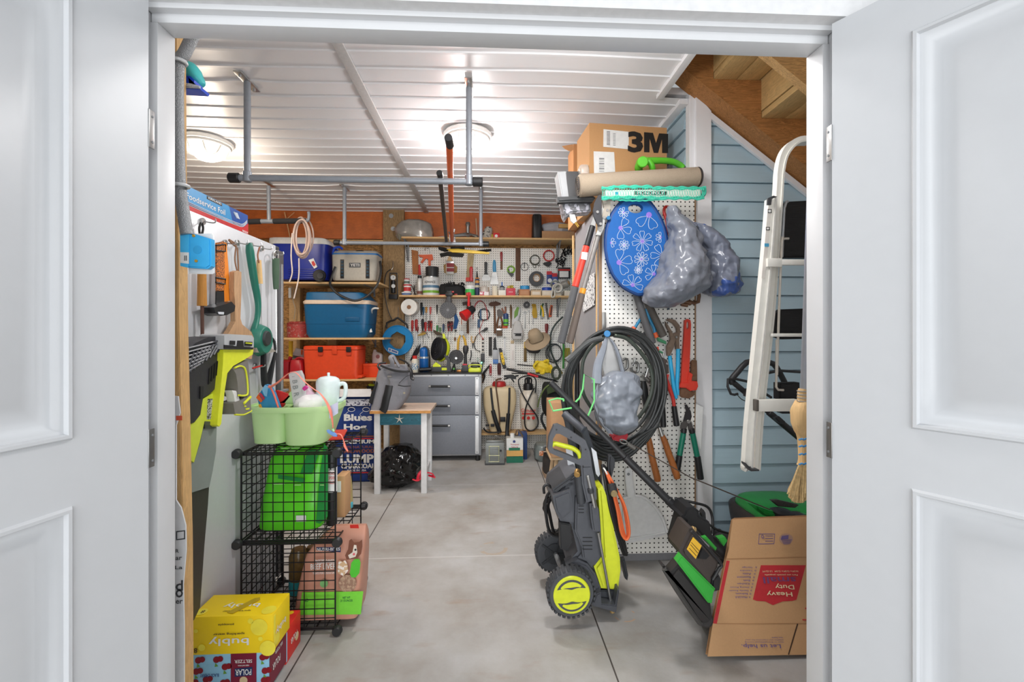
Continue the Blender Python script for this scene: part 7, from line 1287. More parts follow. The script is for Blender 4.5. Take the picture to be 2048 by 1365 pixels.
t = T('c_clamp', 'rusty C clamp with red end hanging below the grey bags', 'clamp'); s = S(); s.tube([P(1330, 920, 2.45), P(1350, 930, 2.45), P(1350, 1030, 2.45), P(1270, 1030, 2.45), P(1262, 960, 2.45), P(1290, 940, 2.45)], .010, sm=2); obj('frame', s, RUST, t); obj('screw', S().cyl(P(1190, 1030, 2.45), P(1290, 1040, 2.43), .014).cyl(P(1200, 1050, 2.44), P(1260, 1060, 2.43), .012), RUST, t); obj('red_end', S().ell(P(1358, 895, 2.45), (.016, .014, .014)), mt(180, 50, 40, .5), t)
one('dark_grip', S().cyl(P(1083, 1060, 2.46), P(1087, 1100, 2.46), .007), mt(46, 64, 84, .5), 'small dark blue tool tip under the big grey bag', 'tool')
one('hanging_strap', S().bx(505, 1122, 538, 1275, 2.47, .006, .002), TIN, 'flat galvanised strap above the coiled hose', 'strap')
# ---- lower panel tools
crop(1080, 620, 3.792)
t = T('slip_joint_pliers', 'large rusty slip joint pliers with bright blue handles', 'pliers'); YT = 2.47; JM = mt(126, 108, 94, .5, .5, .3, 50, .25)
obj('upper_jaw', S().poly([(955, 75), (985, 65), (1030, 80), (1062, 120), (1066, 165), (1058, 230), (1060, 300), (1032, 300), (1028, 235), (1005, 205), (1008, 180), (1040, 170), (1036, 140), (1010, 105)], YT, .016, .003), JM, t); obj('lower_jaw', S().poly([(952, 88), (970, 110), (1000, 160), (1018, 200), (1030, 225), (1015, 290), (988, 350), (966, 350), (962, 280), (990, 225), (985, 180), (955, 120)], YT-.01, .016, .003), JM, t); obj('pivot', S().disc(1033, 208, 9, YT-.026, .006), STEEL, t)
BH = mt(46, 166, 214, .4); obj('handle', S().tube([P(983, 348, YT-.012), P(1000, 480, YT-.012), P(1018, 600, YT-.012), P(1036, 672, YT-.012)], [.011, .011, .011, .009], 10), BH, t); obj('handle', S().tube([P(1048, 296, YT-.008), P(1046, 450, YT-.008), P(1040, 560, YT-.008), P(1048, 645, YT-.008)], [.012, .012, .011, .009], 10), BH, t)
t = T('pipe_wrench', 'big red pipe wrench with rusty jaw at the right edge of the panel', 'wrench'); RW = mt(206, 60, 44, .45)
obj('handle', S().hole([(1098, 80), (1120, 68), (1142, 80), (1146, 110), (1140, 300), (1132, 480), (1124, 560), (1085, 560), (1072, 560), (1080, 400), (1094, 200)], [(1112, 100), (1120, 82), (1130, 100), (1130, 130), (1124, 145), (1120, 148), (1117, 148), (1114, 145), (1112, 140), (1111, 130), (1111, 115)], YT, .016), RW, t); obj('housing', S().poly([(1072, 555), (1124, 555), (1130, 470), (1160, 490), (1155, 540), (1195, 545), (1202, 580), (1190, 610), (1140, 618), (1110, 595), (1065, 592), (1060, 600)], YT-.004, .026, .004), RW, t)
obj('hook_jaw', S().poly([(1150, 395), (1165, 380), (1192, 385), (1195, 545), (1150, 540)], YT-.002, .018, .003), RUST, t); obj('heel_jaw', S().poly([(1065, 595), (1110, 592), (1140, 618), (1178, 620), (1168, 655), (1130, 675), (1080, 668), (1058, 640)], YT-.002, .02, .004), RUST, t); obj('knurled_nut', S().bx(1140, 505, 1192, 538, YT-.026, .01, .003), mt(120, 90, 70, .6, .4, 1, 300), t)
t = T('bolt_cutter', 'bolt cutter with rusty head, red arms and black grips', 'bolt cutter')
obj('jaws', S().poly([(880, 400), (895, 370), (930, 362), (965, 380), (975, 410), (980, 480), (960, 490), (935, 440), (925, 430), (920, 480), (905, 500), (885, 470)], YT-.03, .018, .003), mt(84, 76, 72, .5, .5), t); 
for p in ((903, 415), (962, 410), (912, 475)): obj('bolt', S().disc(*p, 9, YT-.048, .006, 12), STEEL, t)
obj('arm', S().tube([P(935, 500, YT-.03), P(970, 570, YT-.03), P(1005, 660, YT-.03), P(1018, 735, YT-.03)], [.018, .013, .010, .010], 10), mt(200, 54, 46, .45), t); obj('arm', S().tube([P(925, 510, YT-.045), P(920, 600, YT-.045), P(925, 700, YT-.045), P(930, 740, YT-.045)], [.015, .013, .010, .010], 10), mt(190, 50, 44, .45), t); obj('head_plate', S().poly([(905, 500), (940, 488), (982, 492), (965, 560), (935, 555), (915, 550)], YT-.035, .014, .003), mt(200, 54, 46, .45), t)
obj('grip', S().cyl(P(1016, 730, YT-.03), P(1036, 880, YT-.03), .014, .016), BLK, t); obj('grip', S().cyl(P(930, 738, YT-.045), P(935, 890, YT-.045), .014, .016), BLK, t); obj('centre_bolt', S().disc(941, 530, 9, YT-.05, .005, 12), STEEL, t)
WO = mt(178, 106, 52, .5, 0, 0, 12, .15, grain('Z', 9, .75))
t = T('hedge_shears', 'hedge shears with two worn wooden handles under the hose coil', 'shears'); obj('handle', S().tube([P(808, 930, YT-.02), P(828, 1000, YT-.02), P(850, 1120, YT-.02), P(885, 1260, YT-.02), P(892, 1300, YT-.02)], [.012, .016, .018, .018, .019, .016], 14), WO, t); obj('handle', S().tube([P(925, 950, YT-.03), P(950, 1010, YT-.03), P(980, 1100, YT-.03), P(1025, 1220, YT-.03), P(1042, 1278, YT-.03)], [.013, .017, .018, .018, .020, .017], 14), WO, t); obj('ferrule', S().cyl(P(905, 890, YT-.03), P(926, 958, YT-.03), .010, .014), STEEL, t); obj('blade', S().poly([(860, 820), (880, 810), (915, 895), (900, 900)], YT-.02, .006), DG, t)
t = T('lopper', 'short bypass lopper with dark green arms and black grips', 'lopper'); GA = mt(12, 112, 88, .4)
obj('blade', S().poly([(1100, 722), (1115, 720), (1145, 770), (1152, 810), (1140, 850), (1110, 870), (1075, 880), (1088, 850), (1100, 800), (1110, 770)], YT-.02, .008, .001), mt(60, 58, 60, .4, .5), t); obj('mechanism', S().poly([(1075, 860), (1125, 835), (1150, 850), (1165, 905), (1130, 915), (1125, 870), (1110, 905), (1068, 905)], YT-.024, .012, .002), mt(90, 86, 84, .5, .5), t); obj('pivot', S().disc(1125, 848, 14, YT-.036, .006, 14), STEEL, t)
obj('collar', S().cyl(P(1092, 900, YT-.03), P(1088, 935, YT-.03), .016), BLK, t); obj('collar', S().cyl(P(1146, 900, YT-.03), P(1156, 935, YT-.03), .016), BLK, t); obj('arm', S().cyl(P(1088, 935, YT-.03), P(1058, 1105, YT-.03), .015), GA, t); obj('arm', S().cyl(P(1156, 935, YT-.03), P(1192, 1112, YT-.03), .015), GA, t); obj('grip', S().cyl(P(1058, 1105, YT-.03), P(1040, 1225, YT-.03), .0165, .016), BLK, t); obj('grip', S().cyl(P(1192, 1110, YT-.03), P(1218, 1285, YT-.03), .0175, .018), BLK, t)
one('white_board', S().poly([(1185, 712), (1240, 742), (1222, 1060), (1180, 1055)], 2.49, .008, .002), mt(220, 220, 218, .5), 'thin white board leaning behind the green lopper', 'board')
t = T('g_clamp', 'small steel C clamp hanging near the black grips', 'clamp'); obj('frame', S().tube([P(700, 420, YT), P(720, 400, YT), P(745, 410, YT), P(742, 470, YT), P(705, 470, YT), P(690, 440, YT)], .007, sm=2), TIN, t); obj('screw', S().cyl(P(720, 360, YT), P(715, 430, YT), .005), STEEL, t)
t = T('g_clamp', 'steel C clamp left of the small one, behind the hose', 'clamp'); obj('frame', S().tube([P(625, 385, YT), P(645, 372, YT), P(665, 385, YT), P(662, 440, YT), P(640, 455, YT)], .007, sm=2), TIN, t)
t = T('bar_clamp', 'green padded bar clamp with steel frame below the grey grips', 'clamp'); obj('pad', S().poly([(895, 210), (960, 240), (960, 262), (900, 240)], YT-.01, .02, .003).poly([(800, 278), (860, 290), (935, 320), (935, 334), (860, 306), (800, 290)], YT-.01, .02, .003), mt(60, 130, 90, .5), t); obj('frame', S().tube([P(935, 330, YT-.01), P(935, 385, YT-.01), P(830, 345, YT-.01), P(820, 330, YT-.01)], .005, sm=2).tube([P(862, 300, YT), P(800, 510, YT)], .005, sm=0), STEEL, t); obj('jaw', S().poly([(775, 180), (800, 165), (810, 200), (790, 280), (765, 270)], YT-.01, .014, .002), mt(70, 70, 72, .5), t); obj('spring', S().tube([P(788, 200, YT-.03), P(805, 215, YT-.03), P(785, 225, YT-.03), P(805, 240, YT-.03)], .003), STEEL, t); obj('red_pad', S().poly([(868, 290), (900, 280), (902, 320), (870, 330)], YT-.014, .014), mt(214, 70, 50, .5), t)
one('steel_comb', S().tube([P(770, 500, YT), P(800, 530, YT), P(840, 560, YT)], .006).tube([P(780, 480, YT), P(815, 515, YT), P(850, 545, YT)], .004), STEEL, 'bright steel spring clip left of the bolt cutter', 'clip')
one('cutter', S().loft([(540, 770, 800, .02), (600, 762, 815, .04), (700, 780, 820, .04), (780, 790, 815, .03)], 2.42, 3, sub=2), BLK, 'black tool hanging behind the right side of the hose coil', 'tool')
# ---- coiled hose
t = T('hose_coil', 'big coil of black rubber hose hanging on the pegboard panel', 'hose'); s = S(); HM = mt(50, 52, 52, .45)
random.seed(3)
for k in range(11):
    f = k/10; cx = 560+random.uniform(-18, 18); rx = 330+f*55+random.uniform(-8, 8); cy = 575+f*50+random.uniform(-8, 8); ry = 400+f*80+random.uniform(-10, 10); ph = random.uniform(0, 6)
    s.tube([P(cx+rx*math.cos(2*math.pi*j/26)*(1+.02*math.sin(3*2*math.pi*j/26+ph))-25*math.sin(2*math.pi*j/26), cy+ry*math.sin(2*math.pi*j/26)*(1+.02*math.sin(2*2*math.pi*j/26+ph)), 2.34+.010*(k % 5)+.008*math.sin(j+ph)) for j in range(26)], .0085, 8, True, 2)
obj('coil', s, HM, t); obj('printed_hose', S().tube([P(560, 195, 2.33), P(660, 220, 2.33), P(760, 320, 2.32), P(840, 450, 2.32), P(850, 600, 2.32), P(800, 740, 2.32), P(720, 850, 2.33)], .0105), mt(58, 66, 58, .45, 0, 0, 30, .1, speck((180, 190, 170), .68, 40)), t)
obj('inner_hose', S().tube([P(500, 210, 2.31), P(400, 270, 2.31), P(330, 380, 2.31), P(318, 520, 2.31), P(330, 640, 2.31), P(400, 760, 2.32)], .0095), mt(58, 66, 58, .45), t)
obj('hose_end', S().tube([P(470, 215, 2.28), P(400, 232, 2.28), P(330, 275, 2.28), P(250, 350, 2.28), P(205, 390, 2.28)], [.013, .013, .014, .016, .020]), mt(72, 74, 74, .5, 0, .6, 200), t)
for k in range(4): obj('lower_loop', S().tube([P(230, 740+k*20, 2.34), P(330, 930+k*35, 2.33), P(480, 1060+k*25, 2.32), P(640, 1060+k*22, 2.32), P(760, 960+k*25, 2.33), P(900, 880-k*10, 2.34)], .0095), HM, t)
t = T('plastic_bag', 'grey plastic carrier bag hanging inside the hose coil', 'bag', 'grey plastic bags hung on the pegboard panel'); BG2 = mt(138, 144, 154, .3, 0, .7, 20, .15, speck((70, 78, 130), .72, 14))
obj('bag', S().loft([(465, 560, 640, .06), (490, 500, 740, .12), (540, 440, 765, .16), (620, 415, 768, .2), (700, 415, 755, .2), (780, 430, 742, .2), (850, 450, 720, .18), (910, 500, 680, .12), (948, 560, 620, .05)], 2.14, 2.3, 90, wr=.028, wf=10, sub=7, fold=.0045), BG2, t)
obj('handle', S().tube([P(508, 200, 2.27), P(480, 300, 2.25), P(440, 420, 2.22), P(430, 560, 2.2)], [.006, .016, .022, .026], 8, flat=.5), BG2, t); obj('handle', S().tube([P(512, 200, 2.27), P(560, 260, 2.26), P(600, 360, 2.24), P(630, 480, 2.22)], [.006, .016, .022, .022], 8, flat=.5), BG2, t); obj('handle_film', S().poly([(505, 215), (530, 215), (620, 455), (540, 480), (490, 500), (470, 400)], 2.27, .004), mt(190, 190, 190, .25, 0, .6, 14, .1, None, .75), t)
obj('drape', S().poly([(440, 560), (412, 640), (418, 740), (460, 850), (520, 940), (560, 950), (480, 840), (445, 700)], 2.2, .02, .006), BG2, t)
one('blue_hook', S().cyl(P(510, 182, 2.30), P(510, 182, 2.25), .017), mt(30, 120, 180, .4), 'round blue hook knob holding the grey carrier bag', 'hook')
one('red_case', S().poly([(545, 960), (660, 915), (672, 960), (660, 990), (600, 1002), (555, 990)], 2.36, .05, .008), mt(190, 36, 50, .45), 'red plastic case end showing under the grey carrier bag', 'case')
# green wire frames and stakes
LG = mt(120, 216, 130, .45)
t = T('wire_stand', 'mint green bent metal frame hooked over the black mower handle', 'frame'); Yw = 2.12
obj('loop', S().tube([P(u, v, Yw) for u, v in ((180, 680), (130, 672), (68, 690), (100, 768), (240, 745))], .0045, sm=0).tube([P(u, v, Yw) for u, v in ((270, 700), (300, 670), (325, 600), (335, 490), (410, 530), (412, 690), (365, 805))], .0045, sm=0).tube([P(180, 680, Yw), P(178, 695, Yw)], .0045, sm=0), LG, t)
one('wood_batten', S().poly([(240, 330), (250, 320), (256, 560), (252, 640), (250, 1960), (233, 1960)], 2.5, .015, .001), mt(216, 176, 120, .6), 'thin light wood batten standing beside the grey cabinet', 'batten')
one('black_tube', S().cyl(P(282, 380, 2.44), P(282, 2040, 2.44), .014), mt(38, 38, 40, .4), 'upright black tube beside the thin wood batten', 'tube')
# ---- mower 1 (tipped up) with its long handle
crop(0, 0, 1); MB_ = mt(40, 40, 42, .5); MGN = mt(56, 168, 62, .4)
t = T('lawn_mower', 'black and green electric mower tipped up, its handle rising to the left', 'mower')
obj('handle', S().cyl(P(1101, 765, 2.16), P(1250, 915, 2.05), .0145).cyl(P(1250, 915, 2.05), P(1340, 1005, 2.0), .0175), MB_, t); obj('lower_handle', S().cyl(P(1335, 1000, 2.0), P(1390, 1050, 1.98), .02).cyl(P(1390, 1050, 1.98), P(1452, 1112, 1.94), .022), MB_, t)
crop(1300, 960, 3.5)
obj('flap', S().poly([(95, 620), (112, 618), (150, 662), (205, 600), (240, 640), (432, 875), (444, 1000), (400, 1016), (345, 1012), (325, 985)], 1.76, .06, .012), mt(42, 40, 40, .55, 0, .1, 60), t)
obj('flap_lip', S().tube([P(98, 622, 1.71), P(200, 790, 1.71), P(335, 985, 1.71), P(360, 1005, 1.71)], .010), mt(64, 62, 60, .6), t)
obj('green_band', S().poly([(188, 578), (222, 530), (462, 770), (448, 800), (438, 872), (410, 868)], 1.69, .03, .006), MGN, t)
obj('deck', S().poly([(215, 500), (285, 352), (310, 350), (492, 570), (484, 625), (440, 700), (432, 780), (225, 535)], 1.78, .12, .014), mt(66, 58, 54, .5, 0, .1, 60), t); obj('deck_rim', S().tube([P(290, 360, 1.66), P(488, 575, 1.66), P(480, 625, 1.66), P(438, 700, 1.66)], .006), MB_, t)
wl = obj('warning_label', S().poly([(258, 488), (303, 403), (362, 462), (320, 556)], 1.656, .002), mt(230, 180, 50, .5), t); obj('label_lines', S().tube([P(275, 480, 1.653), P(325, 535, 1.653)], .001, 4, sm=0).tube([P(290, 440, 1.653), P(345, 500, 1.653)], .001, 4, sm=0).tube([P(284, 455, 1.653), P(335, 515, 1.653)], .001, 4, sm=0), INK2, wl)
obj('vent_recess', S().poly([(370, 480), (420, 535), (395, 560), (335, 555)], 1.655, .006, .002), BLK, t)
obj('mechanism', S().poly([(220, 260), (240, 250), (262, 200), (310, 195), (350, 225), (345, 250), (420, 300), (440, 390), (470, 480), (455, 500), (390, 420), (330, 355), (275, 345), (255, 420), (205, 520), (200, 470), (250, 290)], 1.98, .12, .008), MB_, t); obj('lever', S().poly([(365, 240), (380, 215), (392, 235), (395, 280), (375, 270)], 1.84, .03, .004), MB_, t)
obj('brass_nut', S().cyl(P(290, 345, 1.70), P(315, 355, 1.70), .012), mt(190, 160, 110, .4, .6), t); obj('knob', S().loft([(350, 160, 190, .03), (370, 150, 205, .05), (400, 165, 212, .05), (420, 185, 215, .03)], 1.78, 3), mt(52, 52, 54, .7, 0, .8, 120), t)
obj('green_mount', S().poly([(370, 410), (400, 402), (470, 480), (462, 500)], 1.75, .02, .003).poly([(480, 415), (530, 405), (545, 430), (520, 470)], 1.9, .03, .004), MGN, t)
obj('wheel', S().cyl(P(500, 470, 2.12), P(520, 460, 1.99), .055, seg=26), mt(40, 40, 40, .7), t); obj('wheel', S().cyl(P(385, 975, 1.98), P(385, 975, 1.72), .03, seg=20), mt(48, 44, 42, .7), t); obj('side_bracket', S().poly([(440, 700), (480, 660), (500, 700), (490, 780), (450, 790), (430, 760)], 1.8, .12, .006), MB_, t)
obj('cable', S().tube([P(170, 130, 1.98), P(300, 160, 1.95), P(400, 190, 1.95), P(435, 260, 1.95), P(438, 380, 1.93)], .006).tube([P(190, 145, 1.97), P(330, 240, 1.93), P(450, 340, 1.93), P(560, 380, 1.95)], .005), BLK, t)
# ---- mower 2
t = T('lawn_mower', 'green topped lawn mower standing behind the flattened cardboard box', 'mower', rest=0)
mw = [(690, 150), (760, 128), (850, 132), (980, 165), (1115, 200), (1180, 230), (1180, 320), (660, 320), (640, 200)]
obj('base', S().loft([(192, 640, 1230, .36), (230, 636, 1240, .44), (310, 650, 1240, .46), (500, 690, 1230, .44), (560, 700, 1220, .40)], 2.08, 4, sub=2), mt(58, 52, 50, .5, 0, .1, 60), t)
obj('cover', S().loft([(128, 760, 1000, .16), (140, 700, 1080, .26), (165, 676, 1160, .34), (200, 664, 1210, .38), (225, 680, 1215, .40)], 2.08, 3.4, sub=3), mt(34, 140, 60, .35), t)
obj('front_cover', S().poly([(690, 165), (760, 190), (850, 225), (1000, 235), (1115, 250), (1115, 300), (1000, 262), (940, 268), (880, 282), (800, 256)], 2.07, .03, .010), mt(34, 140, 60, .35), t)
obj('vent_panel', S().poly([(850, 148), (900, 145), (1045, 180), (1020, 200), (900, 190)], 2.13, .02, .004), mt(64, 60, 56, .5, 0, 1, 200), t); obj('recess', S().loft([(205, 880, 940, .05), (220, 862, 985, .1), (248, 864, 985, .1), (256, 880, 960, .06)], 2.0, 3), BLK, t); obj('knob', S().loft([(236, 990, 1050, .05), (250, 974, 1090, .1), (300, 978, 1095, .1)], 1.98, 4), mt(44, 44, 46, .6), t)
for y in (2.12, 2.5):
    for x in (1.28, 1.72): obj('wheel', S().cyl((x, y, .09), (x+.04, y, .09), .09, seg=24), RUB, t)
crop(1420, 680, 3.591)
obj('handle_bar', S().tube([P(160, 310, 2.2), P(150, 290, 2.2), P(200, 230, 2.2), P(262, 163, 2.2), P(330, 160, 2.22), P(430, 165, 2.26), P(475, 195, 2.28), P(535, 305, 2.3)], .0145, 12, sm=2), MB_, t); obj('handle_shaft', S().cyl(P(165, 305, 2.2), P(470, 560, 2.2), .0135).cyl(P(420, 520, 2.2), P(650, 712, 2.2), .016), MB_, t)
obj('shaft_clamp', S().poly([(470, 560), (500, 550), (545, 590), (530, 610), (490, 590)], 2.19, .03, .004), MB_, t); obj('bail_lever', S().tube([P(200, 388, 2.18), P(150, 390, 2.18), P(128, 285, 2.18), P(260, 298, 2.2), P(300, 325, 2.2), P(440, 415, 2.22)], .0065, sm=2), MB_, t); obj('cross_bar', S().tube([P(420, 238, 2.24), P(500, 222, 2.24), P(645, 232, 2.3)], .007, sm=0), MB_, t); obj('switch_box', S().poly([(275, 358), (298, 355), (292, 420), (270, 410)], 2.19, .04, .004), MB_, t)
obj('wire', S().tube([P(190, 388, 2.17), P(230, 430, 2.17), P(290, 450, 2.18)], .002), BLK, t)
crop(0, 0, 1)
t = T('wire_cable', 'thin taut brown cable running from the black handle down to the green mower', 'cable'); obj('cable', S().cyl(P(1268, 892, 2.02), P(1380, 955, 2.02), .0024, seg=8).cyl(P(1380, 955, 2.02), P(1540, 1020, 2.04), .0028, seg=8), mt(90, 78, 70, .5, .4), t); obj('snap_hook', S().torus(P(1247, 884, 2.0), .016, .0035, (.3, 1, .2), sq=.55).cyl(P(1255, 888, 2.0), P(1270, 898, 2.0), .009), mt(110, 108, 104, .4, .5), t)
# ---- flattened cardboard box
def PT(u, v, a=1.75, b=.38): d = ray(u, v); tt = (a+b*CZ)/(d.y-b*d.z); return V((0, 0, CZ))+d*tt
crop(1300, 960, 3.5); CBX = mt(200, 156, 112, .85, 0, .1, 150, .04); nb = V((0, -1, .38)).normalized()
def pz(pts, k=0, th=.0006, a=1.75): return [PT(u, v, a)+nb*(k*.0007) for u, v in pts], nb*th
t = T('moving_box', 'flattened brown moving box leaning at the right doorway edge', 'box', rest=0)
obj('panel', S().prism(*pz([(575, 335), (1240, 312), (1240, 1284), (400, 1300), (435, 1068), (530, 620), (545, 560)], 0, .006)), CBX, t)
obj('back_panel', S().prism([PT(u, v, 1.775) for u, v in [(568, 338), (590, 325), (1240, 300), (1240, 1280), (388, 1285), (425, 1060), (520, 610)]], nb*.006), mt(186, 140, 98, .85, 0, .2, 200), t)
K7 = 9.0
RD = mt(196, 44, 52, .6); VI = mt(110, 92, 140, .6); CR = mt(232, 216, 176, .6)
def pb(nm, pts, m, k=9.6, par=None): obj(nm, S().prism(*pz(pts, k)), m, par or t)
pb('red_edge', [(530, 625), (552, 628), (462, 1070), (436, 1066)], RD); pb('crease', [(530, 612), (1240, 596), (1240, 600), (530, 617)], mt(170, 124, 84, .8)); pb('crease', [(462, 1068), (1240, 1064), (1240, 1067), (462, 1072)], mt(176, 130, 90, .8)); pb('flap_cut', [(1022, 1066), (1030, 1070), (966, 1285), (958, 1285)], mt(70, 48, 34, .8))
bn = obj('red_badge', S().prism(*pz([(770, 658), (1082, 658), (1018, 900), (990, 908), (920, 912), (854, 938), (800, 912), (740, 908), (714, 898)], 9.6)), RD, t)
def tb(s_, u, v, h, w, m, par=None, sl=0):
    o = PT(u, v)+nb*.0088; r = (PT(u-40, v+sl)-PT(u+40, v-sl)); up = PT(u+6, v+30)-PT(u-6, v-30)
    n = r.normalized().cross(up.normalized()); up = n.cross(r.normalized())
    hh = (PT(u, v-h/2)-PT(u, v+h/2)).length; ww = (PT(u-w/2, v)-PT(u+w/2, v)).length
    txtM(par or t, s_, o, r, up, hh, m, ww)
tb('Heavy', 896, 856, 40, 178, CR, bn); tb('Duty', 932, 806, 40, 132, CR, bn); tb('small', 898, 762, 44, 228, mt(120, 70, 120, .6), bn); tb('Para uso pesado pequeña', 908, 724, 12, 230, CR, bn); tb('16-3/4 x 12-3/4 x 12-3/4   1.5 CU FT', 902, 700, 11, 250, CR, bn)
for k, s_ in enumerate(('Garage', 'Laundry', 'Attic', 'Basement', 'Bath', 'Kitchen', 'Dining Room', 'Family Room', 'Bedroom', 'FRAGILE')):
    w_ = 12*len(s_); v = 672+k*23.3; tb(s_, 712-4*k-w_/2-4, v, 12, w_, VI); tb('o', 734-5*k, v, 10, 12, VI)
tb('Let us help.', 768, 1222, 34, 274, VI); tb('Scan to find additional moving', 790, 1196, 9, 270, VI); tb('supplies and inspiration for your', 790, 1181, 9, 270, VI); tb('new home.', 880, 1166, 9, 80, VI)
pb('stamp_frame', [(757, 436), (868, 436), (866, 440), (757, 440)], VI); pb('stamp_frame', [(752, 506), (860, 504), (860, 508), (752, 510)], VI); pb('stamp_frame', [(757, 436), (760, 436), (755, 508), (752, 508)], VI); pb('stamp_frame', [(865, 436), (868, 436), (862, 508), (859, 508)], VI); tb('0', 780, 458, 28, 20, VI)
for k in range(3): pb('stamp_line', [(800, 450+k*18), (855, 450+k*18), (855, 454+k*18), (800, 454+k*18)], VI)
gl = obj('flag_seal', S().prism(*pz(bez(946, 474, 47, 39, 26), 9.6)), mt(176, 140, 122, .7), t)
for k in range(5): obj('flag_stripe', S().prism(*pz([(912+4*k, 480+k*7), (985-3*k, 476+k*7), (985-3*k, 479+k*7), (912+4*k, 483+k*7)], 10.8)), VI, gl)
obj('flag_canton', S().prism(*pz([(915, 452), (962, 446), (960, 474), (908, 478)], 10.8)), VI, gl)
s = S()
for k, (u, v) in enumerate(((1108, 832), (1085, 858), (1128, 905), (1078, 960), (1110, 1000), (1060, 1040))): s.tube([PT(u, v)+nb*.008, PT(u+34, v+4)+nb*.008, PT(u+36, v+30)+nb*.008], .0022, 5)
obj('red_pen_marks', s, RD, t)
# ---- white step ladder
crop(1420, 260, 2.73); YL = 1.80; LW = mt(234, 232, 224, .4, 0, .05, 30, .04)
def q7(u, v): return (((1420+u/3.591)-1420)*2.73, ((680+v/3.591)-260)*2.73)
t = T('step_ladder', 'white folding step ladder with black treads hanging under the staircase', 'ladder')
p1 = [(532, 48), (480, 52), (430, 82), (392, 140), (372, 230), (360, 365), q7(383, 0), q7(335, 500), q7(298, 940)]
s = S(); R = []
def rail(pts, w, d, Y):
    s = S(); ps = catmull([P(u, v, Y) for u, v in pts], 4); R = []
    for i, p in enumerate(ps):
        a = ps[min(i+1, len(ps)-1)]-ps[max(i-1, 0)]; a.normalize(); n = V((a.z, 0, -a.x)); 
        R.append([p+n*w/2, p-n*w/2, p-n*w/2+V((0, d, 0)), p+n*w/2+V((0, d, 0))])
    return s.rings(R)
obj('top_rail', rail([(560, 50), (500, 50), (440, 84), (404, 140), (386, 230), (378, 365), (330, 1000), q7(370, 500), q7(340, 938)], mm(34, YL), .03, YL), LW, t)
obj('rail_lip', rail([(560, 58), (500, 62), (455, 96), (422, 150), (404, 240), (396, 365), (352, 1000), q7(388, 500), q7(358, 938)], mm(10, YL), .045, YL-.006), mt(222, 220, 212, .4), t)
obj('front_rail', rail([(345, 378), (318, 700), (268, 1200), q7(300, 600), q7(280, 900), q7(275, 920)], mm(48, YL), .03, YL-.03), LW, t)
obj('front_lip', rail([(362, 370), (338, 700), (290, 1200), q7(322, 600), q7(306, 925)], mm(8, YL), .03, YL-.04), mt(214, 212, 206, .4), t)
obj('end_cap', S().poly([(318, 372), (348, 358), (370, 364), (340, 376), (336, 408), (316, 408)], YL-.035, .01, .002), DG, t); obj('end_cap', S().poly([q7(255, 885), q7(262, 890), q7(300, 930), q7(356, 935), q7(356, 945), q7(298, 947), q7(256, 900)], YL-.03, .03, .002), DG, t)
for a in ((316, 700, 395, 748), (390, 706, 540, 738), (340, 1112, 520, 1130)): obj('crossbar', S().bx(*a, YL-.045, .02, .003), LW, t)
a, b = q7(332, 432), q7(640, 515); obj('crossbar', S().bx(*a, *b, YL-.05, .03, .003), LW, t); b2 = q7(352, 515); obj('crossbar_cap', S().bx(*a, *b2, YL-.053, .03, .002), mt(90, 84, 78, .5), t)
TRB = mt(34, 34, 36, .8, 0, 1, 160, .3, None, 1, 0, (.1, 1, 6))
obj('tread', S().poly([(402, 420), (425, 390), (545, 384), (545, 695), (395, 695)], YL+.05, .03, .006), TRB, t); obj('tread', S().poly([(366, 1000), (390, 980), (530, 975), (530, 1142), (400, 1145), (362, 1130)], YL+.05, .03, .006), TRB, t); c1, c2, c3, c4 = q7(500, 312), q7(650, 308), q7(650, 428), q7(500, 430); obj('tread', S().poly([c1, c2, c3, c4], YL+.03, .04, .006), TRB, t); c1, c2, c3, c4 = q7(500, 518), q7(600, 518), q7(595, 532), q7(520, 532); obj('tread_edge', S().poly([c1, c2, c3, c4], YL, .03, .002), BLK, t)
obj('tread_frame', S().tube([P(425, 392, YL+.02), P(405, 430, YL+.02), P(392, 695, YL+.02)], .006, sm=2), GALV, t)
r0 = q7(480, 0); r1 = q7(475, 340); r2 = q7(490, 360); r3_ = q7(528, 362)
obj('spreader_rod', S().tube([P(430, 594, YL-.02), P(402, 596, YL-.02), P(392, 620, YL-.02), P(376, 1010, YL-.02), P(365, 1340, YL-.02)], .0048, sm=3).tube([P(*r0, YL-.02), P(*r1, YL-.02), P(*r2, YL-.02), P(*r3_, YL-.02)], .0048, sm=0), mt(206, 200, 190, .35, .5), t)
lb_ = obj('label_strip', S().poly([(316, 430), (336, 432), (300, 810), (282, 810)], YL-.032, .001), mt(226, 220, 212, .6), t)
for a in ((316, 432, 337, 454), (306, 530, 327, 548)): obj('warning_mark', S().bx(*a, YL-.0345, .001, 0), BLK, lb_); obj('warning_centre', S().bx(a[0]+4, a[1]+4, a[2]-4, a[3]-4, YL-.036, .001, 0), WH, lb_)
obj('blue_mark', S().bx(298, 620, 322, 638, YL-.0345, .001, 0), mt(70, 160, 200, .5), lb_); 
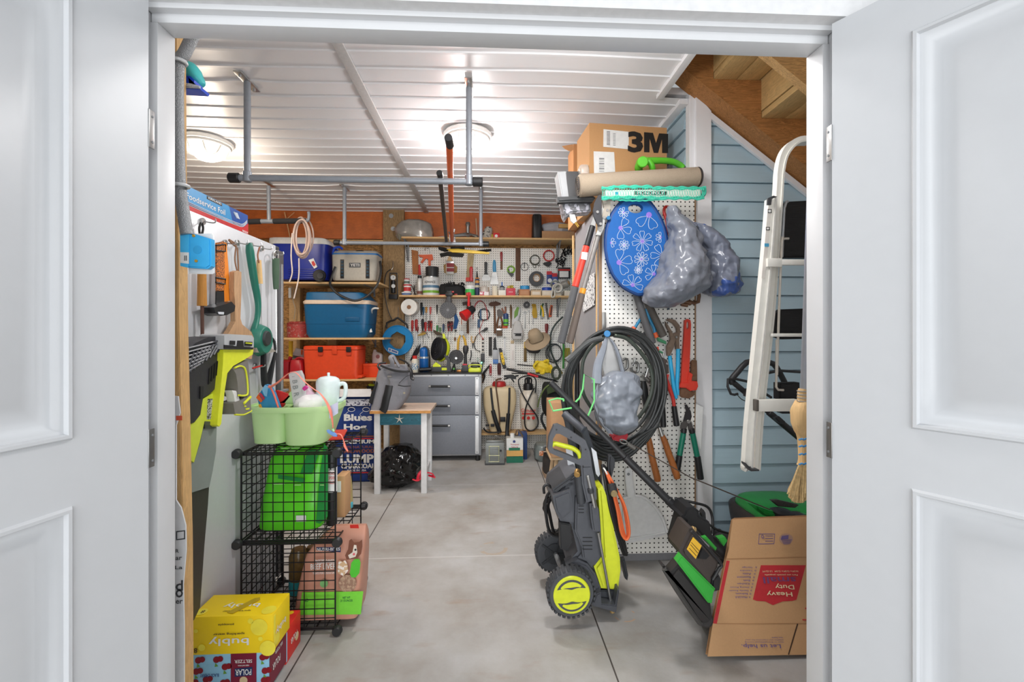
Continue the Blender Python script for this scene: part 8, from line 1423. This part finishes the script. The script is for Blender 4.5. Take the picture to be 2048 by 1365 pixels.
# ---- corn broom
crop(1420, 680, 3.591); YB2 = 1.42; STW = mt(222, 184, 130, .8, 0, .6, 150, .15, None, 1, 0, (1, 1, .08))
t = T('corn_broom', 'natural corn broom hanging bristles down by the right door jamb', 'broom')
obj('handle', S().cyl(P(682, 360, YB2), P(745, -1380, 1.245), .0135, seg=18), mt(180, 184, 194, .35, .6), t)
obj('binding', S().lat(668, [(445, 38), (420, 38), (370, 36), (352, 30)], YB2), mt(214, 178, 128, .8, 0, .6, 100), t)
w_ = S()
for v in (368, 392, 415, 440): w_.torus(P(668, v, YB2), mm(37, YB2), .0018, (0, 0, 1))
obj('wire', w_, STEEL, t)
obj('upper_straw', S().loft([(440, 632, 706, .05), (470, 612, 716, .06), (520, 596, 728, .07), (600, 600, 722, .065), (660, 618, 710, .05), (710, 638, 702, .035), (860, 642, 700, .03), (900, 634, 704, .035)], YB2-.03, 2.4, wr=.002, wf=40, sub=2), STW, t)
c_ = S()
for v in (715, 765, 822, 892): c_.tube([P(638+k*5.4, v+4*math.sin(k*1.2), YB2-.045+.02*abs(k/11-.5)) for k in range(12)], .0028, 6, sm=1)
obj('stitching', c_, mt(60, 140, 200, .6), t); br = S(); random.seed(5)
for k in range(330):
    u0 = random.uniform(640, 694); f = (u0-667)/27; u1 = 640+f*78+random.uniform(-10, 10); v1 = 1165-abs(f)**3*60+random.uniform(-45, 10); dy = random.uniform(-.03, .02)
    br.tube([P(u0, 890, YB2-.01), P((u0*.55+u1*.45), 990, YB2+dy*.6), P(u1, v1, YB2+dy)], .0019, 4, sm=0)
obj('bristles', br, mt(226, 190, 136, .8, 0, 0, 90, .35), t)
# ---- dustpan
crop(1060, 840, 3.103)
t = T('dustpan', 'white plastic dustpan hanging low on the pegboard panel', 'dustpan'); DP = mt(226, 226, 226, .4)
obj('handle', S().loft([(300, 600, 622, .01), (315, 588, 634, .02), (400, 592, 642, .02), (480, 604, 656, .02)], 2.46, 3, sub=3), DP, t); obj('pan', S().poly([(580, 490), (610, 480), (655, 470), (700, 480), (770, 535), (820, 610), (850, 690), (845, 712), (760, 740), (600, 770), (580, 760)], 2.495, .015, .004, 2), DP, t)
obj('raised_rim', S().tube([P(u, v, 2.475) for u, v in ((580, 490), (655, 472), (720, 492), (780, 548), (825, 620), (850, 695))], .008).tube([P(600, 740, 2.475), P(720, 722, 2.475), P(840, 700, 2.475)], .004), DP, t); obj('hole', S().disc(611, 338, 9, 2.458, .002), GR, t)
# ---- pressure washer
Yw0 = 2.0; WB = mt(84, 86, 92, .5, 0, .1, 70); LM = mt(212, 220, 44, .4)
t = T('pressure_washer', 'dark grey and lime pressure washer standing on its wheels', 'pressure washer', rest=0)
obj('body', S().poly([(270, 400), (300, 392), (400, 540), (440, 700), (452, 900), (404, 985), (442, 1120), (405, 1230), (330, 1010), (235, 965), (300, 890), (258, 720), (190, 700), (160, 640), (140, 560), (150, 505)], 2.32, .26, .014), WB, t)
obj('side_panel', S().poly([(285, 550), (360, 520), (410, 560), (438, 700), (450, 910), (405, 975), (330, 930), (322, 860), (280, 760)], 2.06, .03, .008), mt(76, 78, 84, .5), t)
for v in (600, 620, 640, 795, 820, 845, 868): s_ = 300 if v < 700 else 326; obj('vent_slot', S().poly([(s_, v), (s_+34+(26 if v > 700 else 0), v), (s_+36+(26 if v > 700 else 0), v+5), (s_+2, v+5)], 2.0295, .002), BLK, t)
obj('lime_panel', S().poly([(425, 500), (455, 482), (485, 560), (562, 930), (566, 1010), (550, 1128), (445, 1120), (400, 985), (452, 918), (440, 700)], 2.28, .24, .012), LM, t)
obj('fender', S().poly([(225, 975), (300, 940), (360, 965), (410, 1030), (442, 1120), (430, 1200), (400, 1235), (385, 1180), (372, 1100), (320, 1020), (270, 990)], 2.1, .07, .010), mt(72, 74, 80, .5), t)
obj('lance_cup', S().poly([(415, 1150), (440, 1140), (445, 1210), (530, 1220), (545, 1125), (556, 1122), (535, 1268), (385, 1222)], 2.04, .05, .004), mt(66, 68, 74, .5), t); obj('cup_back', S().poly([(430, 1128), (556, 1120), (535, 1262), (400, 1220)], 2.1, .05, .004), mt(58, 60, 66, .5), t)
obj('skirt', S().poly([(410, 1120), (550, 1120), (540, 1250), (400, 1230)], 2.28, .2, .008), WB, t)
obj('motor_box', S().poly([(140, 500), (235, 432), (300, 405), (310, 450), (250, 500), (160, 545)], 2.28, .22, .008), mt(56, 58, 62, .5), t); obj('motor_box', S().poly([(142, 548), (250, 505), (262, 560), (260, 640), (200, 690), (160, 640)], 2.12, .1, .010), mt(70, 72, 78, .5), t)
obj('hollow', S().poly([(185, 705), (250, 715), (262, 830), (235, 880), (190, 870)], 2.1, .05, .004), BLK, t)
for (cu, cv, yy, rad, nm) in ((250, 1131, 1.985, .104, 'wheel'), (151, 888, 2.36, .100, 'wheel')):
    c = P(cu, cv, yy); c.z = rad+.003; w = obj(nm, S().lathe([(-.028, rad*.5), (-.03, rad*.93), (-.018, rad), (.018, rad), (.03, rad*.93), (.028, rad*.5)], c, (.06, -1, 0), 36), mt(72, 74, 78, .7), t)
    tr_ = S()
    for k in range(30):
        a = 2*math.pi*k/30; tr_.box(c+V((math.cos(a)*rad*1.0, 0, math.sin(a)*rad*1.0)), (.008, .058, .012), ry=-a, bev=0)
    obj('tread_blocks', tr_, mt(60, 62, 66, .7), w)
    if yy < 2.1:
        F_ = c+V((0, -.029, 0)); hb = obj('hub', S().cyl(F_, F_+V((0, -.008, 0)), .083, .080, 34), LM, w)
        def arc(r0, r1, a0, a1, n=14): return [F_+V((math.cos(math.radians(a0+(a1-a0)*k/n))*r1, -.0088, math.sin(math.radians(a0+(a1-a0)*k/n))*r1)) for k in range(n+1)]+[F_+V((math.cos(math.radians(a1-(a1-a0)*k/n))*(r0(k/n)), -.0088, math.sin(math.radians(a1-(a1-a0)*k/n))*(r0(k/n)))) for k in range(n+1)]
        for s0 in (0, 180):
            obj('dark_swoosh', S().prism(arc(lambda f: .068-.042*math.sin(math.pi*f)**.8, .069, s0+28, s0+158), (0, -.0012, 0)), mt(72, 74, 78, .6), hb)
            obj('lime_swoosh', S().prism([p+V((0, -.0015, 0)) for p in arc(lambda f: .052-.016*math.sin(math.pi*f), .060, s0+45, s0+146)], (0, -.001, 0)), LM, hb)
    else:
        obj('hub', S().cyl(c+V((0, -.03, 0)), c+V((0, -.036, 0)), .055), mt(50, 52, 56, .6), w); s = S()
        for k in range(5): a = 2*math.pi*k/5; s.box(c+V((math.cos(a)*.045, -.034, math.sin(a)*.045)), (.08, .01, .012), ry=-a)
        obj('spokes', s, mt(44, 46, 50, .6), w)
obj('axle', S().cyl((.355, 1.99, .105), (.34, 2.36, .103), .012), GR, t)
obj('frame_post', S().tube([P(215, 20, 2.26), P(235, 60, 2.26), P(260, 200, 2.26), P(300, 420, 2.26)], .020).tube([P(330, 110, 2.16), P(385, 280, 2.16), P(430, 480, 2.16)], .018), mt(70, 74, 80, .5), t); obj('handle_bar', S().cyl(P(215, 22, 2.26), P(335, 130, 2.14), .018), mt(78, 82, 90, .5), t)
obj('white_panel', S().poly([(222, 235), (258, 225), (285, 380), (262, 390), (235, 340)], 2.2, .006).poly([(380, 235), (412, 262), (436, 400), (425, 418), (410, 400)], 2.12, .006), mt(226, 230, 236, .4), t)
obj('cord_hook', S().poly([(490, 290), (505, 283), (528, 310), (530, 345), (505, 440), (490, 440), (486, 340)], 2.14, .03, .008), mt(52, 54, 58, .5), t)
s = S(); random.seed(9)
for k in range(5): s.tube([P(450+k*6, 340+k*6, 2.08+.02*k), P(470+k*9, 460, 2.06+.02*k), P(505+k*8, 640, 2.05+.02*k), P(560+k*6, 830, 2.06+.02*k), P(585+k*3, 900, 2.08+.02*k)], .0085)
obj('hose_run', s, BLK, t); obj('hose_end', S().cyl(P(505, 462, 2.03), P(520, 530, 2.01), .019, .021), mt(44, 44, 46, .6, 0, 1, 300), t); obj('brass_end', S().cyl(P(521, 520, 2.005), P(523, 530, 1.992), .015), mt(170, 150, 110, .4, .6), t)
obj('stand_leg', S().poly([(568, 930), (590, 925), (612, 1030), (606, 1062), (592, 1050)], 2.25, .03, .006), mt(50, 52, 56, .5), t)
s = S()
for k in range(6): a = 95+random.uniform(-8, 25); s.tube([P(150, 480+k*6, 2.2+.02*k), P(a, 540+k*14, 2.18+.02*k), P(a-2+k*3, 640, 2.18+.02*k), P(a+20+k*5, 760, 2.2+.02*k), P(185, 790-k*12, 2.2+.02*k)], .0065)
s.tube([P(88, 520, 2.15), P(86, 480, 2.15), P(110, 466, 2.15), P(140, 500, 2.15), P(120, 540, 2.15)], .0065)
obj('power_cable', s, BLK, t)
t = T('extension_cord', 'orange cord looped over the hook of the pressure washer', 'cord'); s = S()
for k in range(3): s.tube([P(470+k*3, 322, 2.05+.012*k), P(505+k*4, 420, 2.04+.012*k), P(540+k*6, 560, 2.04+.012*k), P(565+k*9, 700, 2.04+.012*k), P(600, 745-k*6, 2.04+.012*k), P(618-k*7, 690, 2.04+.012*k), P(590-k*5, 540, 2.04+.012*k), P(530, 420, 2.04+.012*k), P(480, 330, 2.05+.012*k)], .0055)
obj('cord', s, mt(228, 110, 60, .5), t); obj('tie', S().torus(P(468, 322, 2.06), .016, .004, (1, 0, .5)), WH, t)
t = T('spray_gun', 'black spray gun with lime trigger and steel lance clipped to the pressure washer', 'spray gun'); GG = mt(78, 80, 86, .5, 0, .05, 80)
outg = [(112, 180), (118, 110), (150, 35), (175, 30), (240, 62), (345, 130), (372, 200), (385, 290), (330, 292), (230, 250), (150, 218), (122, 205)]
inn = [(140, 172), (143, 120), (162, 88), (185, 88), (240, 118), (312, 160), (322, 190), (318, 240), (300, 250), (240, 222), (175, 198), (150, 190)]
obj('handle', S().hole(outg, inn, 2.03, .035), GG, t); obj('trigger', S().tube([P(u, v, 2.01) for u, v in ((140, 165), (150, 148), (200, 160), (265, 178), (300, 205), (312, 240))], [.008, .010, .011, .011, .010, .009], 10, flat=.8), LM, t)
for p in ((165, 62), (255, 110), (345, 185), (330, 290)): obj('screw', S().disc(*p, 5, 1.994, .002, 10), BLK, t)
obj('barrel', S().poly([(318, 288), (385, 284), (412, 420), (418, 500), (352, 520), (325, 400)], 2.03, .04, .008), GG, t); obj('brass_inlet', S().cyl(P(295, 318, 2.03), P(292, 345, 2.0), .014), mt(190, 150, 90, .4, .7), t); obj('inlet_sleeve', S().cyl(P(300, 345, 2.02), P(318, 520, 2.02), .019), mt(60, 62, 66, .6), t)
obj('lance', S().cyl(P(358, 345, 1.985), P(402, 545, 1.985), .0075).cyl(P(424, 700, 2.0), P(508, 1165, 2.03), .0062), STEEL, t); obj('connector', S().cyl(P(374, 425, 1.985), P(380, 455, 1.985), .013), mt(56, 58, 62, .5), t); obj('lance_grip', S().poly([(372, 525), (410, 520), (428, 560), (440, 690), (425, 702), (392, 695), (380, 620)], 2.02, .035, .008), mt(74, 76, 82, .5), t); obj('brass_nozzle', S().cyl(P(505, 1150, 2.03), P(512, 1195, 2.03), .010, .0125), mt(180, 150, 100, .35, .7), t)
crop(0, 0, 1)
finish()
